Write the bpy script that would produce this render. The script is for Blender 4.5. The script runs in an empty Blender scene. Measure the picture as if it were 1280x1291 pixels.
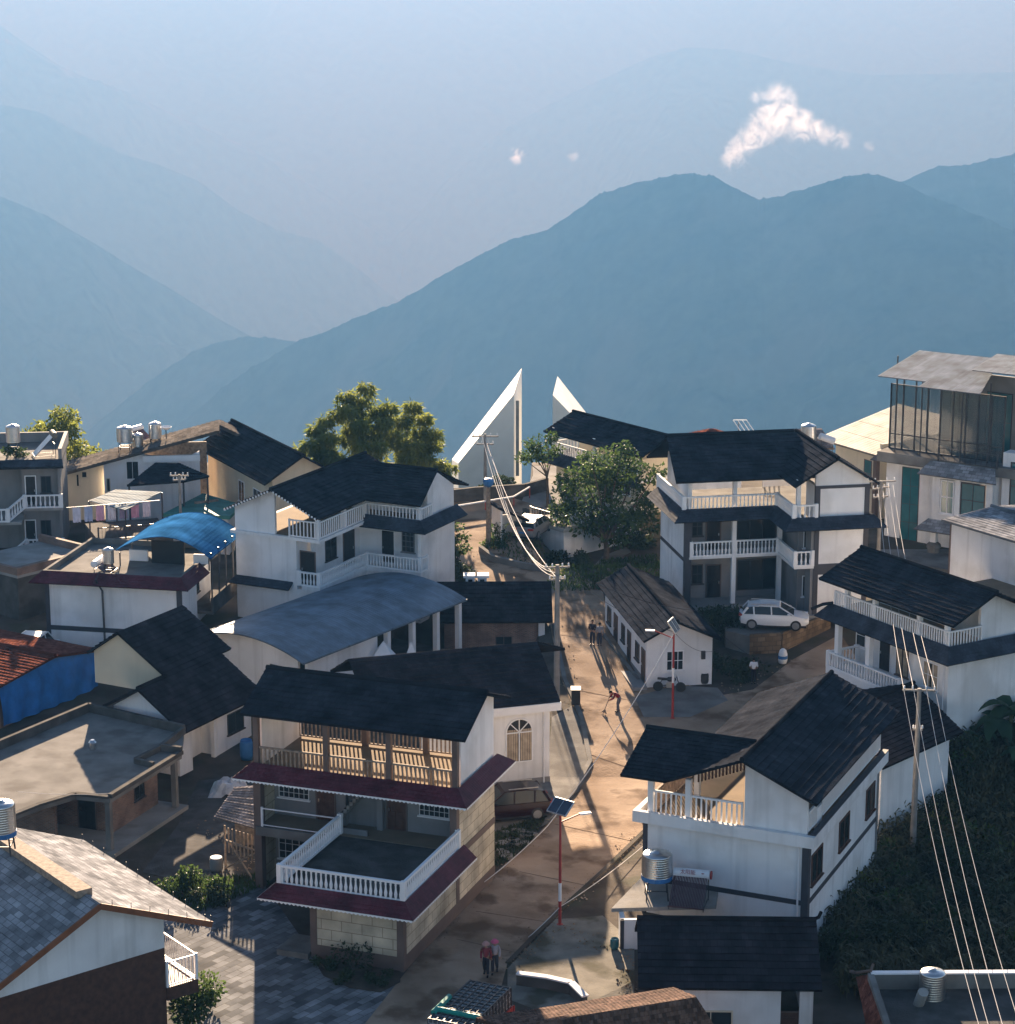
import bpy, bmesh, math, random
from mathutils import Vector, Matrix, noise
R = math.radians
rnd = random.Random(7)
scene = bpy.context.scene
col = scene.collection
# ------------------------------------------------------------------ camera, light, air
TILT = 13.57; FPX = 3000.0; CX, CY = 640.0, 645.5; CAMZ = 45.0
cam_d = bpy.data.cameras.new('camera'); cam = bpy.data.objects.new('camera', cam_d); col.objects.link(cam)
cam.location = (0, 0, CAMZ); cam.rotation_euler = (R(90 - TILT), 0, 0)
cam_d.sensor_fit = 'HORIZONTAL'; cam_d.sensor_width = 36; cam_d.lens = 36 * FPX / 1280
cam_d.clip_start = 1; cam_d.clip_end = 90000
scene.camera = cam
SUN_EL, SUN_AZ = 13.6, -5.5          # azimuth measured from +Y towards +X
world = bpy.data.worlds.new('World'); scene.world = world; world.use_nodes = True
wn = world.node_tree.nodes; wl = world.node_tree.links
sky = wn.new('ShaderNodeTexSky'); sky.sky_type = 'NISHITA'; sky.sun_disc = False
sky.sun_elevation = R(SUN_EL); sky.sun_rotation = R(SUN_AZ); sky.altitude = 1500
sky.air_density = 1.0; sky.dust_density = 1.5; sky.ozone_density = 1.5
wl.new(sky.outputs[0], wn['Background'].inputs[0]); wn['Background'].inputs[1].default_value = 0.04
sun_d = bpy.data.lights.new('sun', 'SUN'); sun_d.energy = 5.0; sun_d.angle = R(0.5); sun_d.color = (1.0, 0.78, 0.55)
sun = bpy.data.objects.new('sun', sun_d); col.objects.link(sun)
sun.location = (0, 0, 200)
sd = Vector((math.sin(R(SUN_AZ)) * math.cos(R(SUN_EL)), math.cos(R(SUN_AZ)) * math.cos(R(SUN_EL)), math.sin(R(SUN_EL))))
sun.rotation_euler = sd.to_track_quat('Z', 'Y').to_euler()
vs = scene.view_settings
vs.view_transform = 'Standard'; vs.look = 'None'; vs.exposure = 2.4; vs.gamma = 1; vs.use_curve_mapping = False
scene.cycles.use_denoising = True
scene.cycles.max_bounces = 6; scene.cycles.volume_bounces = 0; scene.cycles.transparent_max_bounces = 12

# ------------------------------------------------------------------ geometry of the view: pixel of the photograph <-> place
ct, st = math.cos(R(TILT)), math.sin(R(TILT))
def ray(px, py):
    x, y = (px - CX) / FPX, (py - CY) / FPX
    return Vector((x, ct - y * st, -st - y * ct))
def at_z(px, py, z):
    d = ray(px, py); t = (z - CAMZ) / d.z
    return Vector((0, 0, CAMZ)) + d * t
def at_y(px, py, y):
    d = ray(px, py); return Vector((0, 0, CAMZ)) + d * (y / d.y)
def proj(p):
    X = p[0]; Y = p[1]; Z = p[2] - CAMZ
    dep = Y * ct - Z * st; dn = -(Z * ct + Y * st)
    return CX + FPX * X / dep, CY + FPX * dn / dep
def smooth(a, b, x):
    t = max(0, min(1, (x - a) / (b - a))); return t * t * (3 - 2 * t)
def ground_z(x, y):
    z = max(0.0, (min(y, 190) - 124) * 0.06)
    # plots right of the road lie lower than the road
    e = (y - 96.5) * 0.30 + 3.0                   # road's right edge
    k = smooth(0.6, 3.0, x - e - 1.2) * (1 - smooth(121, 128, y))
    z -= 1.3 * k
    z -= 0.9 * smooth(15, 22, x) * (1 - smooth(112, 124, y))
    z -= 2.2 * smooth(-9, -6, x) * (1 - smooth(1.2, 2.2, x)) * smooth(130, 134, y) * (1 - smooth(151, 154, y))
    z -= 1.8 * smooth(1.5, 3.5, x) * (1 - smooth(14, 17, x)) * smooth(160.5, 164, y) * (1 - smooth(173, 176, y))
    return z
def at_g(px, py, dz=0.0):
    z = 0.0
    for _ in range(40):
        p = at_z(px, py, z + dz); z = 0.5 * z + 0.5 * ground_z(p.x, p.y)
    return p

# ------------------------------------------------------------------ mesh builder
class MB:
    def __init__(s): s.v = []; s.f = []; s.uv = {}; s.mi = {}
    def add(s, vs, fs, uvs=None, mi=0):
        o = len(s.v); s.v += [tuple(p) for p in vs]
        for i, f in enumerate(fs):
            if uvs: s.uv[len(s.f)] = uvs[i]
            if mi: s.mi[len(s.f)] = mi
            s.f.append(tuple(o + k for k in f))
        return s
    def box(s, x0, x1, y0, y1, z0, z1):
        if x0 > x1: x0, x1 = x1, x0
        if y0 > y1: y0, y1 = y1, y0
        if z0 > z1: z0, z1 = z1, z0
        vs = [(x0,y0,z0),(x1,y0,z0),(x1,y1,z0),(x0,y1,z0),(x0,y0,z1),(x1,y0,z1),(x1,y1,z1),(x0,y1,z1)]
        return s.add(vs, [(3,2,1,0),(4,5,6,7),(0,1,5,4),(1,2,6,5),(2,3,7,6),(3,0,4,7)])
    def bar(s, p, q, w, h=None, up=(0,0,1)):
        p, q = Vector(p), Vector(q); h = h or w
        d = (q - p).normalized(); up = Vector(up)
        if abs(d.dot(up)) > 0.99: up = Vector((1,0,0))
        sx = d.cross(up).normalized() * w / 2; sz = sx.cross(d).normalized() * h / 2
        c = [p-sx-sz, p+sx-sz, p+sx+sz, p-sx+sz, q-sx-sz, q+sx-sz, q+sx+sz, q-sx+sz]
        return s.add(c, [(0,1,2,3),(7,6,5,4),(0,4,5,1),(1,5,6,2),(2,6,7,3),(3,7,4,0)])
    def prism(s, pts, vec):
        n = len(pts); vec = Vector(vec); a = [Vector(p) for p in pts]
        vs = a + [p + vec for p in a]
        nrm = Vector((0,0,0))
        for i in range(n): nrm += a[i].cross(a[(i+1) % n])
        fs = [tuple(range(n)), tuple(range(2*n-1, n-1, -1))] + [((i+1) % n, i, n+i, n+(i+1) % n) for i in range(n)]
        if nrm.dot(vec) > 0: fs = [tuple(reversed(f)) for f in fs]
        return s.add(vs, fs)
    def tube(s, pts, r, n=6, cap=True):
        pts = [Vector(p) for p in pts]; rs = r if isinstance(r, (list, tuple)) else [r] * len(pts)
        vs = []; fs = []
        for i, p in enumerate(pts):
            d = (pts[min(i+1, len(pts)-1)] - pts[max(i-1, 0)]).normalized()
            u = d.cross(Vector((0,0,1))) if abs(d.z) < 0.95 else d.cross(Vector((1,0,0)))
            u.normalize(); w = d.cross(u)
            for k in range(n):
                a = 2*math.pi*k/n; vs.append(p + (u*math.cos(a) + w*math.sin(a)) * rs[i])
        for i in range(len(pts)-1):
            for k in range(n):
                fs.append((i*n+k, i*n+(k+1) % n, (i+1)*n+(k+1) % n, (i+1)*n+k))
        if cap: fs += [tuple(range(n-1,-1,-1)), tuple((len(pts)-1)*n+k for k in range(n))]
        return s.add(vs, fs)
    def lathe(s, prof, c=(0,0,0), n=12, axis='z'):
        vs = []; fs = []; c = Vector(c)
        for r, z in prof:
            for k in range(n):
                a = 2*math.pi*k/n; x, y = r*math.cos(a), r*math.sin(a)
                vs.append(c + (Vector((x,y,z)) if axis == 'z' else Vector((z,x,y)) if axis == 'x' else Vector((y,z,x))))
        for i in range(len(prof)-1):
            for k in range(n): fs.append((i*n+k, i*n+(k+1) % n, (i+1)*n+(k+1) % n, (i+1)*n+k))
        fs += [tuple(range(n-1,-1,-1)), tuple((len(prof)-1)*n+k for k in range(n))]
        return s.add(vs, fs)
    def quad(s, a, b, c, d, uv=None): return s.add([a,b,c,d], [(0,1,2,3)], [uv] if uv else None)
    def slope(s, e0, e1, r1, r0, th=0.12, course=0.36, step=0.045):
        """a roof plane: e0-e1 the eave, r0-r1 the ridge; courses of tiles lap down it"""
        e0, e1, r1, r0 = map(Vector, (e0, e1, r1, r0))
        nrm = (e1 - e0).cross(r0 - e0).normalized()
        if nrm.z < 0: nrm = -nrm; e0, e1, r0, r1 = e1, e0, r1, r0
        L = max((r0-e0).length, (r1-e1).length); n = max(1, round(L / course))
        W = (e1 - e0).length; ud = (e1 - e0).normalized()
        ns = max(1, int(W / 1.1)) if step > .015 else 1; jr = random.Random(int(W * 971 + L * 37))
        jit = lambda: 1 + jr.uniform(-.45, .45) if ns > 1 else 1
        for i in range(n):
            t0, t1 = i / n, (i+1) / n
            a, b = e0.lerp(r0, t0), e1.lerp(r1, t0); c, d = e1.lerp(r1, t1), e0.lerp(r0, t1)
            hs = [jit() for _ in range(ns+1)]; v0, v1 = t0*L, t1*L
            for k in range(ns):
                q0, q1 = k/ns, (k+1)/ns
                lo0, lo1, hi1, hi0 = a.lerp(b, q0), a.lerp(b, q1), d.lerp(c, q1), d.lerp(c, q0)
                A, B = lo0 + nrm*step*hs[k], lo1 + nrm*step*hs[k+1]
                us = [(p - e0).dot(ud) for p in (lo0, lo1, hi1, hi0)]
                s.add([A, B, hi1, hi0], [(0,1,2,3)], [[(us[0],v0),(us[1],v0),(us[2],v1),(us[3],v1)]])
                s.add([lo0, lo1, B, A], [(0,1,2,3)], [[(us[0],v0),(us[1],v0),(us[1],v0),(us[0],v0)]])
        dn = -nrm * th
        q = [e0, e1, r1, r0]; lo = [p + dn for p in q]
        s.add(q + lo, [(7,6,5,4),(0,4,5,1),(1,5,6,2),(2,6,7,3),(3,7,4,0)], [[(0,0)]*4]*5)
        return s
    def build(s, name, m, parent=None, smooth_=False, mats=None):
        me = bpy.data.meshes.new(name); me.from_pydata(s.v, [], s.f); me.materials.append(m)
        for x in (mats or []): me.materials.append(x)
        if s.mi:
            for k, i in s.mi.items(): me.polygons[k].material_index = i
        if s.uv:
            ul = me.uv_layers.new(name='UVMap')
            for p in me.polygons:
                u = s.uv.get(p.index)
                if u:
                    for j, li in enumerate(p.loop_indices): ul.data[li].uv = u[j % len(u)]
        if smooth_: me.polygons.foreach_set('use_smooth', [True]*len(me.polygons))
        me.update()
        o = bpy.data.objects.new(name, me); col.objects.link(o)
        if parent: o.parent = parent
        return o
def tag(o, label=None, cat=None, group=None, kind=None):
    if label: o['label'] = label
    if cat: o['category'] = cat
    if group: o['group'] = group
    if kind: o['kind'] = kind
    return o
def empty(name, loc, rz=0.0):
    o = bpy.data.objects.new(name, None); col.objects.link(o); o.location = loc; o.rotation_euler = (0,0,rz)
    o.empty_display_size = 0.3; return o
def copy_tree(o, parent=None):
    c = o.copy(); col.objects.link(c)
    if parent: c.parent = parent
    for ch in list(o.children): copy_tree(ch, c)
    return c

# ------------------------------------------------------------------ materials
def mat(name, c, rough=0.8, var=0.15, scale=1.5, bump=0.0, bscale=20, metal=0.0, spec=0.3, streak=0.0, c2=None, stain=None):
    """principled with soft world-space variation; streak = vertical weather streaks; stain = (colour, amount, scale)"""
    m = bpy.data.materials.new(name); m.use_nodes = True; n = m.node_tree.nodes; l = m.node_tree.links
    b = n['Principled BSDF']; b.inputs['Roughness'].default_value = rough; b.inputs['Metallic'].default_value = metal
    b.inputs['Specular IOR Level'].default_value = spec
    geo = n.new('ShaderNodeNewGeometry')
    def nz(sc, det=4, vec=None):
        t = n.new('ShaderNodeTexNoise'); t.inputs['Scale'].default_value = sc; t.inputs['Detail'].default_value = det
        l.new(vec or geo.outputs['Position'], t.inputs['Vector']); return t.outputs[0]
    def mix(f, a, bb):
        x = n.new('ShaderNodeMix'); x.data_type = 'RGBA'
        l.new(f, x.inputs[0])
        for k, q in ((6, a), (7, bb)):
            if isinstance(q, tuple): x.inputs[k].default_value = (*q, 1)
            else: l.new(q, x.inputs[k])
        return x.outputs[2]
    def ramp(f, a, bb):
        r = n.new('ShaderNodeMapRange'); r.inputs[1].default_value = a; r.inputs[2].default_value = bb; l.new(f, r.inputs[0]); return r.outputs[0]
    lo = tuple(x*(1-var) for x in c); hi = c2 or tuple(min(1, x*(1+var)) for x in c)
    out = mix(ramp(nz(scale), 0.3, 0.7), lo, hi)
    if streak:
        mp = n.new('ShaderNodeMapping'); mp.inputs['Scale'].default_value = (2.2, 2.2, 0.12); l.new(geo.outputs['Position'], mp.inputs[0])
        f = ramp(nz(1.0, 5, mp.outputs[0]), 0.52, 0.78)
        k = n.new('ShaderNodeMath'); k.operation = 'MULTIPLY'; k.inputs[1].default_value = streak; l.new(f, k.inputs[0])
        out = mix(k.outputs[0], out, tuple(x*0.45 for x in c))
    if stain:
        f = ramp(nz(stain[2], 6), 0.5, 0.62)
        k = n.new('ShaderNodeMath'); k.operation = 'MULTIPLY'; k.inputs[1].default_value = stain[1]; l.new(f, k.inputs[0])
        out = mix(k.outputs[0], out, stain[0])
    l.new(out, b.inputs['Base Color'])
    if bump:
        bp = n.new('ShaderNodeBump'); bp.inputs['Strength'].default_value = bump; bp.inputs['Distance'].default_value = 0.05
        l.new(nz(bscale, 5), bp.inputs['Height']); l.new(bp.outputs[0], b.inputs['Normal'])
    m['_'] = 1
    return m
def tile_mat(name, c, kind='tile', var=0.25, rough=0.55, pitch=0.3, course=0.36, bump=0.6, mortar=None, spec=0.3, metal=0.0, dist=0.04):
    """laid on UVs in metres. tile: roof tiles, rib: corrugated sheet, brick: bonded blocks"""
    m = bpy.data.materials.new(name); m.use_nodes = True; n = m.node_tree.nodes; l = m.node_tree.links
    b = n['Principled BSDF']; b.inputs['Roughness'].default_value = rough; b.inputs['Specular IOR Level'].default_value = spec; b.inputs['Metallic'].default_value = metal
    uv = n.new('ShaderNodeUVMap'); geo = n.new('ShaderNodeNewGeometry')
    br = n.new('ShaderNodeTexBrick'); l.new(uv.outputs[0], br.inputs['Vector'])
    br.inputs['Scale'].default_value = 1; br.inputs['Brick Width'].default_value = pitch; br.inputs['Row Height'].default_value = course
    br.inputs['Color1'].default_value = (*[x*(1-var) for x in c], 1); br.inputs['Color2'].default_value = (*[min(1,x*(1+var)) for x in c], 1)
    br.inputs['Mortar'].default_value = (*(mortar or [x*0.6 for x in c]), 1)
    br.inputs['Mortar Size'].default_value = 0.018 if kind == 'brick' else 0.006; br.offset = 0.5 if kind != 'rib' else 0.0
    nz = n.new('ShaderNodeTexNoise'); nz.inputs['Scale'].default_value = 0.8; nz.inputs['Detail'].default_value = 6; l.new(geo.outputs['Position'], nz.inputs['Vector'])
    mr = n.new('ShaderNodeMapRange'); mr.inputs[1].default_value = 0.3; mr.inputs[2].default_value = 0.75; mr.inputs[3].default_value = 0.62; mr.inputs[4].default_value = 1.45
    l.new(nz.outputs[0], mr.inputs[0])
    mx = n.new('ShaderNodeMix'); mx.data_type = 'RGBA'; mx.blend_type = 'MULTIPLY'; mx.inputs[0].default_value = 1
    l.new(br.outputs['Color'], mx.inputs[6]); l.new(mr.outputs[0], mx.inputs[7]); l.new(mx.outputs[2], b.inputs['Base Color'])
    bp = n.new('ShaderNodeBump'); bp.inputs['Strength'].default_value = bump; bp.inputs['Distance'].default_value = dist
    if kind == 'brick':
        inv = n.new('ShaderNodeMath'); inv.operation = 'SUBTRACT'; inv.inputs[0].default_value = 1; l.new(br.outputs['Fac'], inv.inputs[1]); l.new(inv.outputs[0], bp.inputs['Height'])
    else:
        w = n.new('ShaderNodeTexWave'); w.wave_type = 'BANDS'; w.bands_direction = 'X'; w.wave_profile = 'SIN'
        w.inputs['Scale'].default_value = math.pi/10/pitch; w.inputs['Distortion'].default_value = 0
        l.new(uv.outputs[0], w.inputs['Vector']); l.new(w.outputs['Fac'], bp.inputs['Height'])
    l.new(bp.outputs[0], b.inputs['Normal'])
    return m
M = {}
M['white'] = mat('white_render', (.76,.76,.77), .9, .07, .6, .15, 30, streak=.38, spec=.1, stain=((.40,.38,.35), .3, .35))
M['white_clean'] = mat('white_paint', (.78,.78,.79), .8, .05, 1, spec=.15)
M['cream'] = mat('cream_render', (.62,.55,.42), .85, .08, .6, .1, 30, streak=.2)
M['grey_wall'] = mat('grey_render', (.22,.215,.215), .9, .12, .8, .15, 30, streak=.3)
M['trim'] = mat('dark_trim_paint', (.055,.055,.065), .7, .15, 1)
M['brown'] = mat('brown_paint', (.14,.10,.085), .7, .15, 1)
M['roof'] = tile_mat('dark_slate_blue_tile', (.028,.031,.039), course=.36, pitch=.30, rough=.95, var=.14, bump=.3, dist=.02, spec=0)
M['roof_warm'] = tile_mat('charcoal_tile', (.030,.027,.031), course=.36, pitch=.30, rough=.95, var=.16, bump=.3, dist=.02, spec=0)
M['awning'] = tile_mat('slate_awning_tile', (.045,.053,.07), course=.25, pitch=.22, rough=.9, var=.15, bump=.25, dist=.02, spec=.03)
M['maroon'] = tile_mat('maroon_glazed_tile', (.10,.026,.036), course=.22, pitch=.2, rough=.6, var=.15, spec=.15, bump=.3, dist=.02)
M['corr'] = tile_mat('blue_grey_corrugated_sheet', (.13,.17,.215), 'rib', .06, .6, .26, 3.0, .5, spec=.2, dist=.03)
M['corr_blue'] = tile_mat('bright_blue_corrugated_sheet', (.03,.13,.31), 'rib', .05, 1.0, .25, 4.0, .25, spec=0, dist=.02)
M['corr_pale'] = tile_mat('pale_fibre_cement_sheet', (.16,.19,.235), 'rib', .15, .9, .22, 1.6, .7, spec=.02, dist=.04)
M['grey_awning'] = tile_mat('grey_glazed_tile', (.13,.125,.135), course=.22, pitch=.2, rough=.7, var=.25, bump=.4, spec=.15)
M['sheet_cream'] = tile_mat('cream_sheet', (.32,.29,.245), 'rib', .06, .7, .4, 3, .3, spec=.1)
M['corr_green'] = tile_mat('green_grey_sheet', (.19,.25,.28), 'rib', .1, .8, .25, 2.0, .5, spec=.04, dist=.03)
M['red_tile'] = tile_mat('red_clay_tile', (.16,.06,.042), course=.30, pitch=.22, rough=.95, var=.35, spec=0, dist=.025)
M['grey_tile'] = tile_mat('grey_clay_tile', (.20,.185,.19), course=.28, pitch=.22, rough=.9, var=.3, spec=0, dist=.025)
M['slate_old'] = tile_mat('weathered_slate', (.25,.255,.27), 'brick', .35, .95, .5, .3, .4, spec=0)
M['brickwall'] = tile_mat('red_brick', (.20,.095,.06), 'brick', .3, .9, .24, .07, .5, mortar=(.2,.17,.15))
M['stonewall'] = tile_mat('cream_facing_tile', (.50,.435,.325), 'brick', .06, .8, 1.0, .5, .3, mortar=(.26,.21,.15))
M['paver'] = tile_mat('courtyard_paver', (.165,.17,.178), 'brick', .45, .95, .8, .4, .35, mortar=(.11,.11,.10), spec=.03)
M['conc'] = mat('concrete', (.19,.182,.17), .95, .25, .7, .25, 12, spec=.03, stain=((.11,.10,.09), .6, .5))
M['conc_pale'] = mat('pale_concrete', (.30,.29,.275), .95, .15, .9, .2, 12, spec=.03, stain=((.2,.18,.15), .4, .6))
M['conc_dark'] = mat('weathered_concrete', (.095,.09,.085), .95, .3, .9, .3, 10, spec=.03, stain=((.06,.055,.05), .6, .8))
M['glass'] = mat('window_glass', (.022,.028,.032), .12, .3, .8, spec=.3)
M['glass_teal'] = mat('teal_window_glass', (.03,.13,.15), .1, .2, .8, spec=.6)
M['alloy'] = mat('alloy_wheel', (.22,.22,.23), .5, .1, 3, metal=.4)
M['curtain'] = mat('curtain_cloth', (.42,.34,.25), .9, .25, 3)
M['wood'] = mat('dark_wood', (.085,.04,.028), .6, .3, 4)
M['wood_pale'] = mat('weathered_timber', (.27,.21,.16), .9, .35, 5, .3, 30)
M['steel'] = mat('brushed_stainless_steel', (.62,.62,.62), .3, .08, 6, metal=1.0)
M['white_metal'] = mat('white_painted_metal', (.72,.72,.74), .4, .05, 2)
M['dark_metal'] = mat('dark_metal', (.06,.06,.065), .5, .2, 3, metal=.4)
M['red_metal'] = mat('red_painted_metal', (.32,.035,.03), .5, .15, 2)
M['blue_paint'] = mat('blue_paint', (.04,.16,.38), .5, .15, 2)
M['pole'] = mat('concrete_pole', (.24,.225,.21), .9, .2, 2)
M['cable'] = mat('pale_cable_sheath', (.55,.53,.52), .5, .1, 1)
M['black'] = mat('black_plastic', (.02,.02,.022), .4, .2, 2)
M['tarp'] = mat('blue_tarpaulin', (.02,.16,.46), .45, .25, 1.2, .5, 3)
M['solar'] = mat('solar_cell', (.03,.035,.06), .2, .2, 3, spec=.7)
M['heater'] = mat('vacuum_tube_array', (.10,.055,.065), .3, .2, 3, spec=.5)
M['tile_floor'] = mat('pale_floor_tile', (.24,.185,.13), .9, .12, 1, spec=.03)
M['bark'] = mat('bark', (.10,.075,.055), .95, .3, 5, .5, 20)
M['soil'] = mat('dark_soil', (.075,.058,.042), .95, .35, 1.5, .5, 6)
M['slate_pale'] = tile_mat('pale_weathered_tile', (.15,.135,.12), course=.3, pitch=.25, rough=.95, var=.3, bump=.3, spec=0)
def leaf_mat(name, c, c2, trans=.35):
    m = mat(name, c, .6, .3, .55, c2=c2, spec=.25); n = m.node_tree.nodes; l = m.node_tree.links
    b = n['Principled BSDF']; t = n.new('ShaderNodeBsdfTranslucent'); x = n.new('ShaderNodeMixShader'); x.inputs[0].default_value = trans
    src = b.inputs['Base Color'].links[0].from_socket
    l.new(src, t.inputs[0]); l.new(b.outputs[0], x.inputs[1]); l.new(t.outputs[0], x.inputs[2]); l.new(x.outputs[0], n['Material Output'].inputs[0])
    return m
M['leaf'] = leaf_mat('broad_leaf', (.032,.062,.018), (.08,.125,.035), .45)
M['bamboo_leaf'] = leaf_mat('bamboo_leaf', (.10,.145,.03), (.24,.26,.06), .5)
M['bamboo_stem'] = mat('bamboo_stem', (.12,.13,.05), .6, .3, 2)
M['dark_leaf'] = leaf_mat('dark_leaf', (.025,.04,.02), (.05,.07,.03), .25)
M['banana'] = leaf_mat('banana_leaf', (.03,.075,.04), (.05,.11,.05), .3)
# ------------------------------------------------------------------ the setting
M['dirt'] = mat('packed_dirt_on_concrete', (.31,.215,.145), .95, .3, .35, .5, 7, c2=(.42,.32,.235), spec=.03, stain=((.13,.085,.055), .85, .45))
M['ground'] = mat('trodden_ground', (.078,.065,.052), .95, .3, .4, .4, 4, c2=(.13,.11,.092), spec=.03, stain=((.07,.072,.05), .7, .35))
M['forest'] = mat('forest_slope', (.018,.030,.018), .95, .5, .012, 0, 1, c2=(.085,.095,.05), spec=0, stain=((.14,.12,.08), .6, .005))
def interp(pts, x):
    if x <= pts[0][0]: return pts[0][1:]
    for a, b in zip(pts, pts[1:]):
        if x <= b[0]:
            t = (x - a[0]) / (b[0] - a[0]); return tuple(p + (q - p) * t for p, q in zip(a[1:], b[1:]))
    return pts[-1][1:]
def ridge(name, sil, spur=120.0, rough=1.0, run=1.55, step=4, rows=80, seed=0.0):
    """mountain ridge whose crest runs through the given directions and distances; slopes fall off on both sides"""
    x0, x1 = sil[0][0], sil[-1][0]; n = int((x1 - x0) / step) + 1
    vs = []; fs = []
    sd_ = 9.0 + seed
    for i in range(n):
        px = x0 + i * step; py, d = interp(sil, px)
        c = at_y(px, py, d)
        s_ = d / 3000.0
        cn = rough * (noise.fractal(Vector((c.x*.02/s_, sd_, 0)), 1.0, 2.2, 4) * 3.2 * s_ + abs(noise.noise(Vector((c.x*.16/s_, sd_, 3)))) * 4.5 * s_)
        H = c.z + 2730; c.z += cn
        for k in range(-4, rows):
            t = k / (rows - 1); t = t ** 2.0 if k >= 0 else t
            if k < 0: y = c.y - k * H * .35; z = c.z + k * H * .25; x = c.x
            else:
                y = c.y - t * H * run; z = c.z - H * t - cn * (1 - math.exp(-t * 40)); x = c.x - c.x / c.y * t * H * run * .6
                f = min(1, t * 5) * min(1, (1 - t) * 3)
                q = Vector((x / (spur * 3.2 * s_), y / (spur * 5.5 * s_), sd_))
                z += f * spur * s_ * (0.75 - abs(noise.fractal(q, 1.0, 2.1, 5)) * 2.2) * .75
                z += f * 9 * s_ * abs(noise.fractal(Vector((x * .03 / s_, y * .03 / s_, sd_)), 1.0, 2.0, 4))
            vs.append((x, y, z))
    R_ = rows + 4
    for i in range(n - 1):
        for k in range(R_ - 1):
            fs.append((i*R_+k, i*R_+k+1, (i+1)*R_+k+1, (i+1)*R_+k))
    mb = MB(); mb.add(vs, fs); o = mb.build(name, M['forest'], smooth_=True)
    return tag(o, kind='structure')
KD = 1.7
FLOOR = -2700
D = lambda pts, d0, d1: [(x, y, KD * d0 + KD * (d1 - d0) * (x - pts[0][0]) / (pts[-1][0] - pts[0][0])) for x, y in pts]
ridge('forested_hill', D([(60,640),(200,560),(240,525),(277,492),(320,462),(380,430),(440,405),(500,382),(530,365),(560,345),(600,325),(640,304),(690,290),(720,270),(755,246),(800,231),(850,222),(875,219),(900,223),(930,238),(957,253),(985,248),(1020,237),(1060,225),(1090,219),(1110,223),(1135,230),(1180,250),(1300,300),(1420,360)], 3000, 2300), 110, seed=1, step=3, rows=110)
ridge('forested_hill', D([(90,560),(150,512),(200,472),(240,446),(272,431),(310,426),(350,428),(380,432),(440,450),(520,500),(640,560)], 3500, 3300), 90, seed=5)
ridge('forested_hill', D([(980,300),(1060,262),(1140,228),(1165,215),(1185,209),(1210,210),(1225,208),(1250,200),(1280,194),(1340,178),(1450,150)], 2900, 2900), 90, seed=8)
ridge('mountain', D([(-140,200),(-60,230),(0,248),(60,272),(120,308),(170,338),(220,368),(280,404),(330,432),(420,480),(520,540)], 4300, 5200), 130, seed=11, rough=.35)
ridge('mountain', D([(-140,85),(-60,110),(0,132),(50,141),(100,168),(150,192),(200,208),(250,228),(300,265),(350,290),(400,303),(440,330),(490,370),(560,420),(640,470)], 6500, 7800), 140, seed=14, rough=.25)
ridge('mountain', D([(-160,-60),(-60,-5),(0,32),(40,60),(80,85),(140,112),(210,140),(300,180),(420,250),(520,330)], 8800, 9600), 150, seed=17, rough=.15)
ridge('mountain', D([(480,330),(560,230),(640,160),(720,118),(770,95),(820,72),(865,60),(920,62),(1000,80),(1100,95),(1300,90),(1480,60)], 9800, 9000), 150, seed=21, rough=.15)
ridge('mountain', D([(-300,-190),(0,-160),(200,-175),(420,-150),(640,-165),(860,-150),(1100,-170),(1300,-160),(1600,-180)], 15000, 15000), 160, seed=25, rough=.12, step=12)

# the ground: one sheet, village shelf falling away to the valley floor
def far_z(x, y):
    z = ground_z(x, min(y, 189.9))
    k = smooth(188, 1500, y) ; z = z - 0.42 * max(0, min(y, 9000) - 185) * smooth(184, 200, y)
    z -= 0.30 * max(0, abs(x) - 62) * smooth(62, 90, abs(x)) * smooth(60, 120, y)
    z -= 9 * smooth(181, 183, y) * (1 - smooth(190, 215, y)) * smooth(-7, -5.8, x) * (1 - smooth(1.2, 1.8, x))
    return max(z, FLOOR)
xs = [-32000,-24000,-12000,-6000,-3000,-1500,-800,-400,-250,-160,-110,-80] + [-66 + .8*i for i in range(170)] + [72,80,100,150,250,400,800,1500,3000,6000,12000,24000,32000]
ys = [-600,-200,0,40,58] + [66 + .8*i for i in range(168)] + [203,208,216,230,260,320,420,600,900,1300,1900,3000,6000,12000,24000,32000]
gv = []; gf = []; gm = {}
for y in ys:
    for x in xs:
        z = far_z(x, y)
        if 66 < y < 200 and abs(x) < 66: z += 0.03 * noise.noise(Vector((x*.5, y*.5, 2)))
        gv.append((x, y, z))
nx = len(xs); g = MB()
for j in range(len(ys) - 1):
    for i in range(nx - 1):
        if ys[j] >= 190 or abs(xs[i]) > 66 and ys[j] > 60: g.mi[len(g.f)] = 1
        g.f.append((j*nx+i, j*nx+i+1, (j+1)*nx+i+1, (j+1)*nx+i))
g.v = gv
tag(g.build('ground', M['ground'], mats=[M['forest']]), kind='structure')
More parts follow.
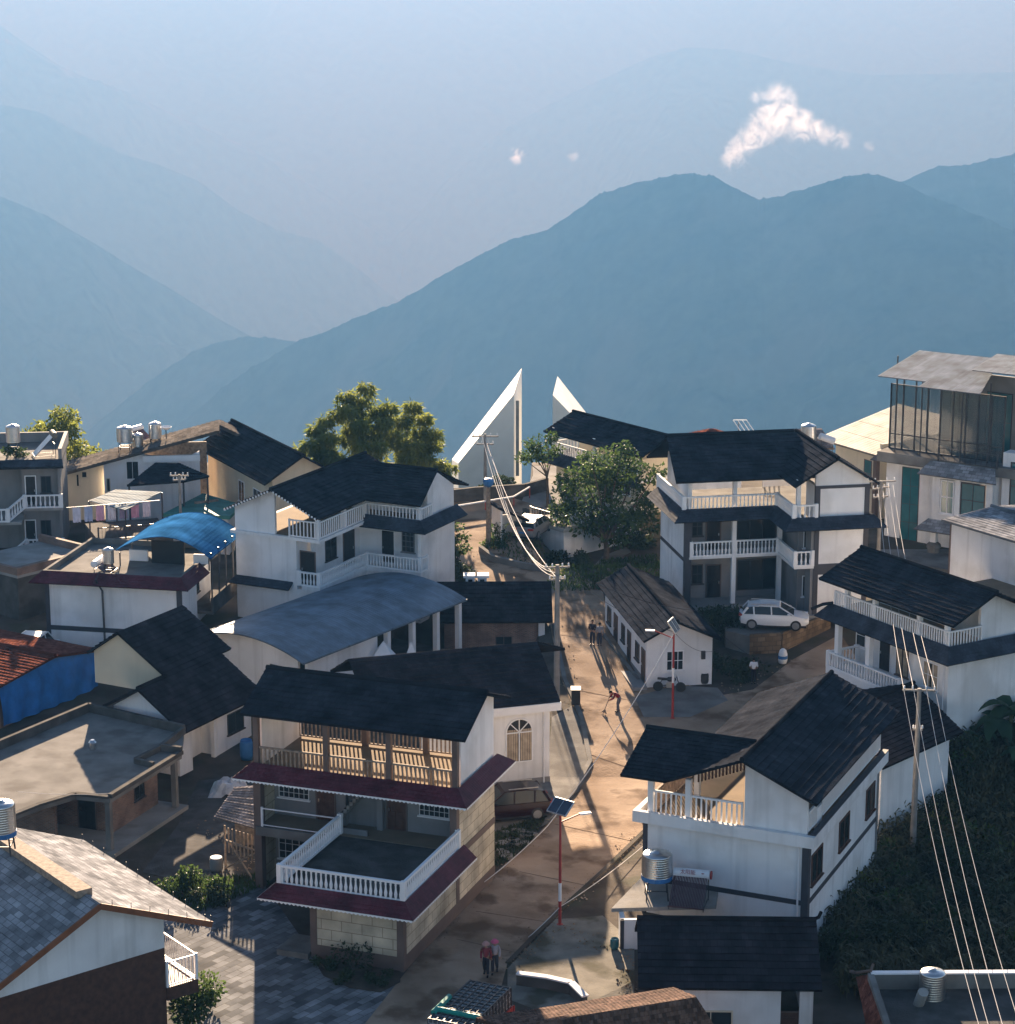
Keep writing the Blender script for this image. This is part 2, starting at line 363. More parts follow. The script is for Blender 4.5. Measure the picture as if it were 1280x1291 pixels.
def sheet(name, pix, m, dz=.03, world=None, cell=1.0, kind='structure', uvrot=0.0):
    """paving laid over the ground inside an outline"""
    pts = [at_g(*p) for p in pix] if world is None else [Vector((a, b, 0)) for a, b in world]
    bm = bmesh.new(); f = bm.faces.new([bm.verts.new((p.x, p.y, 0)) for p in pts])
    if f.normal.z < 0: f.normal_flip()
    for ax in (0, 1):
        lo = min(p[ax] for p in pts); hi = max(p[ax] for p in pts); c = math.ceil(lo / cell) * cell
        while c < hi:
            no = (1,0,0) if ax == 0 else (0,1,0); co = (c,0,0) if ax == 0 else (0,c,0)
            bmesh.ops.bisect_plane(bm, geom=bm.verts[:] + bm.edges[:] + bm.faces[:], plane_co=co, plane_no=no); c += cell
    bm.normal_update(); ul = bm.loops.layers.uv.new('UVMap'); c_, s_ = math.cos(uvrot), math.sin(uvrot)
    for v in bm.verts: v.co.z = ground_z(v.co.x, v.co.y) + dz
    for f in bm.faces:
        if f.normal.z < 0: f.normal_flip()
        for lp in f.loops: lp[ul].uv = (lp.vert.co.x*c_ + lp.vert.co.y*s_, -lp.vert.co.x*s_ + lp.vert.co.y*c_)
    me = bpy.data.meshes.new(name); bm.to_mesh(me); bm.free(); me.materials.append(m)
    o = bpy.data.objects.new(name, me); col.objects.link(o)
    return tag(o, kind=kind)
sheet('road', [(430,1330),(512,1226),(560,1168),(624,1102),(668,1064),(716,1010),(738,960),(728,905),(705,850),(694,790),(680,752),(590,738),(556,700),(556,660),(570,632),(640,626),(680,640),(668,690),(690,712),(760,745),(770,800),(830,850),(905,878),(950,870),(1000,832),(1060,800),(1080,830),(1010,880),(930,930),(850,980),(822,1036),(760,1098),(700,1152),(640,1215),(610,1330)], M['dirt'], .035)
M['plaza'] = mat('pale_plaza_paving', (.5,.47,.43), .95, .1, .8, .1, 10, spec=.02)
sheet('plaza', [(655,640),(662,622),(672,600),(672,588),(705,588),(760,600),(760,640)], M['conc_pale'], .03)
sheet('courtyard_paving', [(150,1330),(196,1180),(226,1128),(330,1112),(392,1200),(440,1246),(505,1240),(470,1291),(440,1330)], M['paver'], .03, uvrot=R(52))
M['yard'] = mat('mossy_yard_concrete', (.215,.20,.17), .95, .3, .8, .3, 9, spec=.03, stain=((.075,.07,.045), .8, .45))
sheet('concrete_yard', [(622,1002),(640,985),(690,984),(696,905),(722,890),(742,930),(748,965),(728,1000),(690,1040),(640,1062),(624,1066)], M['conc'], .05)
sheet('concrete_yard', [(800,880),(850,865),(905,868),(918,884),(870,905),(812,905)], M['conc'], .05)
sheet('concrete_yard', [(225,1040),(250,985),(330,975),(335,1100),(230,1112),(180,1100)], M['conc_dark'], .03)
sheet('concrete_yard', [(640,1222),(700,1160),(760,1155),(800,1190),(800,1262),(740,1300),(640,1260)], M['yard'], .03)
sheet('path', [(668,740),(700,735),(760,702),(790,690),(796,697),(765,712),(712,742),(690,752)], M['conc'], .05)
# the air
hz = MB(); hz.box(-34000, 34000, -600, 33000, FLOOR - 3, 75)
vm = bpy.data.materials.new('haze_air'); vm.use_nodes = True; n_ = vm.node_tree.nodes; l_ = vm.node_tree.links
n_.remove(n_['Principled BSDF']); pv = n_.new('ShaderNodeVolumePrincipled')
pv.inputs['Color'].default_value = (.032, .0985, .222, 1); pv.inputs['Absorption Color'].default_value = (.5475, .0942, .002, 1); pv.inputs['Density'].default_value = 0.000206; pv.inputs['Anisotropy'].default_value = 0.4
l_.new(pv.outputs[0], n_['Material Output'].inputs['Volume'])
haze = tag(hz.build('haze', vm), kind='stuff')

# the small bright clouds: soft ellipsoids of vapour
def cloud(strokes, dist, dens, seed):
    m = bpy.data.materials.new('cloud_vapour'); m.use_nodes = True; n = m.node_tree.nodes; l = m.node_tree.links; n.remove(n['Principled BSDF'])
    v = n.new('ShaderNodeVolumePrincipled'); v.inputs['Color'].default_value = (.70,.85,1,1); v.inputs['Anisotropy'].default_value = .3
    tc = n.new('ShaderNodeTexCoord'); ln = n.new('ShaderNodeVectorMath'); ln.operation = 'LENGTH'; l.new(tc.outputs['Object'], ln.inputs[0])
    geo = n.new('ShaderNodeNewGeometry'); nz = n.new('ShaderNodeTexNoise'); nz.inputs['Scale'].default_value = .055; nz.inputs['Detail'].default_value = 7; nz.inputs['Roughness'].default_value = .68; nz.inputs['Distortion'].default_value = .9; l.new(geo.outputs['Position'], nz.inputs['Vector'])
    def mt(op, a, b):
        x = n.new('ShaderNodeMath'); x.operation = op
        for k, q in ((0, a), (1, b)):
            if isinstance(q, (int, float)): x.inputs[k].default_value = q
            else: l.new(q, x.inputs[k])
        return x
    f = mt('MULTIPLY_ADD', ln.outputs['Value'], -1.0); f.inputs[2].default_value = 1.0
    k = mt('MULTIPLY_ADD', nz.outputs[0], 7.5); k.inputs[2].default_value = -4.15
    g_ = mt('MULTIPLY_ADD', f.outputs[0], 1.7); l.new(k.outputs[0], g_.inputs[2])
    c = mt('MAXIMUM', g_.outputs[0], 0.0); e = mt('MINIMUM', f.outputs[0], 0.25); e2 = mt('MAXIMUM', e.outputs[0], 0.0); d = mt('MULTIPLY', c.outputs[0], e2.outputs[0]); dd = mt('MULTIPLY', d.outputs[0], dens*4)
    l.new(dd.outputs[0], v.inputs['Density']); l.new(v.outputs[0], n['Material Output'].inputs['Volume'])
    for (x0, y0), (x1, y1), w in strokes:
        p, q = at_y(x0, y0, dist), at_y(x1, y1, dist); s_ = dist/3000; me = bpy.data.meshes.new('cloud'); bm = bmesh.new(); bmesh.ops.create_icosphere(bm, subdivisions=3, radius=1.0); bm.to_mesh(me); bm.free(); me.materials.append(m)
        o = bpy.data.objects.new('cloud', me); col.objects.link(o); o.location = (p+q)/2; o.rotation_euler = (q-p).to_track_quat('X', 'Z').to_euler(); o.scale = ((q-p).length/2 + w*s_*.8, w*s_*1.7, w*s_*1.5); tag(o, kind='stuff')
cloud([((915,208),(955,165),15),((945,172),(990,142),20),((977,112),(992,150),18),((980,150),(1030,165),19),((1010,152),(1076,183),13),((948,122),(960,118),9),((1086,186),(1102,184),6)], 3000, .010, 3)
cloud([((649,189),(655,203),9),((716,200),(729,195),5)], 3600, .012, 5)

# expansion joints and patched slabs of the road
M['joint'] = mat('road_joint', (.14,.10,.072), .95, .3, 3, spec=0)
for a, b in (((655,1100),(742,1118)),((700,1040),(800,1062)),((738,950),(840,985)),((712,868),(795,884)),((697,800),(757,808)),((575,1185),(668,1206)),((600,1150),(700,1165))):
    p, q = at_g(*a), at_g(*b); d = (q-p).normalized(); nn = Vector((-d.y, d.x, 0))*.028
    sheet('road_joint', None, M['joint'], .044, world=[(v.x, v.y) for v in (p-nn, q-nn, q+nn, p+nn)])
# ------------------------------------------------------------------ building kit
def ubox(mb, x0, x1, y0, y1, z0, z1):
    if x0 > x1: x0, x1 = x1, x0
    if y0 > y1: y0, y1 = y1, y0
    vs = [(x0,y0,z0),(x1,y0,z0),(x1,y1,z0),(x0,y1,z0),(x0,y0,z1),(x1,y0,z1),(x1,y1,z1),(x0,y1,z1)]
    fs = [(3,2,1,0),(4,5,6,7),(0,1,5,4),(1,2,6,5),(2,3,7,6),(3,0,4,7)]
    u = lambda f: [(vs[i][0], vs[i][1]) for i in f]
    ux = lambda f: [(vs[i][0], vs[i][2]) for i in f]
    uy = lambda f: [(vs[i][1], vs[i][2]) for i in f]
    mb.add(vs, fs, [u(fs[0]), u(fs[1]), ux(fs[2]), uy(fs[3]), ux(fs[4]), uy(fs[5])]); return mb
class House:
    """local axes: a runs right and away, b runs left and away from the near corner; z up from the base"""
    def __init__(s, name, label, cat, px, py, z, theta, base, group=None):
        p = at_z(px, py, z); s.o = Vector((p.x, p.y, base)); t = R(theta); s.rz = R(90 - theta)
        s.av = Vector((math.sin(t), math.cos(t), 0)); s.bv = Vector((-math.cos(t), math.sin(t), 0))
        s.root = tag(empty(name, s.o, s.rz), label, cat, group)
    def W(s, a, b, z=0): return s.o + s.av*a + s.bv*b + Vector((0,0,z))
    def _solve(s, px, base, d):
        k = (px - CX) / FPX; f = lambda p: p.y*ct - (p.z - CAMZ)*st
        return (k*f(base) - base.x) / (d.x - k*d.y*ct)
    def la(s, px, b=0, z=0): return s._solve(px, s.W(0, b, z), s.av)
    def lb(s, px, a=0, z=0): return s._solve(px, s.W(a, 0, z), s.bv)
    def lz(s, py, a=0, b=0):
        p = s.W(a, b); k = (py - CY) / FPX            # -(Z ct + Y st) = k (Y ct - Z st)
        Z = -(p.y*(k*ct + st)) / (ct - k*st); return Z + CAMZ - s.o.z
    def pr(s, a, b, z): return tuple(round(q) for q in proj(s.W(a, b, z)))
    def part(s, name, mb, m, parent=None, label=None, **k):
        o = mb.build(name, M[m] if isinstance(m, str) else m, parent or s.root, **k)
        if label: o['label'] = label
        return o
    def walls(s, m, *boxes, label=None, name='wall'):
        for b in boxes:
            mb = MB(); ubox(mb, *b); o = s.part(name, mb, m, label=label)
        return o
    def fpt(s, face, off):
        if face == 'R': return lambda q, z, d: (q, off - d, z)
        if face == 'L': return lambda q, z, d: (off - d, q, z)
        if face == 'A': return lambda q, z, d: (off + d, q, z)       # faces +a
        return lambda q, z, d: (q, off + d, z)                       # faces +b
    def fbox(s, mb, face, off, q0, q1, z0, z1, d0, d1):
        P = s.fpt(face, off); p, q = P(q0, z0, d0), P(q1, z1, d1)
        return mb.box(p[0], q[0], p[1], q[1], p[2], q[2])
    def win(s, face, off, q0, q1, z0, z1, nx=2, ny=1, frame='white_metal', glass='glass', t=.05, sill=True, curtain=False):
        if q0 > q1: q0, q1 = q1, q0
        mb = MB(); F = lambda a, b, c, d, e=0.0, f=.05: s.fbox(mb, face, off, a, b, c, d, e, f)
        F(q0, q1, z0, z0+t); F(q0, q1, z1-t, z1); F(q0, q0+t, z0+t, z1-t); F(q1-t, q1, z0+t, z1-t)
        w = (q1-q0)/nx; h = (z1-z0)/ny
        for i in range(1, nx): F(q0+i*w-t*.3, q0+i*w+t*.3, z0+t, z1-t, 0, .043)
        for j in range(1, ny): F(q0+t, q1-t, z0+j*h-t*.3, z0+j*h+t*.3, 0, .040)
        if sill: F(q0-.08, q1+.08, z0-.07, z0-.003, 0, .12)
        fr = s.part('window', mb, frame)
        mb2 = MB(); s.fbox(mb2, face, off, q0+t*.5, q1-t*.5, z0+t*.5, z1-t*.5, .002, .02); s.part('pane', mb2, glass, fr)
        if curtain:
            mb3 = MB(); n = 10
            for side in (0, 1):
                for i in range(4):
                    a = q0 + t + (q1-q0-2*t) * (i*.11 if side == 0 else 1 - i*.11 - .1)
                    s.fbox(mb3, face, off, a, a + (q1-q0)*.085, z0+t, z1-t, .021, .028 + .003*(i % 2))
            s.part('curtain', mb3, 'curtain', fr)
        return fr
    def door(s, face, off, q0, q1, z0, z1, m='wood', frame='brown'):
        if q0 > q1: q0, q1 = q1, q0
        mb = MB(); F = lambda a, b, c, d, e, f: s.fbox(mb, face, off, a, b, c, d, e, f)
        F(q0-.07, q0, z0, z1+.07, 0, .05); F(q1, q1+.07, z0, z1+.07, 0, .05); F(q0, q1, z1, z1+.07, 0, .047)
        fr = s.part('door', mb, frame); mb = MB(); F(q0, q1, z0, z1, .003, .03)
        for (u0, u1) in ((.15,.45),(.55,.85)):
            for (v0, v1) in ((.08,.45),(.52,.92)):
                F(q0+(q1-q0)*u0, q0+(q1-q0)*u1, z0+(z1-z0)*v0, z0+(z1-z0)*v1, .03, .042)
        s.part('door_leaf', mb, m, fr); mb = MB(); F(q0+(q1-q0)*.86, q0+(q1-q0)*.92, z0+.95, z0+1.1, .03, .08); s.part('handle', mb, 'steel', fr)
        return fr
    def rail(s, pts, h=.95, style='baluster', m='white_clean', gap=.24, posts=True, name='railing', label=None):
        mb = MB()
        for p, q in zip(pts, pts[1:]):
            p, q = Vector(p), Vector(q); L = (q-p).length; n = max(1, int(L/gap)); up = Vector((0,0,1))
            if style == 'baluster':
                mb.bar(p+up*(h-.05), q+up*(h-.05), .14, .10); mb.bar(p+up*.05, q+up*.05, .14, .10)
                prof = [(.04,.10),(.065,.22),(.075,.34),(.045,.52),(.035,.66),(.05,.78),(.04,h-.10)]
                for i in range(n): mb.lathe(prof, p.lerp(q, (i+.5)/n), 6)
            else:
                r = .025 if style == 'bar' else .045
                mb.bar(p+up*(h-.03), q+up*(h-.03), r*2.2, r*2); mb.bar(p+up*.08, q+up*.08, r*1.6, r*1.6)
                for i in range(n+1): c = p.lerp(q, i/n); mb.bar(c+up*.08, c+up*(h-.05), r*.9 if style == 'bar' else r*1.5, up=(q-p))
        if posts:
            for p in pts: p = Vector(p); w = .11 if style == 'baluster' else .05; mb.box(p.x-w, p.x+w, p.y-w, p.y+w, p.z, p.z+h+.04)
        return s.part(name, mb, m, label=label)
    def cols(s, pts, w=.3, m='white', name='column'):
        for a, b, z0, z1 in pts: s.part(name, MB().box(a-w/2, a+w/2, b-w/2, b+w/2, z0, z1), m)
    def skirt(s, inner, outer, m='awning', th=.1, course=.25, name='awning', closed=False, lip=None):
        mb = MB(); n = len(inner)
        for i in range(n if closed else n-1):
            j = (i+1) % n; mb.slope(outer[i], outer[j], inner[j], inner[i], th, course, .02)
        o = s.part(name, mb, m)
        if lip:
            mb = MB()
            for i in range(n if closed else n-1):
                p, q = Vector(outer[i]), Vector(outer[(i+1) % n]); k = max(2, int((q-p).length/.1)); c0 = len(mb.v)
                d = (q-p).normalized(); nn = Vector((d.y, -d.x, 0)) * .025
                if nn.dot(p - Vector(inner[i])) < 0: nn = -nn
                for c in range(k+1):
                    r = p.lerp(q, c/k) + nn; mb.v += [tuple(r + Vector((0,0,.01))), tuple(r + Vector((0,0,-.11 if c % 2 else -.045)))]
                for c in range(k): mb.f.append((c0+2*c, c0+2*c+1, c0+2*c+3, c0+2*c+2))
            s.part('eave_tile_ends', mb, lip, o)
        return o
    def roof(s, slopes, m='roof', ridges=(), th=.12, course=.36, name='roof', step=.045, label=None):
        mb = MB()
        for q in slopes: mb.slope(*q, th=th, course=course, step=step)
        o = s.part(name, mb, m, label=label)
        if ridges:
            r = MB()
            for p, q in ridges: r.tube([Vector(p)+Vector((0,0,.03)), Vector(q)+Vector((0,0,.03))], .13, 8)
            s.part('ridge_cap', r, m, o)
        return o
    def poly(s, name, m, pts, vec, parent=None): return s.part(name, MB().prism(pts, vec), m, parent)
# ------------------------------------------------------------------ cream tiled house with maroon skirts
h = House('cream_house', 'cream tiled house with maroon tile skirts, a front roof terrace and open top floor', 'house', 509, 1226, 0, 20.06, 0)
a1 = h.la(577); a2 = h.la(623.6); b1 = h.lb(393); zt = 3.1
bT = h.lb(354, z=zt+.2); bB = h.lb(323, a1, 3)
z2 = h.lz(972, a1, 0); zf = 3.25
z2 = 6.1
h.walls('stonewall', (0, a1-.003, 0, b1, .7, zt), (a1, a2, 0, .25, .7, z2-.1), (a2-.25, a2, .253, bB, 0, z2-.1), (a1+.3, a2-.253, bB-.25, bB, 0, z2-.1), label='cream stone tile cladding')
h.walls('brown', (-.02, a1-.01, -.02, b1+.02, 0, .7), (a1-.008, a2+.02, -.02, .27, 0, .697), (-.03, .32, -.03, .30, .703, zt-.02), (-.03, .3, b1-.3, b1+.03, .703, zt-.02), (a1-.15, a1+.2, -.035, .3, .7, z2-.12), (a1-.15, a1+.3, bB-.35, bB+.03, 0, z2-.12), (a1+.2, a2, -.03, .02, zf-.35, zf-.02), name='plinth')
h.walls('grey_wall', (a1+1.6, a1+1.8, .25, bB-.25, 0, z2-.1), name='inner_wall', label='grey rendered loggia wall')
# terrace slab, upper loggia floor, top slab
h.part('terrace_floor', MB().box(-.25, a1-.005, -.2, bT+.1, zt, zf), 'conc_dark')
h.part('loggia_floor', MB().box(a1, a2-.25, .253, bB-.253, zf-.15, zf+.02), 'tile_floor')
h.part('top_floor_slab', MB().box(a1-.1, a2+.1, -.1, bB+.1, z2-.1, z2+.1), 'tile_floor')
zo, zi = zt-.15, zt+.42
h.skirt([(a1+.35,-.2,zi),(-.25,-.2,zi),(-.25,bT+.1,zi),(a1-.4,bT+.1,zi)], [(a1+.35,-.85,zo),(-.9,-.85,zo),(-.9,bT+.75,zo),(a1-.4,bT+.75,zo)], 'maroon', lip='white_clean')
h.rail([(a1-.1,-.08,zi-.1),(-.13,-.08,zi-.1),(-.13,bT-.02,zi-.1),(a1-.1,bT-.02,zi-.1)], .95)
h.part('balcony_slab', MB().box(a1-.25, a1+.05, bT+.1, bB-.1, zf-.45, zf+.0), 'conc')
h.rail([(a1-.12,bT+.15,zf),(a1-.12,bB-.4,zf)], .95, 'bar', 'white_metal', gap=3)
zo, zi = z2-.3, z2+.35
h.skirt([(a2+.1,-.1,zi),(a1-.1,-.1,zi),(a1-.1,bB+.1,zi),(a2+.1,bB+.1,zi)], [(a2+.85,-.8,zo+.1),(a1-.85,-.8,zo),(a1-.85,bB+.8,zo),(a2+.85,bB+.8,zo+.1)], 'maroon', lip='white_clean')
# loggia openings (on the grey inner wall)
ai = a1+1.6; B = lambda px, z=4.5: h.lb(px, ai, z)
for l, r in ((390,352),(567,529)):
    h.win('L', ai, B(l), B(r), zf+.95, zf+2.35, 6, 5, t=.035)
for l, r in ((422,400),(512,489)):
    h.door('L', ai, B(l), B(r), zf+.02, zf+2.1)
h.part('inner_column', MB().box(ai-.35, ai-.002, B(436)-.15, B(436)+.15, 0, z2-.1).box(ai-.35, ai-.002, B(482)-.15, B(482)+.15, 0, z2-.1), 'grey_wall')
# outside stair inside the loggia
mb = MB(); bs = B(452); bw = 1.0
for i in range(12): mb.box(ai-.004-.0*i-1.2, ai-.004, bs+ .9 - i*.16, bs+1.06 - i*.16, zf+.02+.2*i, zf+.22+.2*i)
h.part('stair', mb, 'conc')
h.walls('grey_wall', (ai-1.3, ai-1.2, bs-1.0, bs+1.15, zf, zf+.3), name='stair_parapet')
# ground floor openings under the terrace
h.win('L', ai, B(352,1.5), B(395,1.5), 1.0, 2.2, 5, 3, t=.04)
h.walls('conc', (-.3, 1.6, b1+.05, b1+1.6, 0, .3), name='porch_step')
# open top floor
zr = z2+.1; ze = h.lz(934, a1-.75, -.8)
for _ in range(4): e0 = h.lb(586, a1-.75, ze); ze = h.lz(934, a1-.75, e0)
e1 = h.lb(302, a1-.75, ze)
ar = 8.95; zrg = h.lz(873.4, ar, e0)
h.roof([((a1-.75,e0,ze),(a1-.75,e1,ze),(ar,e1,zrg),(ar,e0,zrg)), ((a2+.5,e0,zrg-1.2),(a2+.5,e1,zrg-1.2),(ar,e1,zrg),(ar,e0,zrg))], 'roof', [((ar,e0,zrg),(ar,e1,zrg))])
h.poly('gable', 'white', [(a1+.5,.0,zr),(a2-.1,.0,zr),(a2-.1,.0,zrg-1.0),(ar,.0,zrg-.17),(a1+.5,.0,ze+(zrg-ze)*1.25/(ar-a1+.75)-.17)], (0,.2,0))
h.poly('gable', 'white', [(a1+.5,bB-.2,zr),(a2-.1,bB-.2,zr),(a2-.1,bB-.2,zrg-1.0),(ar,bB-.2,zrg-.17),(a1+.5,bB-.2,ze+(zrg-ze)*1.25/(ar-a1+.75)-.17)], (0,.2,0))
bs_ = [.1, bB*.33, bB*.64, bB-.1]
h.cols([(a1+.1, q, zr, ze+.15) for q in bs_] + [(a2-.3, q, zr, zrg-1.2) for q in bs_[1:3]], .26, 'brown')
h.rail([(a1+.1,.1,zr+.02),(a1+.1,bB-.1,zr+.02)], 1.0, 'picket', 'wood_pale', gap=.22, posts=False)
h.rail([(a2-.3,.2,zr+.02),(a2-.3,bB-.2,zr+.02)], 1.0, 'picket', 'wood_pale', gap=.22, posts=False)
# ------------------------------------------------------------------ white house with the big dark roof, near right
h = House('white_house', 'white house with black trim, large dark gable roof and open corner terrace facing the road', 'house', 1020, 1066.5, 4.6, 23.72, -1.3)
zb = 5.9; zu = zb+.55                    # underside and top of the parapet band
ra = h.la(1119, -.3, zb); aw = h.la(1106, 0, 3); bw = h.lb(812, 0, zb)
zl = 3.05
h.walls('white', (0, aw, 0, bw, -1, zb), label='white rendered wall')
h.walls('trim', (-.03, .33, -.03, .3, -1, zb-.01), (-.035, aw+.03, -.035, bw+.03, zl-.12, zl+.12), (aw-.12, aw+.033, -.033, .2, -1, zb-.01), (-.033,.2,bw-.2,bw+.033,-1,zb-.01), (-.05,.0,-.05,bw+.05,zb-.09,zb-.002), name='trim_band')
h.part('parapet', MB().box(-.35, ra, -.35, -.1, zb, zu).box(-.35, -.1, -.1, bw+.45, zb, zu).box(-.098, ra, bw+.2, bw+.45, zb, zu), 'white')
h.part('terrace_floor', MB().box(-.098, ra, -.098, bw+.198, zb, zb+.2), 'tile_floor')
h.walls('trim', (-.1, ra+.05, -.34, -.06, zu+.003, zu+.06), name='trim_band')
for px0, px1 in ((1023,1037),(1058,1071),(1092,1103)):
    q0, q1 = h.la(px0, 0, 5), h.la(px1, 0, 5)
    h.win('R', 0, q0, q1, 3.75, 5.25, 2, 1, 'wood', t=.09)
# upper storey walls under the roof
br = h.lb(938, -.1, 7); zrg = h.lz(958.5, -.7, h.lb(935.6, -.7, 9.5))
be = h.lb(1030, -.7, 7); ze = h.lz(1015, -.7, be); bl = h.lb(835, -.7, 7.5); zel = h.lz(985, -.7, bl)
rb = h.lb(935.6, -.7, zrg); aE = h.la(1048.8, rb, zrg)
k = (zrg-ze)/(rb-be); kl = (zrg-zel)/(bl-rb)
f = zu-.3
h.poly('gable', 'white', [(-.02,.1,f),(-.02,br,f),(-.02,br,zrg-.12-kl*abs(br-rb)),(-.02,rb,zrg-.15),(-.02,.1,ze+k*(.1-be)-.18)], (.2,0,0))
h.walls('white', (.181, 2.6, br-.2, br, f, zrg-.7), (1.6, 2.4, .1, .3, f, f+1.0), (aE-1.2, aE-1.0, .3, bl-.8, f, zrg-1.6), name='upper_wall')
h.rail([(.2,.12,zu),(1.55,.12,zu)], 1.0, 'picket', 'white_clean', gap=.2, posts=False)
h.rail([(2.5,.12,zu),(aE-1.2,.12,zu)], 1.0, 'picket', 'white_clean', gap=.2, posts=False)
bp = h.lb(868, .1, zu); bp0 = h.lb(821, .1, zu)
h.cols([(.1, bp, zb+.2, zel), (.1, bp0, zb+.2, zel-.1), (3.6, bl-.25, zb+.2, zel), (aE-1.6, bl-.25, zb+.2, zel)], .26)
h.rail([(.1,br+.15,zb+.2),(.1,bp0,zb+.2)], 1.35, 'picket', 'white_clean', gap=.24)
h.rail([(.1,bp0,zb+.2),(aE-1.2,bp0,zb+.2)], 1.1, 'picket', 'wood_pale', gap=.24)
mb = MB()
for i in range(14): mb.box(.05, .12, br+.05+i*.17, br+.12+i*.17, zrg-.75-kl*(i*.17), zrg-.28-kl*(i*.17))
h.part('eave_slats', mb, 'wood')
# main roof and the front wing
best = None
for i in range(200):
    a_ = i*.03; b_ = bl
    # wing slope has the same pitch as seen: eave (-.7, zel); ridge at a_
    bq = h.lb(815, a_, zel+1.2); zq = h.lz(917, a_, bq); bq2 = h.lb(938, a_, zq); e = abs(proj(h.W(a_, bq2, zq))[1]-935)
    sl = (zq-zel)/(a_+.7); e += abs(sl-.5)*20
    if best is None or e < best[0]: best = (e, a_, bq, zq, sl)
_, wa, wb, wz, sl = best
bwe = h.lb(782, -.7, zel)
bv_ = rb + (zrg-wz)/kl                         # where the wing ridge runs into the main left slope
h.roof([((-.7,be,ze),(aE,be,ze),(aE,rb,zrg),(-.7,rb,zrg)), ((-.7,bl,zel),(aE,bl,zel),(aE,rb,zrg),(-.7,rb,zrg)),
        ((-.7,bl+.004,zel),(-.7,bwe,zel),(wa,wb,wz),(wa,bv_,wz+.02)), ((2*wa+.7,bl+.004,zel),(2*wa+.7,bwe,zel),(wa,wb,wz),(wa,bv_,wz+.02))],
       'roof', [((-.7,rb,zrg),(aE,rb,zrg)), ((wa,bv_,wz),(wa,wb,wz))])
h.poly('gable', 'white', [(aE-.9,.3,f),(aE-.9,bl-.5,f),(aE-.9,bl-.5,zel),(aE-.9,rb,zrg-.2),(aE-.9,.3,ze+.2)], (.2,0,0))
h.part('downpipe', MB().tube([(-.06,.45,zb-.1),(-.06,.45,-1)], .05, 6), 'white_metal'); h.part('downpipe', MB().tube([(aw-.3,-.07,zb-.1),(aw-.3,-.07,-1)], .05, 6), 'grey_wall')
HB = h
# ------------------------------------------------------------------ three storey white house with grey trim, right of the road
h = House('three_storey_house', 'white and grey three storey house with balustraded balconies and a dark L shaped roof', 'house', 864, 702, 5.9, 79.4, 2.6)
aC = h.la(981, 0, 3.3); bw = h.lb(1001.5, aC, 3.3); aR = h.la(1093, bw, 3.3); bD = h.lb(833, 0, 3.3)
s1 = 3.25; s2 = 6.0
aw0 = h.la(1026, bw, 3.3)                       # wing solid wall starts here
bk = 1.6                                        # depth of the loggias
for z in (0,):
    h.walls('white', (0,.25,.02,bD,0,s2), (.25,aR,bD-.25,bD,0,s2), (aw0,aR,bw,bw+.25,0,s2), (aR-.25,aR,bw+.25,bD-.25,0,s2+2.6), label='white rendered wall')
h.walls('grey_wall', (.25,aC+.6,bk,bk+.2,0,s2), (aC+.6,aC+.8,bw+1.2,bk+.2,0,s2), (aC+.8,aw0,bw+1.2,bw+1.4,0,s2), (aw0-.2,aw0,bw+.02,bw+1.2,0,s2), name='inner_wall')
h.walls('trim', (-.04,.4,-.04,.3,0,s2), (-.03,0,.3,bD+.02,s1-.35,s1-.1), (aw0-.02,aw0+.3,bw-.04,bw+.2,0,s2+2.5), (aR-.3,aR+.03,bw-.035,bw+.2,0,s2+2.5), (aw0+.3,aR-.3,bw-.03,bw,s1-.6,s1+.1), (aw0+.3,aR-.3,bw-.03,bw,s2+2.3,s2+2.5), name='trim_band')
h.part('slab', MB().box(.25,aC,-.05,bk,s1-.15,s1).box(aC-.003,aw0,bw-.05,bk,s1-.153,s1+.003), 'white')
h.part('slab', MB().box(-.3,aC,-.3,bD,s2,s2+.2).box(aC,aR+.2,bw-.3,bD,s2,s2+.203), 'conc')
h.part('porch_floor', MB().box(-.1,aR,-.4,bD,-.3,.0).box(aC,aR,bw-.3,-.4,-.3,0), 'conc_pale')
h.rail([(.4,.02,s1),(aC+.02,.02,s1),(aC+.02,bw,s1),(aw0-.1,bw,s1)], 1.0)
am = h.la(926, 0, 5)
h.cols([(am,.06,0,s2-.02),(aC+.1,.06,0,s2-.02)], .28)
for z in (0, s1):
    A = lambda px: h.la(px, bk, z+1.2)
    h.win('R', bk, A(872), A(886), z+1.0, z+2.3, 2, 2, 'dark_metal', t=.06)
    h.door('R', bk, A(891), A(908), z+.02, z+2.2, 'black', 'brown')
    h.win('R', bk, A(929), A(978), z+.4, z+2.5, 3, 1, 'dark_metal', t=.06, sill=False)
    h.win('R', bw+1.2, aC+1.5, aw0-.35, z+.9, z+2.3, 2, 1, 'white_metal')
zo, zi = s2-.15, s2+.55
h.skirt([(-.25,bD,zi),(-.25,-.25,zi),(aC-.25,-.25,zi),(aC-.25,bw-.25,zi),(aR+.25,bw-.25,zi),(aR+.25,bD,zi)], [(-1.0,bD,zo),(-1.0,-1.0,zo),(aC-1.0,-1.0,zo),(aC-1.0,bw-1.0,zo),(aR+1.0,bw-1.0,zo),(aR+1.0,bD,zo)], 'awning')
h.rail([(-.2,bD,zi-.35),(-.2,-.2,zi-.35),(aC-.2,-.2,zi-.35),(aC-.2,bw-.2,zi-.35),(aw0,bw-.2,zi-.35)], 1.15, gap=.26)
z3 = s2+.2; zt3 = s2+2.5
h.walls('white', (aw0,aR,bw+.01,bw+.25,z3,zt3), (aw0,aw0+.2,bw+.25,bw+2.0,z3,zt3), (.3,.55,3.2,bD-.5,z3,zt3+.6), name='upper_wall')
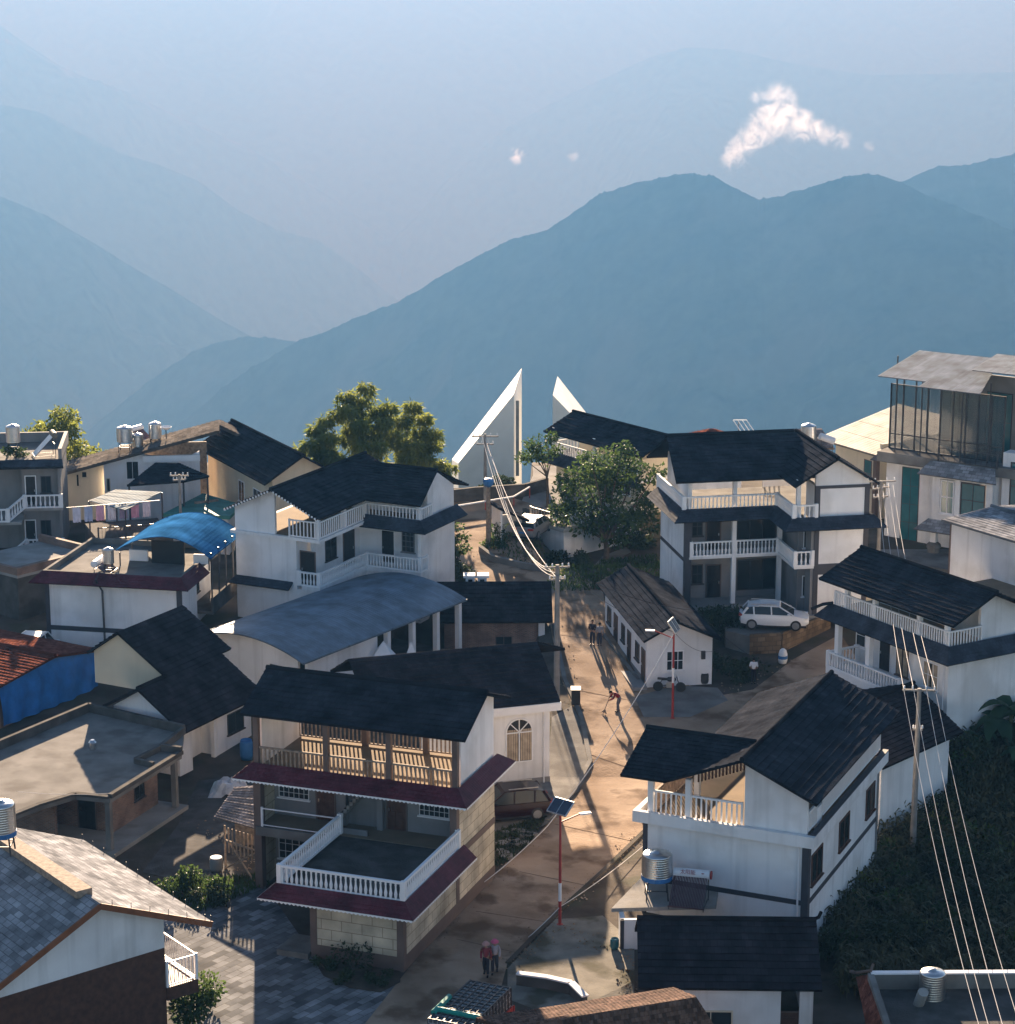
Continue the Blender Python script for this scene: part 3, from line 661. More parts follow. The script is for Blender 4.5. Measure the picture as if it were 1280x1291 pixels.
# roofs: main gable along a, wing gable along b
be = -.75; ze = h.lz(607, 1, be); e0 = h.la(853, be, ze); rr = bD*.5; zr = h.lz(549, 0.2, rr); r0 = h.la(840.4, rr, zr); r1 = h.la(1001, rr, zr)
awr = h.la(1057, bw-.6, 10); zw = h.lz(578, awr, bw-.6); zwe = h.lz(614, h.la(1002,bw-.6,zt3), bw-.6); awl = h.la(1002, bw-.6, zwe); awR = 2*awr-awl
bwr = rr - 1.2
bb = 2*rr - be
h.roof([((e0,be,ze),(r1+1.6,be,ze),(r1,rr,zr),(r0,rr,zr)), ((e0,bb,ze),(r1,bb,ze),(r1,rr,zr),(r0,rr,zr)),
        ((awl,bw-.6,zwe),(awl,rr+1.5,zwe),(awr,rr+1.5,zw),(awr,bw-.6,zw)), ((awR,bw-.6,zwe),(awR,rr+1.5,zwe),(awr,rr+1.5,zw),(awr,bw-.6,zw))], 'roof', [((r0,rr,zr),(r1,rr,zr)), ((awr,bw-.6,zw),(awr,rr+1.5,zw))])
h.poly('gable', 'white', [(aw0,bw+.02,zt3),(aR,bw+.02,zt3),(awR-.5,bw+.02,zwe+.1),(awr,bw+.02,zw-.18),(aw0,bw+.02,zwe+(aw0-awl)*(zw-zwe)/(awr-awl)-.18)], (0,.2,0))
h.poly('gable', 'white', [(.3,.5,z3),(.3,bb-1.2,z3),(.3,bb-1.2,ze+.3),(.3,rr,zr-.2),(.3,.5,ze+.5)], (.2,0,0))
h.cols([(h.la(870,.0,7),.1,z3,ze+.3),(am,.1,z3,ze+.3),(h.la(1007,bw,7),bw+.1,z3,zwe+.3)], .26)
HD = h
# ------------------------------------------------------------------ L shaped white house, left of the road
h = House('l_shaped_house', 'white L shaped house with dark roof and wrapping balconies below the bamboo', 'house', 401, 684, 7.3, 26.1, 1.3)
zs = 6.0; zl = 3.0                               # upper and lower slab, local
bF = h.lb(297, 0, zs); aI = h.la(461, 0, zs); bW = h.lb(523, aI, zl); bE = h.lb(534, aI+.5, zl); aB = h.la(562, bE, zl)
bs = h.lb(374, 0, zl+1)                          # solid front wall begins here
aB = max(aB, aI+5)
h.walls('white', (0,.25,bs,bF,-.5,zs), (.25,aB,bF-.25,bF,-.5,zs), (1.4,aI+1.3,1.2,1.4,-.5,zs), (.25,1.4,bs,bs+.2,-.5,zs), (aI+1.3,aI+1.5,bE+.25,1.4,-.5,zs), (aI+.2,aB,bE,bE+.25,-.5,zs), label='white rendered wall')
h.walls('white', (0,.25,0,bs-.01,-.5,zl-.3), (.25,aI,0,.25,-.5,zl-.3), (aI,aI+.25,bE,.25,-.5,zl-.3), name='lower_wall')
h.part('balcony_slab', MB().box(-.15,aI+1.3,-.15,1.2,zl-.3,zl).box(aI-.15,aI+1.3,bE-.15,-.15,zl-.302,zl+.002), 'white')
h.part('upper_slab', MB().box(-.25,aI+1.5,-.25,bF+.25,zs,zs+.2).box(aI-.25,aB+.2,bE-.25,-.25,zs,zs+.202).box(aI+1.5,aB,-.25,bF,zs,zs+.198), 'white')
h.part('terrace_floor', MB().box(.02,aI+1.4,.02,bF-.1,zs+.2,zs+.22).box(aI+1.4,aB-.1,bE+.1,bF-.1,zs+.202,zs+.221), 'tile_floor')
h.rail([(-.05,bs-.2,zl),(-.05,-.05,zl),(aI-.05,-.05,zl),(aI-.05,bE-.05,zl),(aI+.9,bE-.05,zl)], .95, gap=.22)
h.skirt([(-.02,bF,zl+.15),(-.02,bs+.3,zl+.15)], [(-.6,bF+.3,zl-.25),(-.6,bs+.3,zl-.25)], 'awning')
h.skirt([(aI-.2,.0,zs+.6),(aI-.2,bE-.2,zs+.6),(aB,bE-.2,zs+.6)], [(aI-.9,.0,zs-.1),(aI-.9,bE-.9,zs-.1),(aB+.2,bE-.9,zs-.1)], 'awning')
h.door('L', .0+.251, bs-.2, .4, zl+.02, zl+2.2, 'black', 'brown')
A = lambda px: h.la(px, 1.2, zl+1.2)
h.win('R', 1.2, A(410), A(424), zl+.9, zl+2.3, 2, 1, 'dark_metal')
h.door('R', 1.2, A(433), A(446), zl+.02, zl+2.3, 'black', 'brown')
B = lambda px: h.lb(px, aI+1.3, zl+1.2)
h.door('L', aI+1.3, B(482), B(497), zl+.02, zl+2.2, 'black', 'white_clean')
h.win('L', aI+1.3, B(507), B(523), zl+.9, zl+2.4, 3, 4, 'grey_wall')
zu = zs+.2
h.rail([(-.12,bs+.4,zu),(-.12,-.12,zu),(aI-.12,-.12,zu)], 1.15, 'picket', 'white_clean', gap=.25)
h.rail([(aI-.12,-.1,zu),(aI-.12,bE-.12,zu),(aI+1.5,bE-.12,zu)], 1.15, 'picket', 'white_clean', gap=.25)
# roofs
ao = -.7
ze = h.lz(655, ao, h.lb(401, ao, zs+1.7)); be = h.lb(401, ao, ze); bR = h.lb(341, ao, ze+1.6); zr = h.lz(617, ao, bR); bL = 2*bR-be
aRdg = h.la(454, bR, zr)
zwe = ze; awe = aI-.75; bwe = h.lb(530, awe, zwe)
awr = awe + (zr-ze)/((zr-ze)/(bR-be)) ; bwr = h.lb(551, awr, zr)
h.roof([((ao,be,ze),(aB+.5,be,ze),(aB+.5,bR,zr),(ao,bR,zr)), ((ao,bL,ze),(aB+.5,bL,ze),(aB+.5,bR,zr),(ao,bR,zr)),
        ((awe,be+.01,zwe),(awe,bwe,zwe),(awr,bwr,zr),(awr,bR,zr)), ((2*awr-awe,be+.01,zwe),(2*awr-awe,bwe,zwe),(awr,bwr,zr),(awr,bR,zr))], 'roof', [((ao,bR,zr),(aB+.5,bR,zr)), ((awr,bR,zr),(awr,bwr,zr))])
# pale tile ends along the gable
mb = MB()
for i in range(16):
    for s_ in (0, 1):
        p = Vector((ao-.02,be,ze-.02)).lerp(Vector((ao-.02,bR,zr-.02)), i/16) if s_ == 0 else Vector((ao-.02,bL,ze-.02)).lerp(Vector((ao-.02,bR,zr-.02)), i/16)
        mb.box(p.x-.03,p.x,p.y-.06,p.y+.06,p.z-.12,p.z)
h.part('verge_tile_ends', mb, 'white_clean')
bsu = h.lb(347, 0, zs+1)
kk = (zr-ze)/(bR-be)
h.poly('gable', 'white', [(-.02,bsu,zu),(-.02,bF,zu),(-.02,bF,ze+kk*(bL-bF)-.15),(-.02,bR,zr-.15),(-.02,bsu,zr-.15-kk*abs(bR-bsu))], (.2,0,0))
h.poly('gable', 'white', [(awe+2.0,bE+.05,zu),(aB,bE+.05,zu),(aB,bE+.05,zwe+.2),(awr,bE+.05,zr-.15),(awe+2.0,bE+.05,zwe+kk*2.0-.15)], (0,.2,0))
h.walls('white', (aI+2.5,aI+2.7,bE+.3,bF-.3,zu,ze+.5), name='upper_wall')
h.cols([(.1,.05,zu,ze+.2),(aI*.55,.05,zu,ze+.2),(aI+.1,.05,zu,ze+.2),(aI+.1,bE+.1,zu,zwe+.2)], .26, 'white_clean')
# ------------------------------------------------------------------ hall with curved corrugated roof
h = House('corrugated_hall', 'long white hall under a low curved blue grey corrugated roof', 'hall', 390, 833, 3.9, 34, .3)
z0 = 3.6; L = h.la(589, 0, z0); bR = h.lb(317, 0, z0+1.2); zr = h.lz(798, 0, bR); bL = h.lb(246, 0, z0+.6); zL = h.lz(800, 0, bL)
def qc(t):                                       # curve through the two eaves and the ridge
    b = bL*t; u = bR/bL
    z = z0*((t-u)*(t-1))/((0-u)*(0-1)) + zr*(t*(t-1))/(u*(u-1)) + zL*(t*(t-u))/((1-u))
    return b, z
mb = MB(); N = 18; prev = None; acc = 0
for i in range(N+1):
    b, z = qc(i/N)
    if prev:
        d = math.hypot(b-prev[0], z-prev[1])
        mb.add([(-.6,prev[0],prev[1]),(L,prev[0],prev[1]),(L,b,z),(-.6,b,z)], [(0,1,2,3)], [[(0,acc),(L+.6,acc),(L+.6,acc+d),(0,acc+d)]])
        mb.add([(-.6,prev[0],prev[1]-.08),(L,prev[0],prev[1]-.08),(L,b,z-.08),(-.6,b,z-.08)], [(3,2,1,0)]); acc += d
        for a_ in (-.6, L): mb.add([(a_,prev[0],prev[1]-.08),(a_,b,z-.08),(a_,b,z),(a_,prev[0],prev[1])], [(0,1,2,3) if a_ > 0 else (3,2,1,0)])
    prev = (b, z)
mb.box(-.6,L,-.03,.0,z0-.12,z0+.0)
h.part('roof', mb, 'corr')
top = [(.25, qc(t)[0], qc(t)[1]-.1) for t in (.12,.3,.5,.7,.9)]
h.poly('gable', 'white', [(.25,.12*bL,-.3)] + top + [(.25,.9*bL,-.3)], (.2,0,0))
h.walls('white', (.45,L*.45,.5,.7,-2,z0-.2), (.45,L-.5,bL*.9-.2,bL*.9,-2,zL-.2), label='white rendered wall')
h.cols([(L*f_, .35, -2, z0-.1) for f_ in (.5,.66,.82,.97)], .32)
h.win('L', .25, bL*.22, bL*.36, 1.9, 2.8, 1, 1, 'dark_metal')
h.walls('conc_dark', (.5,L-.4,.9,bL*.88,0,.15), name='floor_slab')
# ------------------------------------------------------------------ brick fronted house with plain dark roof
h = House('brick_fronted_house', 'low house with red brick front and plain dark roof beside the grey pole', 'house', 560, 783, 2.3, 89, -1.3)
z = 3.6; A1 = h.la(697, 0, z); be = 3.0; zr = h.lz(733, 3, be)
h.roof([((-.5,-.3,z),(A1,-.3,z),(A1,be,zr),(-.5,be,zr)), ((-.5,be*2,z+.3),(A1,be*2,z+.3),(A1,be,zr),(-.5,be,zr))], 'roof_warm')
h.walls('brickwall', (0,A1-.9,.6,.85,-.3,z-.1), label='red brick front wall'); h.walls('white', (A1-.9,A1-.5,.2,be*1.6,-.3,z-.05), (0,.3,.86,be*1.6,-.3,z), name='end_wall')
h.win('R', .6, 3.3, 4.4, 1.2, 2.4, 2, 1, 'brown')
for px in (593, 608):
    a_ = h.la(px, 4.3, zr); zz = zr-.55
    o = h.part('chimney_vent', MB().box(a_-.3,a_+.3,4.0,4.6,zz,zz+.55), 'white_clean'); h.part('vent_cap', MB().box(a_-.45,a_+.45,3.85,4.75,zz+.55,zz+.7), 'white_clean', o)
    h.part('vent_opening', MB().box(a_-.15,a_+.15,3.985,4.0,zz+.15,zz+.42), 'black', o)
# ------------------------------------------------------------------ white house with arched window
h = House('arched_window_house', 'white house with a tall arched window and plain dark roof behind the red car', 'house', 622, 992, .1, 72, 0)
A1 = h.la(693, 0, 1.5); zt = h.lz(893, A1, 0)
h.walls('white', (-4,A1,0,.25,.35,zt), (A1-.25,A1,.25,6,.35,zt), label='white rendered wall'); h.walls('grey_wall', (-4,A1+.03,-.03,.0,0,.35), name='plinth')
h.part('parapet', MB().box(-4,A1+.5,-.5,-.25,zt,zt+.45).box(A1+.25,A1+.5,-.25,6,zt,zt+.45), 'white_clean')
ze = zt+.5; br_ = 4.4; zr = h.lz(812, A1-1, br_)
a_l = h.la(440, br_, zr)
h.roof([((a_l,-.45,ze),(A1+.45,-.45,ze),(h.la(677,br_,zr),br_,zr),(a_l,br_,zr)), ((a_l,br_*2,ze),(h.la(690,12,ze),br_*2,ze),(h.la(677,br_,zr),br_,zr),(a_l,br_,zr))], 'roof_warm')
q0, q1 = h.la(638,0,2), h.la(671,0,2); zb_, zt_ = h.lz(962,q0,0), h.lz(908,q0,0); r = (q1-q0)/2; cx_ = (q0+q1)/2; zc = zt_-r
def arch(R_, z0, d): return [(cx_-R_, d, z0), (cx_+R_, d, z0)] + [(cx_+R_*math.cos(t*math.pi/14), d, zc+R_*math.sin(t*math.pi/14)) for t in range(15)]
mb = MB()
for i in range(14):
    t0, t1 = i*math.pi/14, (i+1)*math.pi/14; mb.bar((cx_+r*math.cos(t0),-.03,zc+r*math.sin(t0)), (cx_+r*math.cos(t1),-.03,zc+r*math.sin(t1)), .07, .07, up=(0,1,0))
for x_ in (-r, 0, r): mb.box(cx_+x_-.035,cx_+x_+.035,-.065,.0,zb_,zc)
for z_ in (zb_, zc-.02): mb.box(cx_-r,cx_+r,-.062,.0,z_-.03,z_+.03)
for t in (45, 90, 135): mb.bar((cx_,-.03,zc), (cx_+r*math.cos(R(t)),-.03,zc+r*math.sin(R(t))), .05, .05, up=(0,1,0))
fr = h.part('window', mb, 'white_clean', label='tall arched window with curtains')
h.part('pane', MB().prism(arch(r-.02, zb_, -.004), (0,-.012,0)), 'glass', fr)
mb = MB()
for s_ in (-1, 1):
    for i in range(5): mb.box(cx_+s_*(r*.95-i*.13),cx_+s_*(r*.95-i*.13-.11),-.024-.004*(i % 2),-.018,zb_+.05,zc+.15)
h.part('curtain', mb, 'curtain', fr)
h.part('downpipe', MB().tube([(A1-.35,-.07,zt),(A1-.35,-.07,.05)], .045, 6), 'white_metal')
# ------------------------------------------------------------------ white house with charcoal roof behind the brick house
h = House('charcoal_roof_house', 'low white house with charcoal roof and stepped gable beside the blue tarpaulin wall', 'house', 231, 917, 3.0, 28, .1)
z = 2.9; L = h.la(325, 0, z); bR = h.lb(175, -.5, z+1.6); zr = h.lz(868, -.5, bR); bL = h.lb(131, -.5, z+.4); zL = h.lz(889, -.5, bL)
h.roof([((-.6,-.5,z-.1),(L,-.5,z-.1),(L,bR,zr),(-.6,bR,zr)), ((-.6,bL,zL),(2.2,bL,zL),(2.2,bR,zr),(-.6,bR,zr))], 'roof_warm', [((-.6,bR,zr),(2.0,bR,zr))])
h.poly('gable', 'white', [(0,.3,0),(0,bL-.3,0),(0,bL-.3,zL-.1),(0,bR,zr-.15),(0,.3,z+.1)], (.25,0,0))
h.walls('white', (.25,1.2,.3,.55,0,z), (1.2,1.4,.55,1.6,0,z), (1.4,3.6,1.4,1.6,0,z), (3.6,L-.3,.3,.55,0,z), (3.6,3.8,.55,1.4,0,z), label='white rendered wall')
h.door('R', 1.4, 1.7, 2.5, .1, 2.1, 'black', 'brown'); h.win('R', .3, 4.6, 6.2, 1.0, 2.2, 2, 1, 'dark_metal')
h.cols([(3.4,.4,0,z)], .25)
# taller rear part of the roof, continuing the same slope up to the left
k2 = (zr-z)/(bR+.5); b2 = bR
for i in range(300):
    q = bR + i*.02
    if h.pr(2.0, q, z+k2*(q+.5))[0] <= 147: b2 = q; break
z2_ = z+k2*(b2+.5)
h.roof([((2.0,bR-.1,zr-.06),(L+1,bR-.1,zr-.06),(L+1,b2,z2_),(2.0,b2,z2_)), ((2.0,b2+2.2,z2_-1.5),(L+1,b2+2.2,z2_-1.5),(L+1,b2,z2_),(2.0,b2,z2_))], 'roof_warm', name='upper_roof')
h.poly('gable', 'cream', [(2.3,bR+.1,zr-1.2),(2.3,b2+1.9,zr-1.2),(2.3,b2+1.9,z2_-1.45),(2.3,b2,z2_-.16),(2.3,bR+.1,zr-.1)], (.2,0,0))
# ------------------------------------------------------------------ flat roofed brick house
h = House('flat_roof_brick_house', 'single storey brick house with stained flat concrete roof and open corner porch', 'house', 139, 1010, 3.0, 22, 0)
z = 3.0; A1 = h.la(229, 0, z); bL = 15.0
pts = [h.W(0,0)]
def lp(px, py): 
    w = at_z(px, py, z+.15) - h.o; return (w.dot(h.av), w.dot(h.bv))
o_ = [(0,0),(A1,0),lp(232,925),lp(112,897),lp(-25,955),lp(-25,1045),lp(48,1016),lp(95,1002)]
h.part('roof_slab', MB().prism([(a,b,z-.12) for a,b in o_], (0,0,.27)), 'conc')
def para(pts, zz, hh, w=.22, m='conc_dark', name='parapet'):
    mb = MB()
    for p, q in zip(pts, pts[1:]): mb.bar((p[0],p[1],zz+hh/2), (q[0],q[1],zz+hh/2), w, hh)
    h.part(name, mb, m)
para(o_[2:5], z+.15, .5); para([o_[1],(A1,-.0+1.2),o_[2]], z+.15, .4); para(o_[5:8]+[(0,0)], z+.15, .12, .3)
para([(0,0),(A1,0)], z+.15, .22, .25); para([(A1,1.3),(A1-2.2,1.5),(A1-2.4,.3)], z+.152, .3, .2)
h.walls('brickwall', (2.4,2.65,1.4,bL-4,0,z-.13), (2.65,A1-.2,1.4,1.65,0,z-.13), (A1-.3,A1-.05,1.65,4.0,0,z-.13), (.3,.5,3.5,9,0,z-.13), label='bare red brick wall')
h.cols([(.3,.3,0,z-.12),(A1-.3,.3,0,z-.12)], .28, 'conc'); h.part('porch_floor', MB().box(-.1,A1+.2,-.2,5,0.03,.25), 'conc_pale')
h.win('R', 1.4, A1-2.6, A1-1.6, 1.2, 2.3, 2, 1, 'dark_metal'); h.door('L', 2.4, 2.4, 3.4, .26, 2.3, 'black', 'brown')
HF = h
h.part('roof_pipe', MB().lathe([(.16,0),(.16,.35),(.22,.36),(.1,.5)], (*lp(117,944), z+.15), 10), 'steel')
# ------------------------------------------------------------------ white house with long balconies, right edge
h = House('balcony_house', 'white house with slate awning, open roof terrace and long front balcony, right edge', 'house', 1197, 825, 6.3, 58.85, .2)
z1, z2 = 3.0, 6.1
bl = h.lb(1150, 0, z1+1); bE = h.lb(1054, 0, z1+1); bS = h.lb(1041, -.9, z1-.5); aE = 14
h.walls('white', (0,.25,0,bl,-2,z2), (.25,aE,0,.25,-2,z2), (.25,1.5,bl-.25,bl,-2,z2), (1.5,1.75,bl-.25,bE,-2,z2), (1.5,aE,bE-.25,bE,-2,z2), label='white rendered wall')
h.part('balcony_slab', MB().box(-.9,1.5,bl,bS,z1-.45,z1), 'white_clean'); h.part('top_slab', MB().box(-.3,aE,-.3,bE+.5,z2,z2+.2), 'tile_floor')
h.rail([(-.8,bl+.1,z1),(-.8,bS-.1,z1),(1.4,bS-.1,z1)], .95, gap=.24)
h.cols([(-.55,h.lb(px,-.55,z1+1.2),z1,z2) for px in (1057,1096)], .32, 'white_clean'); h.cols([(-.55,h.lb(px,-.55,z1-1.2),-1,z1-.45) for px in (1057,1096)], .3, 'white_clean')
B = lambda px, z=4.2: h.lb(px, 1.5, z)
h.win('L', 1.5, B(1092), B(1080), z1+.9, z1+2.3, 1, 2, 'white_clean'); h.door('L', 1.5, B(1123), B(1110), z1+.02, z1+2.3, 'black', 'white_clean'); h.win('L', 1.5, B(1146), B(1131), z1+.1, z1+2.4, 2, 1, 'brown', curtain=True)
h.win('L', 0, h.lb(1183,0,4), h.lb(1164,0,4), z1+.75, z1+2.25, 3, 2, 'white_metal', curtain=True)
h.win('L', 1.5, B(1096,1.2), B(1088,1.2), .8, 2.2, 1, 1, 'white_clean'); h.door('L', 1.5, B(1117,1.2), B(1108,1.2), .02, 2.2, 'black', 'white_clean')
zo, zi = z2-.25, z2+.55
h.skirt([(aE,-.25,zi),(-.25,-.25,zi),(-.25,bE+.3,zi)], [(aE,-1.0,zo),(-1.0,-1.0,zo),(-1.0,bE+.9,zo)], 'awning')
mb = MB(); mb.tube([(-.25,bE+.1,zi+.05),(-.6,bE+.6,zi-.1),(-1.05,bE+1.1,zo+.35)], .1, 6); h.part('upturned_ridge', mb, 'awning')
zt = z2+.25
aw = h.la(1238, -.1, zt+1)
h.rail([(-.15,bE,zt),(-.15,-.1,zt),(aw,-.1,zt)], 1.1, 'picket', 'white_clean', gap=.2)
ao = -.85; ze = z2+2.4
for _ in range(5): b0 = h.lb(1201.8, ao, ze); ze = h.lz(790, ao, b0)
b1 = h.lb(1032.2, ao, ze); ar = 2.3; zr = ze+1.5
for _ in range(5): b0r = h.lb(1258.7, ar, zr); zr = h.lz(747, ar, b0)
h.roof([((ao,b0,ze),(ao,b1,ze),(ar,b1,zr),(ar,b0,zr)), ((5.6,b0,ze),(5.6,b1,ze),(ar,b1,zr),(ar,b0,zr))], 'roof', [((ar,b0,zr),(ar,b1,zr))])
h.poly('gable', 'white', [(aw,.0,zt),(aE,.0,zt),(aE,.0,zt+.8),(5.2,.0,ze),(ar,.0,zr-.18),(aw,.0,ze+(zr-ze)*(aw-ao)/(ar-ao)-.15)], (0,.2,0))
h.walls('white', (3.0,3.2,.25,bE-.3,zt,zr-.4), name='upper_wall')
h.cols([(.0,h.lb(px,0,zt+1),zt,ze+.3) for px in (1195,1160,1104,1069)], .26, 'white_clean'); h.part('downpipe', MB().tube([(-.07,.3,z2-.3),(-.07,.3,-1.5)], .05, 6), 'white_metal')
# ------------------------------------------------------------------ low roof between the two white houses
h = House('small_charcoal_roof_house', 'small white house with charcoal roof tucked behind the black trimmed white house', 'house', 1112, 962, 3.2, 42, -1.5)
z = 4.7; L = h.la(1215, -.5, z); 
zr = z+2; bR = 4.2
for _ in range(5): aR = h.la(1150, bR, zr); zr = h.lz(862, aR, bR)
h.roof([((-.6,-.5,z),(L,-.5,z),(aR+.2,bR,zr),(-.6,bR,zr)), ((-.6,2*bR+.5,z),(L,2*bR+.5,z),(aR+.2,bR,zr),(-.6,bR,zr)), ((L,-.49,z),(L,2*bR+.49,z),(aR+.21,bR+.01,zr),(aR+.21,bR-.01,zr))], 'roof_warm', [((-.6,bR,zr),(aR+.2,bR,zr))])
h.walls('white', (0,L-.6,0,.25,-1,z-.03), (L-.85,L-.6,.25,2*bR,-1,z-.03), (0,.25,.25,2*bR,-1,z-.03), label='white rendered wall')
# ------------------------------------------------------------------ low white house along the road
h = House('roadside_house', 'low white house with dark gable roof, motorcycle parked by its end wall', 'house', 815, 864, 1.0, 80, .9)
gz = h.lz(864, 0, 0); A1 = h.la(898, 0, 1.5); bL = h.lb(763, 0, 1.0); ze = 2.75
be0 = -.8; al = h.la(811, be0, ze); zel = h.lz(809, al, be0); aR = h.la(855, be0, 5); zr = h.lz(784, aR, be0); b1 = h.lb(752, al, zel)
ar_ = h.la(910, be0, 3.2); zer = h.lz(806, ar_, be0)
h.roof([((al,be0,zel),(al,b1,zel),(aR,b1,zr),(aR,be0,zr)), ((ar_,be0,zer),(ar_,b1,zer),(aR,b1,zr),(aR,be0,zr))], 'roof', [((aR,be0,zr),(aR,b1,zr))])
kl = (zr-zel)/(aR-al); kr = (zr-zer)/(ar_-aR)
h.poly('gable', 'white', [(0,0,-.2),(A1,0,-.2),(A1,0,zr-kr*(A1-aR)-.15),(aR,0,zr-.16),(0,0,zr-kl*aR-.15)], (0,.25,0))
h.walls('white', (0,.25,.25,bL,-.2,zr-kl*aR-.12), (A1-.25,A1,.25,bL,-.2,2.6), label='white rendered wall'); h.walls('grey_wall', (-.03,0,0,bL,-.2,.35), (-.9,-.035,-.4,bL,-.2,.12), name='plinth')
h.win('R', 0, h.la(840,0,1.6), h.la(862,0,1.6), .95, 2.2, 3, 2, 'white_clean', t=.06)
h.part('meter_box', MB().box(h.la(884,0,2), h.la(889,0,2), -.15, -.002, 1.6, 2.1), 'dark_metal')
B = lambda px: h.lb(px, 0, 1.3)
h.door('L', 0, .35, 1.2, .1, 2.1, 'black', 'brown')
n = bL
h.win('L', 0, n*.16, n*.25, 1.0, 2.1, 2, 1, 'dark_metal'); h.door('L', 0, n*.36, n*.43, .1, 2.1, 'black', 'brown'); h.win('L', 0, n*.5, n*.58, 1.0, 2.1, 2, 1, 'dark_metal'); h.door('L', 0, n*.68, n*.76, .1, 2.1, 'black', 'brown'); h.win('L', 0, n*.84, n*.93, 1.0, 2.1, 2, 1, 'dark_metal')
HL = h
# ------------------------------------------------------------------ house with balcony behind the big tree
h = House('house_behind_tree', 'cream house with dark roof and white balcony railing behind the round tree', 'house', 806, 640, 3.6, 54, 3.3)
bL = h.lb(690, 0, 3); ao = -.9
ze = 6.0; 
for _ in range(5): b0 = h.lb(808, ao, ze); ze = h.lz(577, ao, b0)
b1 = h.lb(685, ao, ze); ar = 2.0; zr = ze+2
for _ in range(5): zr = h.lz(545, ar, h.lb(826, ar, zr))
br0 = h.lb(826, ar, zr); br1 = h.lb(720, ar, zr)
h.roof([((ao,b0,ze),(ao,b1,ze),(ar,b1,zr),(ar,b0,zr)), ((2*ar-ao,b0,ze),(2*ar-ao,b1,ze),(ar,b1,zr),(ar,b0,zr))], 'roof', [((ar,b0,zr),(ar,b1,zr))])
h.walls('cream', (0,.25,0,bL-1.2,-.3,ze-2.2), (.25,5,0,.25,-.3,ze-.3), (.25,5,bL-1.4,bL-1.2,-.3,ze-2.2), (2,2.2,.25,bL-1.5,ze-2.2,ze+.6), label='cream rendered wall')
h.part('slab', MB().box(-.4,5,-.3,bL-.9,ze-2.2,ze-2.0), 'white_clean')
h.skirt([(-.3,-.2,ze-1.6),(-.3,bL-1.0,ze-1.6),(5,bL-1.0,ze-1.6)], [(-1.1,-.9,ze-2.35),(-1.1,bL-.2,ze-2.35),(5,bL-.2,ze-2.35)], 'awning')
h.rail([(-.3,-.1,ze-2.0),(-.3,bL-1.1,ze-2.0),(3,bL-1.1,ze-2.0)], 1.2, 'picket', 'white_clean', gap=.28)
h.cols([(-.2,q,ze-2.0,ze+.3) for q in (.1,bL*.45,bL-1.2)], .25, 'white_clean')
h.poly('gable', 'cream', [(.2,.0,ze-.5),(2*ar+.5,.0,ze-.5),(2*ar+.5,.0,ze+.1),(ar,.0,zr-.2),(.2,.0,ze+.3)], (0,.2,0))
h.win('L', 0, 1.0, 2.4, 1.0, 2.3, 2, 1, 'white_clean'); h.door('L', 0, 3.2, 4.1, .1, 2.1, 'black', 'brown')
# ------------------------------------------------------------------ walled terrace block with railing
h = House('terrace_block', 'pale grey flat roofed block with railing on top at the bend of the road', 'building', 711, 704, .9, 51, .6)
zt = h.lz(667, 0, 0); bL = h.lb(669, 0, 1); aR = 7.5
zt = 2.3
h.walls('white', (0,.25,0,bL,-.5,zt), (.25,aR,0,.25,-.5,zt), (.25,aR,bL-.25,bL,-.5,zt), (aR-.25,aR,.25,bL-.25,-.5,zt), label='pale rendered wall')
h.part('flat_roof', MB().box(-.2,aR+.2,-.2,bL+.2,zt,zt+.25), 'plaza')
h.rail([(0,bL,zt+.25),(0,0,zt+.25),(aR,0,zt+.25)], .95, 'bar', 'steel', gap=.3)
h = House('gate_house', 'tiny white gate house with dark lean-to roof beside the red brown pole', 'shed', 632, 676, 3.0, 70, 2.6)
h.walls('white', (-.15,.0,-.3,1.6,-.3,2.4), (0,1.4,1.4,1.55,-.3,1.6), (1.4,1.6,0,1.6,-.3,1.6), label='white rendered wall')
h.roof([((2.0,-.5,1.5),(2.0,2.0,1.5),(-.4,2.0,2.7),(-.4,-.5,2.7))], 'roof', th=.15)
# ------------------------------------------------------------------ the pointed monument: two blades
ZB = -12.0
def blade(name, label, front, back, yf, yb):
    F = [at_y(px, py, yf) for px, py in front]; Bk = [at_y(px, py, yb) for px, py in back]
    o = F[0].copy(); o.z = ZB + .5; root = tag(empty(name, o), label, 'monument', 'pointed monument blades')
    n = len(F); mb = MB()
    for L_ in (F, Bk):
        for i in (0, n-1): L_[i].z = ZB
    vs_ = [p - o for p in F + Bk]
    mb.add(vs_, [tuple(range(n)), tuple(range(2*n-1, n-1, -1))] + [((i+1) % n, i, n+i, n+(i+1) % n) for i in range(n)])
    mb.build('blade_body', M['concrete_blade'], root); return root
M['concrete_blade'] = mat('pale_stone_cladding', (.82,.81,.78), .9, .05, .8, .08, 20, spec=.1)
r_ = blade('monument_blade', 'taller left white pointed monument blade, slanting up to the right', [(578,606),(578,584),(648,497),(648,606)], [(570,600),(570,579),(658,464),(658,600)], 215, 231)
r2_ = blade('monument_blade', 'shorter right white pointed monument blade, slanting down to the right', [(697,606),(697,498),(722,524),(780,580),(780,606)], [(703,600),(703,474),(742,524),(800,585),(800,600)], 216, 232)
mb = MB(); 
for px in (652.5,):
    p = at_y(px, 505, 215.2); q = at_y(px, 600, 215.2); mb.bar(p, q, .05, .3)
o = mb.build('joint_strip', M['conc_pale']); o.parent = r_; o.location = -r_.location
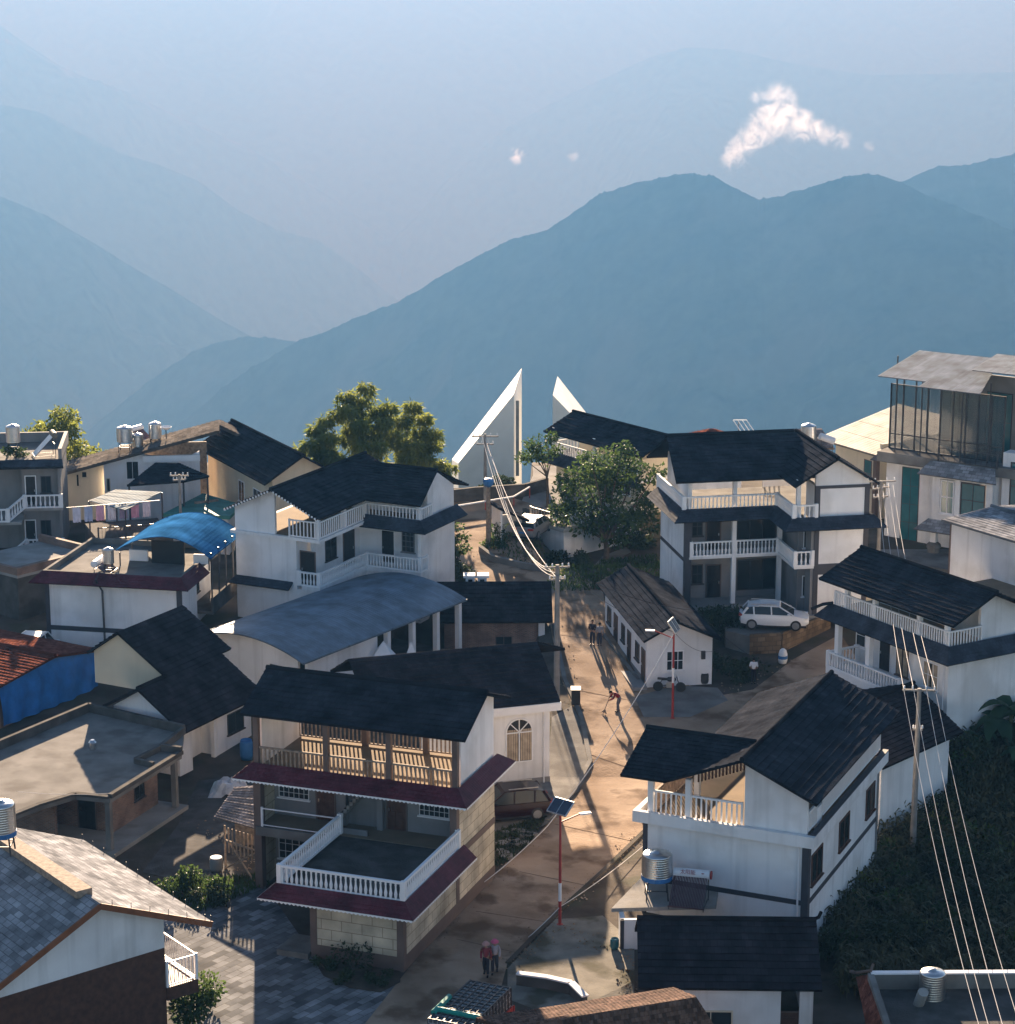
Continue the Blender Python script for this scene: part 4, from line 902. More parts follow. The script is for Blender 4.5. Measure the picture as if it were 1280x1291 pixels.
# ------------------------------------------------------------------ big building with glazed top floor, far right
h = House('glazed_building', 'large white building with teal windows, glazed top floor and corrugated canopy, far right', 'building', 1300, 700, 2.9, 36, 2.5)
bL = h.lb(1118, 0, 5); B = lambda px, a=0, z=5: h.lb(px, a, z)
zt = h.lz(578, 0, B(1140)); zt2 = h.lz(482, 0, B(1140))
h.walls('white', (0,.3,B(1235),bL,-1,zt), (.3,10,bL-.3,bL,-1,zt), label='white rendered wall')
h.win('L', 0, B(1160), B(1138), zt-6.0, zt-.6, 2, 4, 'dark_metal', 'glass_teal')
bay0, bay1 = B(1252,-1.6), B(1176,-1.6)
h.walls('white', (-1.6,-.003,bay1-.6,bay1,zt-3.8,zt-.2), (-1.6,-.003,bay0,bay0+.5,zt-3.8,zt-.2), (-1.6,-.0,bay0+.5,bay1-.6,zt-.7,zt-.2), (-1.6,-.0,bay0+.5,bay1-.6,zt-3.8,zt-3.3), name='bay_wall')
h.win('L', -1.6, bay0+2.9, bay1-.65, zt-3.2, zt-.75, 2, 2, 'white_clean', 'glass_teal', t=.1); h.win('L', -1.6, bay0+.55, bay0+2.4, zt-3.2, zt-.75, 2, 2, 'dark_metal', 'glass_teal', t=.08)
h.cols([(-1.45,bay0+2.65,zt-3.8,zt-.2),(-1.6,bay1-.3,-.5,zt-4.2)], .42, 'white_clean')
h.part('column_base', MB().lathe([(.45,-.6),(.45,.5),(.55,.5),(.5,.75),(.3,.9)], (-1.6,bay1-.3,-.2), 10), 'conc')
h.win('L', 0, bay0+.6, bay1-1.2, .2, zt-4.6, 4, 2, 'dark_metal', 'glass_teal')
h.walls('white', (-.8,.3,-6,bay0-.3,-1,zt+1.6), name='corner_pier'); h.win('L', -.8, -4.5, bay0-.9, .3, zt+1.0, 2, 4, 'dark_metal', 'glass_teal', t=.1)
h.skirt([(0,bL+.1,zt+.6),(0,bay1+.4,zt+.6)], [(-.9,bL+.9,zt-.2),(-.9,bay1+.4,zt-.2)], 'grey_awning' if 'grey_awning' in M else 'slate_old')
h.skirt([(-1.6,bay1+.2,zt+.5),(-1.6,bay0-.1,zt+.5)], [(-2.5,bay1+.8,zt-.35),(-2.5,bay0-.6,zt-.35)], 'slate_old')
h.skirt([(-1.6,bay1+.2,zt-3.7),(-1.6,bay0-.1,zt-3.7)], [(-2.5,bay1+.9,zt-4.4),(-2.5,bay0-.8,zt-4.4)], 'slate_old')
h.part('top_slab', MB().box(-1.4,10,-8,bL+.1,zt-.1,zt+.6), 'conc')
# glazed storey
g0 = .1; zg = zt+.6
mb = MB(); zz = zt2-.2; b_l = bL-.1; b_r = B(1262); n = 9
for i in range(n+1): q = b_l+(b_r-b_l)*i/n; mb.box(g0-.05,g0+.05,q-.05,q+.05,zg,zz)
for z_ in (zg+.05, zg+1.1, zz-.05): mb.box(g0-.045,g0+.045,b_r,b_l,z_-.04,z_+.04)
for i in range(4): mb.box(g0+i*2-.05,g0+i*2+.05,b_l-.05,b_l+.05,zg,zz)
h.part('glazing_frame', mb, 'dark_metal')
gp = mat('clear_green_glazing', (.06,.10,.115), .1, .2, .6, spec=.35); 
gpn = gp.node_tree; tb = gpn.nodes.new('ShaderNodeBsdfTransparent'); mxs = gpn.nodes.new('ShaderNodeMixShader'); mxs.inputs[0].default_value = .5
gpn.links.new(tb.outputs[0], mxs.inputs[1]); gpn.links.new(gpn.nodes['Principled BSDF'].outputs[0], mxs.inputs[2]); gpn.links.new(mxs.outputs[0], gpn.nodes['Material Output'].inputs[0])
M['glazing'] = gp
mb = MB()
for i in range(n):
    q0 = b_l+(b_r-b_l)*i/n; q1 = b_l+(b_r-b_l)*(i+1)/n; mb.box(g0-.01,g0+.01,q1+.06,q0-.06,zg+.1,zz-.1)
h.part('glazing', mb, 'glazing')
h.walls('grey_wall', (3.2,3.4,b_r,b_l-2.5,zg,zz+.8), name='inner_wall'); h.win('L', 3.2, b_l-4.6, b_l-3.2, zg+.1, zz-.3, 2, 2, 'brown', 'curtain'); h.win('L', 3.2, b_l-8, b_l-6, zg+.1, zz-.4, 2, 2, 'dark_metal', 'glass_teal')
# canopy
ao = -2.0; zc = zz+.3
for _ in range(6): bb = h.lb(1107, ao, zc); zc = h.lz(474, ao, bb)
ar = 4.5; zr = zc+2
for _ in range(6): zr = h.lz(441, ar, h.lb(1155, ar, zr))
bm_ = h.lb(1168, ao, zc); br2 = -9
h.roof([((ao,bm_,zc),(ao,bb,zc),(ar,bb,zr),(ar,bm_,zr)), ((ao-1.2,h.lb(1236,ao-1.2,zc-.4),zc-(zr-zc)/(ar-ao)*1.2),(ao-1.2,bm_+.004,zc-(zr-zc)/(ar-ao)*1.2),(ar,bm_+.004,zr+.02),(ar,h.lb(1262,ar,zr),zr+.02)), ((-.3,h.lb(1228,0,zc+.6),zc+.85),(-.3,br2,zc+.85),(ar+.3,br2,zr+.3),(ar+.3,h.lb(1255,ar,zr),zr+.3))], 'corr_pale', th=.05, course=20, step=.01, name='canopy')
for i, (px, a_) in enumerate(((1132,-1.0),(1164,-1.0),(1215,-1.2),(1132,3),(1250,-.5))):
    q = h.lb(px, a_, zc); z_ = zc + (zr-zc)*(a_-ao)/(ar-ao) - .08
    h.part('canopy_post', MB().tube([(a_,q,zg-.5 if a_ < 0 else zg),(a_,q,z_)], .06, 6), 'dark_metal')
h.rail([(-1.5,B(1182,-1.5),zt+.5),(-1.5,B(1256,-1.5),zt+.5)], 1.0, 'bar', 'dark_metal', gap=.4)
mb = MB(); q = -2.2
mb.box(-1.5,-1.45,q-1.4,q+1.2,zc-1.6,zc-.7)
h.part('red_banner', mb, mat('red_banner_cloth', (.42,.03,.03), .8, .2, 2))
# terrace paving before it
h.walls('conc', (-5.5,0,-3,bL+1.5,-1.2,-.05), name='forecourt_slab')
# ------------------------------------------------------------------ annex with pale sheet roof beside it
h = House('annex', 'cream annex with pale sunlit sheet roof and brown post beside the glazed building', 'building', 1106, 650, 3.2, 60, 2.8)
zl = h.lz(562, 0, 0); 
p0 = h.lz(552, 0, h.lb(1044,0,5)); 
bL = h.lb(1046, 0, 5); 
zl = 5.2
h.walls('cream', (0,.25,0,bL-.8,-.5,zl-.2), (.25,8,0,.25,-.5,zl+.6), label='cream rendered wall'); h.cols([(-.15,.1,-.5,zl-.1)], .35, 'brown')
h.roof([((-.8,-1.5,zl),(-.8,bL+.5,zl),(7,bL+.5,zl+1.9),(7,-1.5,zl+1.9))], 'sheet_cream' if 'sheet_cream' in M else 'conc_pale', th=.15, course=2, step=.01)
h.win('L', 0, .8, 1.7, 2.4, 4.4, 1, 2, 'brown', 'glass_teal')
# ------------------------------------------------------------------ small white house with slate roof, right edge
h = House('slate_roof_house', 'plain white house with weathered slate roof and no windows, right edge', 'house', 1290, 772, 5.0, 58, 3.0)
B = lambda px, a=0, z=4: h.lb(px, a, z)
bL = B(1197); ze = h.lz(665, 0, bL); ao = -.7
for _ in range(6): bb = h.lb(1187, ao, ze); ze = h.lz(655, ao, bb)
ar = 3.5; zr = ze+1.5
for _ in range(6): zr = h.lz(628, ar, h.lb(1213, ar, zr))
h.roof([((ao,-3,ze),(ao,bb,ze),(ar,bb,zr),(ar,-3,zr)), ((2*ar-ao,-3,ze),(2*ar-ao,bb,ze),(ar,bb,zr),(ar,-3,zr))], 'slate_old', [((ar,-3,zr),(ar,bb,zr))], step=.02)
h.walls('white', (0,.25,-3,bL,-2,ze-.05), (.25,6.5,bL-.25,bL,-2,ze-.06), label='white rendered wall'); h.walls('brown', (-.03,.2,bL-.1,bL+.03,-2,ze-.02), (-1.2,-.0,-3,bL,-.6,-.3), name='trim_band')
# ------------------------------------------------------------------ three storey balcony house at the left edge
h = House('narrow_balcony_house', 'narrow grey house with stacked balustraded balconies, water tank and planted roof, left edge', 'house', 80, 690, 2.9, 84, 2.4)
L = -7; zt = h.lz(581, 0, 0); s1 = h.lz(638, 0, 0); s0 = h.lz(690, 0, 0)
a_l = h.la(28, 0, 5)
h.walls('grey_wall', (L,0,2.0,2.2,-1,zt), (-.2,0,.25,6,-1,zt), (a_l-.1,a_l+.1,.9,2.0,-1,zt), (a_l+.1,-.2,.9,1.1,-1,zt), label='grey rendered wall')
for z in (s1-.3, .0): h.part('slab', MB().box(a_l,.1,-.05,.9,z,z+.2).box(L,a_l-.003,-1.6,2.0,z-.6,z-.4), 'conc_pale')
h.part('roof_slab', MB().box(L,.2,-.3,6,zt,zt+.2), 'conc')
h.skirt([(L,-.3,zt+.2),(.2,-.3,zt+.2),], [(L,-.7,zt-.25),(.3,-.7,zt-.25)], 'awning', th=.3)
h.walls('grey_wall', (L,.2,5.8,6,zt+.2,zt+.9), (-.05,.2,-.3,5.8,zt+.2,zt+.95), name='parapet')
for z in (s1-.1, .2):
    h.rail([(L,-1.55,z-.6),(a_l-.9,-1.55,z-.6),(a_l+.1,.0,z),(.0,.0,z)], .95, gap=.3)
    h.door('R', .9, h.la(33,.9,z+1), h.la(45,.9,z+1), z+.05, z+2.1, 'black', 'white_clean'); h.win('R', .9, h.la(52,.9,z+1), h.la(65,.9,z+1), z+.9, z+2.1, 2, 1, 'dark_metal')
HN = h; ZN = zt+.2
# ------------------------------------------------------------------ flat roof with brick parapet below it
h = House('parapet_roof_house', 'low house with flat roof, pale debris and brown brick parapet, left edge', 'house', 22, 726, 4.6, 40, 1.0)
z = 3.6
bL = 6; A1 = h.la(60, 0, z)
h.part('flat_roof', MB().box(-.1,7,-.1,bL,z-.15,z+.05), 'conc_pale'); h.walls('conc_dark', (0,.25,0,bL,-1,z-.16), (.25,6.9,0,.25,-1,z-.16), label='dark weathered wall')
h.walls('brickwall', (-.12,6.9,-.15,.2,z+.05,z+.55), (-.12,.2,.2,bL,z+.05,z+.5), (6.6,6.9,.2,bL,z+.05,z+.55), name='parapet')
# ------------------------------------------------------------------ house with the blue arched roof
h = House('blue_canopy_house', 'pale blue-white house with maroon roof edge and arched blue canopy on its flat roof', 'house', 229, 800, 2.4, 11, .3)
bL = h.lb(58, 0, 4); zt = h.lz(737, 0, 0); zb_ = 2.1
aR = h.la(283, 0, zt); 
aR = 8.5
h.walls('white', (0,.25,0,bL,-.5,zt), (.25,3.2,0,.25,-.5,zt), (.25,aR,bL-.25,bL,-.5,zt), (3.2,aR,.8,1.05,-.5,zt), label='pale rendered wall')
h.walls('trim', (-.03,.25,-.03,.25,-.5,zt-.2), (-.025,.0,.25,bL,zb_-.15,zb_+.15), (-.03,.2,bL-.25,bL+.03,-.5,zt-.2), (.25,3.2,-.03,0,zb_-.15,zb_+.15), name='trim_band')
h.part('flat_roof', MB().box(-.1,aR,-.1,bL+.1,zt,zt+.15), 'conc')
h.walls('conc', (-.12,.08,-.1,bL+.1,zt+.15,zt+.5), (.08,aR,bL-.1,bL+.1,zt+.15,zt+.5), (.08,3.4,-.1,.1,zt+.15,zt+.5), (aR-.2,aR,.1,bL-.1,zt+.15,zt+.5), name='parapet')
h.skirt([(3.6,-.1,zt+.5),(-.12,-.1,zt+.5),(-.12,bL+.1,zt+.5)], [(3.6,-.8,zt-.15),(-.8,-.8,zt-.15),(-.8,bL+.8,zt-.15)], 'maroon')
h.part('balcony', MB().box(3.4,aR,-1.0,.8,zb_+.4,zb_+.6).box(3.4,aR,-1.0,-.85,zb_+.6,zb_+1.5), 'conc_dark'); 
for i in range(4): h.part('balcony_post', MB().box(3.5+i*1.5,3.6+i*1.5,-.95,-.87,zb_+1.5,zt+1.2), 'dark_metal')
h.win('R', .8, 4.0, 6.0, zb_+1.2, zt-.6, 3, 1, 'dark_metal')
# arched canopy
a0, a1_ = 3.2, aR+.3; bc0, bc1 = -.9, bL-1.5; zs_ = h.lz(705, a0, bc0)-.0
ztop = h.lz(668, a0+2, (bc0+bc1)/2)
a0 = 3.0; zs_ = zt+1.1
for _ in range(6): bc0 = h.lb(265, a0, zs_); zs_ = h.lz(704, a0, bc0)
for _ in range(6): bc1 = h.lb(150, a0+.5, zs_+.4)
mid = (bc0+bc1)/2; zm = h.lz(686, a0, mid); 
N = 16; mb = MB(); prev = None; acc = 0
for i in range(N+1):
    t = i/N*2-1; b = mid + (bc1-bc0)/2*t; z = zm + .5 - (zm+.5-zs_)*t*t*(1 if t < 0 else .8)
    if prev:
        d = math.hypot(b-prev[0], z-prev[1])
        mb.add([(a0,*prev),(aR+1.2,prev[0],prev[1]),(aR+1.2,b,z),(a0,b,z)], [(0,1,2,3)], [[(acc,0),(acc,6),(acc+d,6),(acc+d,0)]])
        mb.add([(a0,prev[0],prev[1]-.05),(aR+1.2,prev[0],prev[1]-.05),(aR+1.2,b,z-.05),(a0,b,z-.05)], [(3,2,1,0)]); acc += d
        mb.add([(a0,prev[0],prev[1]-.05),(a0,b,z-.05),(a0,b,z),(a0,*prev)], [(3,2,1,0)])
    prev = (b, z)
h.part('canopy', mb, 'corr_blue')
mb = MB()
for i in range(N):
    f_ = lambda t: (mid + (bc1-bc0)/2*t, zm + .5 - (zm+.5-zs_)*t*t*(1 if t < 0 else .8) - .025)
    p, q = f_(i/N*2-1), f_((i+1)/N*2-1); mb.bar((aR+1.2,*p),(aR+1.2,*q),.06,.08)
for p in (f_(-1), f_(1)): mb.bar((a0,*p),(aR+1.2,*p),.07,.09)
h.part('canopy_rim', mb, mat('matte_blue_rim', (.02,.08,.2), 1.0, .1, 2, spec=0))
for a_ in (a0+.2, a0+2.5, aR):
    for b, z in ((bc0+.15, zs_-.05), (bc1-.15, zs_+.05)): h.part('canopy_post', MB().tube([(a_,b,zt+.1),(a_,b,z)], .05, 6), 'dark_metal')
h.walls('black', (a0+1.2,a0+1.3,mid-1.0,mid+1.2,zt+.15,zm-.1), name='store_box'); h.walls('white_clean', (a0+1.5,a0+1.7,mid+1.6,bc1-.3,zt+.15,zs_-.1), (a0+1.5,a0+1.7,bc0+.6,mid-1.5,zt+.15,zs_-.2), name='store_wall')
HBL = h; ZBL = zt+.15
# ------------------------------------------------------------------ red roof with blue tarpaulin wall
h = House('red_roof_shed', 'shed with red clay tile roof and bright blue tarpaulin hung down its side', 'shed', 12, 921, .2, 31, .2)
aT = h.la(118, 0, .8); zr = h.lz(826, h.la(70,0,6), 0); ar = h.la(70, 0, zr)
zr = 5.2; ar = h.la(70, -.3, zr)
zf = h.lz(866, h.la(-2,-.3,4), -.3); af = h.la(-2, -.3, zf); zb2 = zr-1.0; ab = h.la(128, -.3, zb2)
for _ in range(5): zb2 = h.lz(819, ab, -.3); ab = h.la(128, -.3, zb2)
for _ in range(5): zr = h.lz(827, ar, -.3); ar = h.la(70, -.3, zr)
bL = 9
h.roof([((af,-.3,zf),(af,bL,zf),(ar,bL,zr),(ar,-.3,zr)), ((ab,-.3,zb2),(ab,bL,zb2),(ar,bL,zr),(ar,-.3,zr))], 'red_tile', [((ar,-.3,zr),(ar,bL,zr))])
mb = MB(); n = 26; top = lambda a: (zf+(zr-zf)*(a-af)/(ar-af) if a < ar else zr+(zb2-zr)*(a-ar)/(ab-ar)) - .1
aa0, aa1 = af+.3, min(ab-.3, aT+1)
for i in range(n+1):
    a = aa0+(aa1-aa0)*i/n
    for j in range(9): 
        t = j/8; mb.v.append((a, -.02-.12*math.sin(i*1.3+j*.4)*t-.25*t, top(a)+(.5-top(a))*t))
for i in range(n):
    for j in range(8): k = i*9+j; mb.f.append((k,k+1,k+10,k+9))
o = h.part('tarpaulin', mb, 'tarp', smooth_=True, label='bright blue tarpaulin'); 
h.walls('brickwall', (af+.5,ab-.6,.15,.3,-.3,1.6), (af+.5,af+.7,.3,bL,-.3,zf-.1), name='wall')
# ------------------------------------------------------------------ foreground house, lower left corner
h = House('slate_foreground_house', 'dark foreground house with weathered slate gable roof and white corner balcony railing, lower left', 'house', 205, 1291, .3, 53, 0)
z = 5.5; zr = 7.0
be = -.7
zr = 8; 
for _ in range(6): ar = h.la(126, be, zr); zr = h.lz(1139, ar, be)
ze = 6
for _ in range(6): ae = h.la(267, be, ze); ze = h.lz(1162, ae, be)
zl = 6
for _ in range(6): al = h.la(0, be, zl); zl = h.lz(1240, al, be)
k_ = (zr-zl)/(ar-al); al2 = al-2; zl2 = zl-2*k_
bL = 11
h.roof([((ae,be,ze),(ae,bL,ze),(ar,bL,zr),(ar,be,zr)), ((al2,be,zl2),(al2,bL,zl2),(ar,bL,zr),(ar,be,zr))], 'slate_old', step=.015, th=.14, course=.5)
h.walls('wood_pale', (ar-.45,ar+.28,be+1.2,bL,zr-.1,zr+.22), name='ridge_cap')
mb = MB(); mb.bar((ae,be-.03,ze-.12),(ar,be-.03,zr-.12),.06,.26); mb.bar((al2,be-.03,zl2-.12),(ar,be-.03,zr-.12),.06,.26); h.part('barge_board', mb, mat('rust_brown_paint', (.22,.085,.04), .7, .2, 2))
ag = ae-1.9
zz = lambda a: (zr+(ze-zr)*(a-ar)/(ae-ar) if a > ar else zr-k_*(ar-a))-.16
zw = h.lz(1178, ag, 0)-.6
h.poly('gable', 'white', [(al2+.6,0,zl2),(ag,0,zw),(ag,0,zz(ag)),(ar,0,zz(ar)),(al2+.6,0,zz(al2+.6))], (0,.2,0))
h.poly('wall', 'dark_wall' if 'dark_wall' in M else 'wood', [(al2+.6,.0,-.5),(ag,.0,-.5),(ag,.0,zw-.01),(al2+.6,.0,zl2-.01)], (0,.19,0))
h.walls('wood', (ag-.2,ag,.2,bL-.5,-.5,zw+.5), name='wall')
h.part('balcony_slab', MB().box(ag+.005,ag+1.5,-.1,3.5,zw-2.4,zw-1.8), 'wood')
h.rail([(ag+.05,-.05,zw-1.8),(ag+1.45,-.05,zw-1.8),(ag+1.45,3.4,zw-1.8)], 1.15, 'bar', 'white_metal', gap=.16)
HFG = h; FG = (ar, zr, ae, ze)
# lightning wire pegs along the roof edge
mb = MB(); 
for i in range(12): p = Vector((ae-.05,be,ze)).lerp(Vector((ae-.05,bL,ze)), i/11); mb.bar(p, p+Vector((0,0,.3)), .02)
for i in range(6): p = Vector((ae,be+.1,ze)).lerp(Vector((ar,be+.1,zr)), (i+.3)/6); mb.bar(p, p+Vector((0,0,.25)), .02)
h.part('lightning_peg_row', mb, 'dark_metal')
# ------------------------------------------------------------------ annex of the white house: tank platform
h = House('tank_annex', 'low white annex with concrete slab roof carrying the water tank and solar heater', 'building', 783, 1160, 1.45, 88, -1.3)
zt = 2.75; aR = h.la(900, 0, zt)
h.walls('white', (0,.9,0,.2,-.5,zt), (0,.2,.2,1.2,-.5,zt), (.9,aR-1.2,0,.2,-.5,zt), label='white rendered wall'); h.walls('trim', (-.02,.15,-.02,.15,-.5,zt), name='trim_band')
q = [at_z(px, py, h.o.z+zt) - h.o for px, py in ((771,1150),(903,1146),(906,1126),(812,1107))]
h.part('roof_slab', MB().prism([(v.dot(h.av), v.dot(h.bv), zt) for v in q], (0,0,.18)), 'conc_pale')
HT = h; ZT = zt+.18
# ------------------------------------------------------------------ dark roofed shed in front
h = House('dark_roof_shed', 'white shed with plain charcoal tile roof and one window, below the black trimmed house', 'shed', 815, 1262, .8, 91.5, -2.0)
be = -.4
ze = 2.9
for _ in range(6): a0 = h.la(805, be, ze); ze = h.lz(1246, a0, be)
br_ = 2.7
zr = ze+1.5
for _ in range(6): a0r = h.la(805, br_, zr); zr = h.lz(1158, a0r, br_)
a1 = h.la(1037, be, ze)
h.roof([((a0,be,ze),(a1,be,ze),(a1,br_,zr),(a0,br_,zr)), ((a0,2*br_-be,ze),(a1,2*br_-be,ze),(a1,br_,zr),(a0,br_,zr))], 'roof_warm', [((a0,br_,zr),(a1,br_,zr))])
mb = MB(); mb.tube([(a1-.1,br_,zr+.05),(a1+.1,br_,zr+.15),(a1+.2,br_,zr+.4)], .08, 6); h.part('ridge_finial', mb, 'roof_warm')
h.walls('white', (a0+1.0,a1-1.7,0,.2,-1,ze-.02), (a1-.9,a1-.4,0,.2,-1,ze-.02), (a0+.9,a0+1.0,0,2*br_,-1,ze), (a1-.5,a1-.3,.2,2*br_,-1,ze), label='white rendered wall')
h.win('R', 0, h.la(868,0,1.8), h.la(924,0,1.8), 1.0, 2.4, 2, 1, 'cream', t=.07)
h.door('R', .3, a1-1.7, a1-.9, -.5, 2.2, 'wood', 'brown')
# ------------------------------------------------------------------ bottom right house with red tiled parapet
h = House('parapet_tank_house', 'house with walled flat roof and red tiled parapet side in the bottom right corner', 'house', 1180, 1400, 2.2, 75, -2)
w = lambda px, py, z: ((at_z(px,py,z)-h.o).dot(h.av), (at_z(px,py,z)-h.o).dot(h.bv), z-h.o.z)
zt = 2.6
c0, c1, c2 = w(1098,1228,zt+.5), w(1125,1310,zt+.5), w(1400,1226,zt+.5)
f0, f1, f2, f3 = w(1100,1236,zt-.3), w(1125,1330,zt-.3), w(1500,1330,zt-.3), w(1400,1236,zt-.3)
h.part('flat_roof', MB().prism([f0,f1,f2,f3], (0,0,.15)), 'conc_dark')
mb = MB(); mb.bar(Vector(c0)+Vector((0,0,-.35)),Vector(c2)+Vector((0,0,-.35)),.2,.75); h.part('parapet', mb, 'conc')
mb = MB(); mb.bar(Vector(c0)+Vector((0,0,.05)),Vector(c2)+Vector((0,0,.05)),.3,.06); h.part('parapet_coping', mb, 'white_metal')
mb = MB(); p, q = Vector(c0), Vector(c1); mb.bar(p+Vector((0,0,-.35)),q+Vector((0,0,-.35)),.25,.8); h.part('parapet', mb, 'conc')
o1, o2 = w(1080,1232,zt-.35), w(1100,1330,zt-.35)
h.skirt([c0, c1], [o1, o2], 'red_tile', th=.1); 
mb = MB(); mb.tube([Vector(o1)+Vector((-.3,0,.3)),Vector(o1)+Vector((0,0,.2)),Vector(c0)+Vector((0,0,.15)),Vector(c0)+Vector((.15,.1,.4))], .07, 6); h.part('upturned_ridge', mb, 'brown')
h.walls('brickwall', *[(min(c0[0],c1[0])+.3, max(c2[0],c0[0]), min(c0[1],c2[1])-3, min(c0[1],c2[1])-2.8, -1, zt+1.6)], name='wall')
HP = h
# ------------------------------------------------------------------ tiled ridge at the bottom edge
h = House('moss_tile_house', 'red brown mossy tiled gable roof cut by the bottom edge', 'house', 780, 1420, 0.5, 70, 0)
w = lambda px, py, z: ((at_z(px,py,z)-h.o).dot(h.av), (at_z(px,py,z)-h.o).dot(h.bv), z-h.o.z)
p0, p1 = w(640,1295,3.4), w(878,1257,4.0)
q1, q0 = w(905,1300,2.6), w(660,1345,2.2)
r1, r0 = w(850,1246,3.3), w(600,1284,2.8)
M['moss_tile'] = tile_mat('mossy_clay_tile', (.13,.078,.058), course=.2, pitch=.16, rough=.95, var=.5, bump=.8, spec=.05)
h.roof([(q0,q1,p1,p0), (r0,r1,p1,p0)], 'moss_tile', th=.12, course=.25)
h.walls('brickwall', (min(p0[0],q0[0])+.5, p1[0]-.6, min(q0[1],q1[1])+.4, max(r0[1],r1[1])-.3, -1, 2.0), name='wall')
# ------------------------------------------------------------------ big gabled houses, far left
h = House('dark_gable_house', 'cream house under a broad dark gable roof seen side on, left of the bamboo', 'house', 331, 610, 7.5, 63, 2.4)
ze = 5.1; ar, zr = 3.0, 6.9; L = 14.0
h.roof([((0,-.3,ze),(0,L,ze),(ar,L,zr),(ar,-.3,zr)), ((2*ar,-.3,ze),(2*ar,L,ze),(ar,L,zr),(ar,-.3,zr))], 'roof', [((ar,-.3,zr),(ar,L,zr))])
h.walls('cream', (.9,1.1,.4,L-.3,-.5,ze+.25), (1.1,5.8,.4,.6,-.5,ze+.3), label='cream rendered wall')
h.poly('gable', 'cream', [(.9,.41,ze+.2),(5.8,.41,ze+.2),(ar,.41,zr-.16)], (0,.15,0))
h.win('L', .9, 2.6, 4.2, 2.3, 3.9, 2, 1, 'white_clean'); h.win('L', .9, 6.0, 7.2, 2.3, 3.9, 2, 1, 'white_clean')
h = House('pale_gable_house', 'white and cream house with a long low sunlit gable roof carrying water tanks, upper left', 'house', 246, 700, .1, 84, 2.0)
aL = h.la(84, 0, 3); zL = h.lz(597, aL-.4, -.5); aA = h.la(276, -.5, 8); zA = h.lz(529, aA, 3.5)
aL2 = aL-.4
h.roof([((aL2,-.6,zL),(aL2,3.5,zL),(aA,3.5,zA),(aA,-.6,zA)), ((aA+2.5,1.5,zA-1.3),(aA+2.5,3.5,zA-1.3),(aA,3.5,zA),(aA,1.5,zA))], 'slate_pale' if 'slate_pale' in M else 'grey_tile', th=.22)
kk = (zA-zL)/(aA-aL2); zz = lambda a: zL+kk*(a-aL2)-.26
am = h.la(132, 0, 3)
h.poly('gable', 'white', [(am,0,-.5),(aA-1.5,0,-.5),(aA-1.5,0,zz(aA-1.5)-1.0),(h.la(232,0,6),0,zz(h.la(232,0,6))-1.3),(h.la(178,0,6),0,zz(h.la(178,0,6))-.1),(am,0,zz(am))], (0,.25,0))
h.poly('gable', 'cream', [(aL,.6,-.5),(am,.6,-.5),(am,.6,zz(am)),(aL,.6,zz(aL))], (0,.25,0))
h.walls('cream', (aL,aL+.2,.86,7,-.5,zz(aL)), name='wall')
h.part('balcony_beam', MB().box(h.la(180,0,6),h.la(252,0,6),-.25,-.01,h.lz(582,aA-5,0),h.lz(574,aA-5,0)), 'white_clean')
h.win('R', 0, h.la(159,0,5), h.la(175,0,5), h.lz(605,am,0), h.lz(582,am,0), 2, 1, 'white_clean', sill=True); h.win('R', 0, h.la(194,0,5), h.la(212,0,5), h.lz(600,am,0), h.lz(584,am,0), 2, 1, 'white_clean')
h.win('R', .6, h.la(96,.6,4), h.la(100,.6,4), h.lz(616,aL,0), h.lz(600,aL,0), 1, 1, 'cream'); h.win('R', .6, h.la(103,.6,4), h.la(110,.6,4), h.lz(605,aL,0), h.lz(597,aL,0), 1, 1, 'cream'); h.win('R', 0, h.la(134,0,4), h.la(139,0,4), h.lz(620,am,0), h.lz(603,am,0), 1, 1, 'cream')
h.part('rear_wall', MB().box(h.la(180,0,6),aA-1,1.8,2.0,2,zz(aA-3)-.3), 'wood_pale')
h.part('lower_wall', MB().box(aL,aA-1.5,-.6,-.3,-1.5,.8), 'cream')
HPG = h; zzPG = lambda a: zL+kk*(a-aL2)
# dark lean-to, blue sheet canopy, green flat roof in front of it
h = House('porch_roof', 'small dark tiled porch roof on thin posts before the pale gable house', 'porch', 232, 690, 2.3, 60, 2.0)
w = lambda px, py, z: ((at_z(px,py,z)-h.o).dot(h.av), (at_z(px,py,z)-h.o).dot(h.bv), z-h.o.z)
p = [w(160,612,7.0), w(232,607,7.1), w(264,600,7.3), w(222,584,7.5)]
h.roof([(p[0],p[1],p[3],(p[3][0]-1.2,p[3][1]+1.0,p[3][2])), (p[1],p[2],(p[3][0]+.2,p[3][1],p[3][2]),p[3])], 'roof', th=.1)
for q in p[:3]: h.part('post', MB().tube([(q[0]*.95,q[1]*.95+.1,.2),(q[0]*.95,q[1]*.95+.1,q[2]-.05)], .07, 6), 'dark_metal')
h.walls('wood_pale', (1.2,3.0,.5,.7,0,3.4), name='back_wall')
h = House('sheet_canopy', 'blue grey sheet canopy on posts over hanging laundry, before the pale gable house', 'canopy', 165, 700, 1.9, 70, 1.7)
w = lambda px, py, z: ((at_z(px,py,z)-h.o).dot(h.av), (at_z(px,py,z)-h.o).dot(h.bv), z-h.o.z)
p = [w(112,631,7.4), w(158,643,7.2), w(204,620,7.6), w(146,617,7.6)]
h.roof([(p[0],p[1],p[2],p[3])], 'corr_green', th=.05, course=1.2, step=.01, name='canopy_sheet')
for q in p: h.part('post', MB().tube([(q[0],q[1],.0),(q[0],q[1],q[2]-.05)], .06, 6), 'dark_metal')
h.walls('conc_dark', (p[0][0],p[2][0],p[1][1]-.5,p[0][1]+2,-.6,3.6), name='terrace_block')
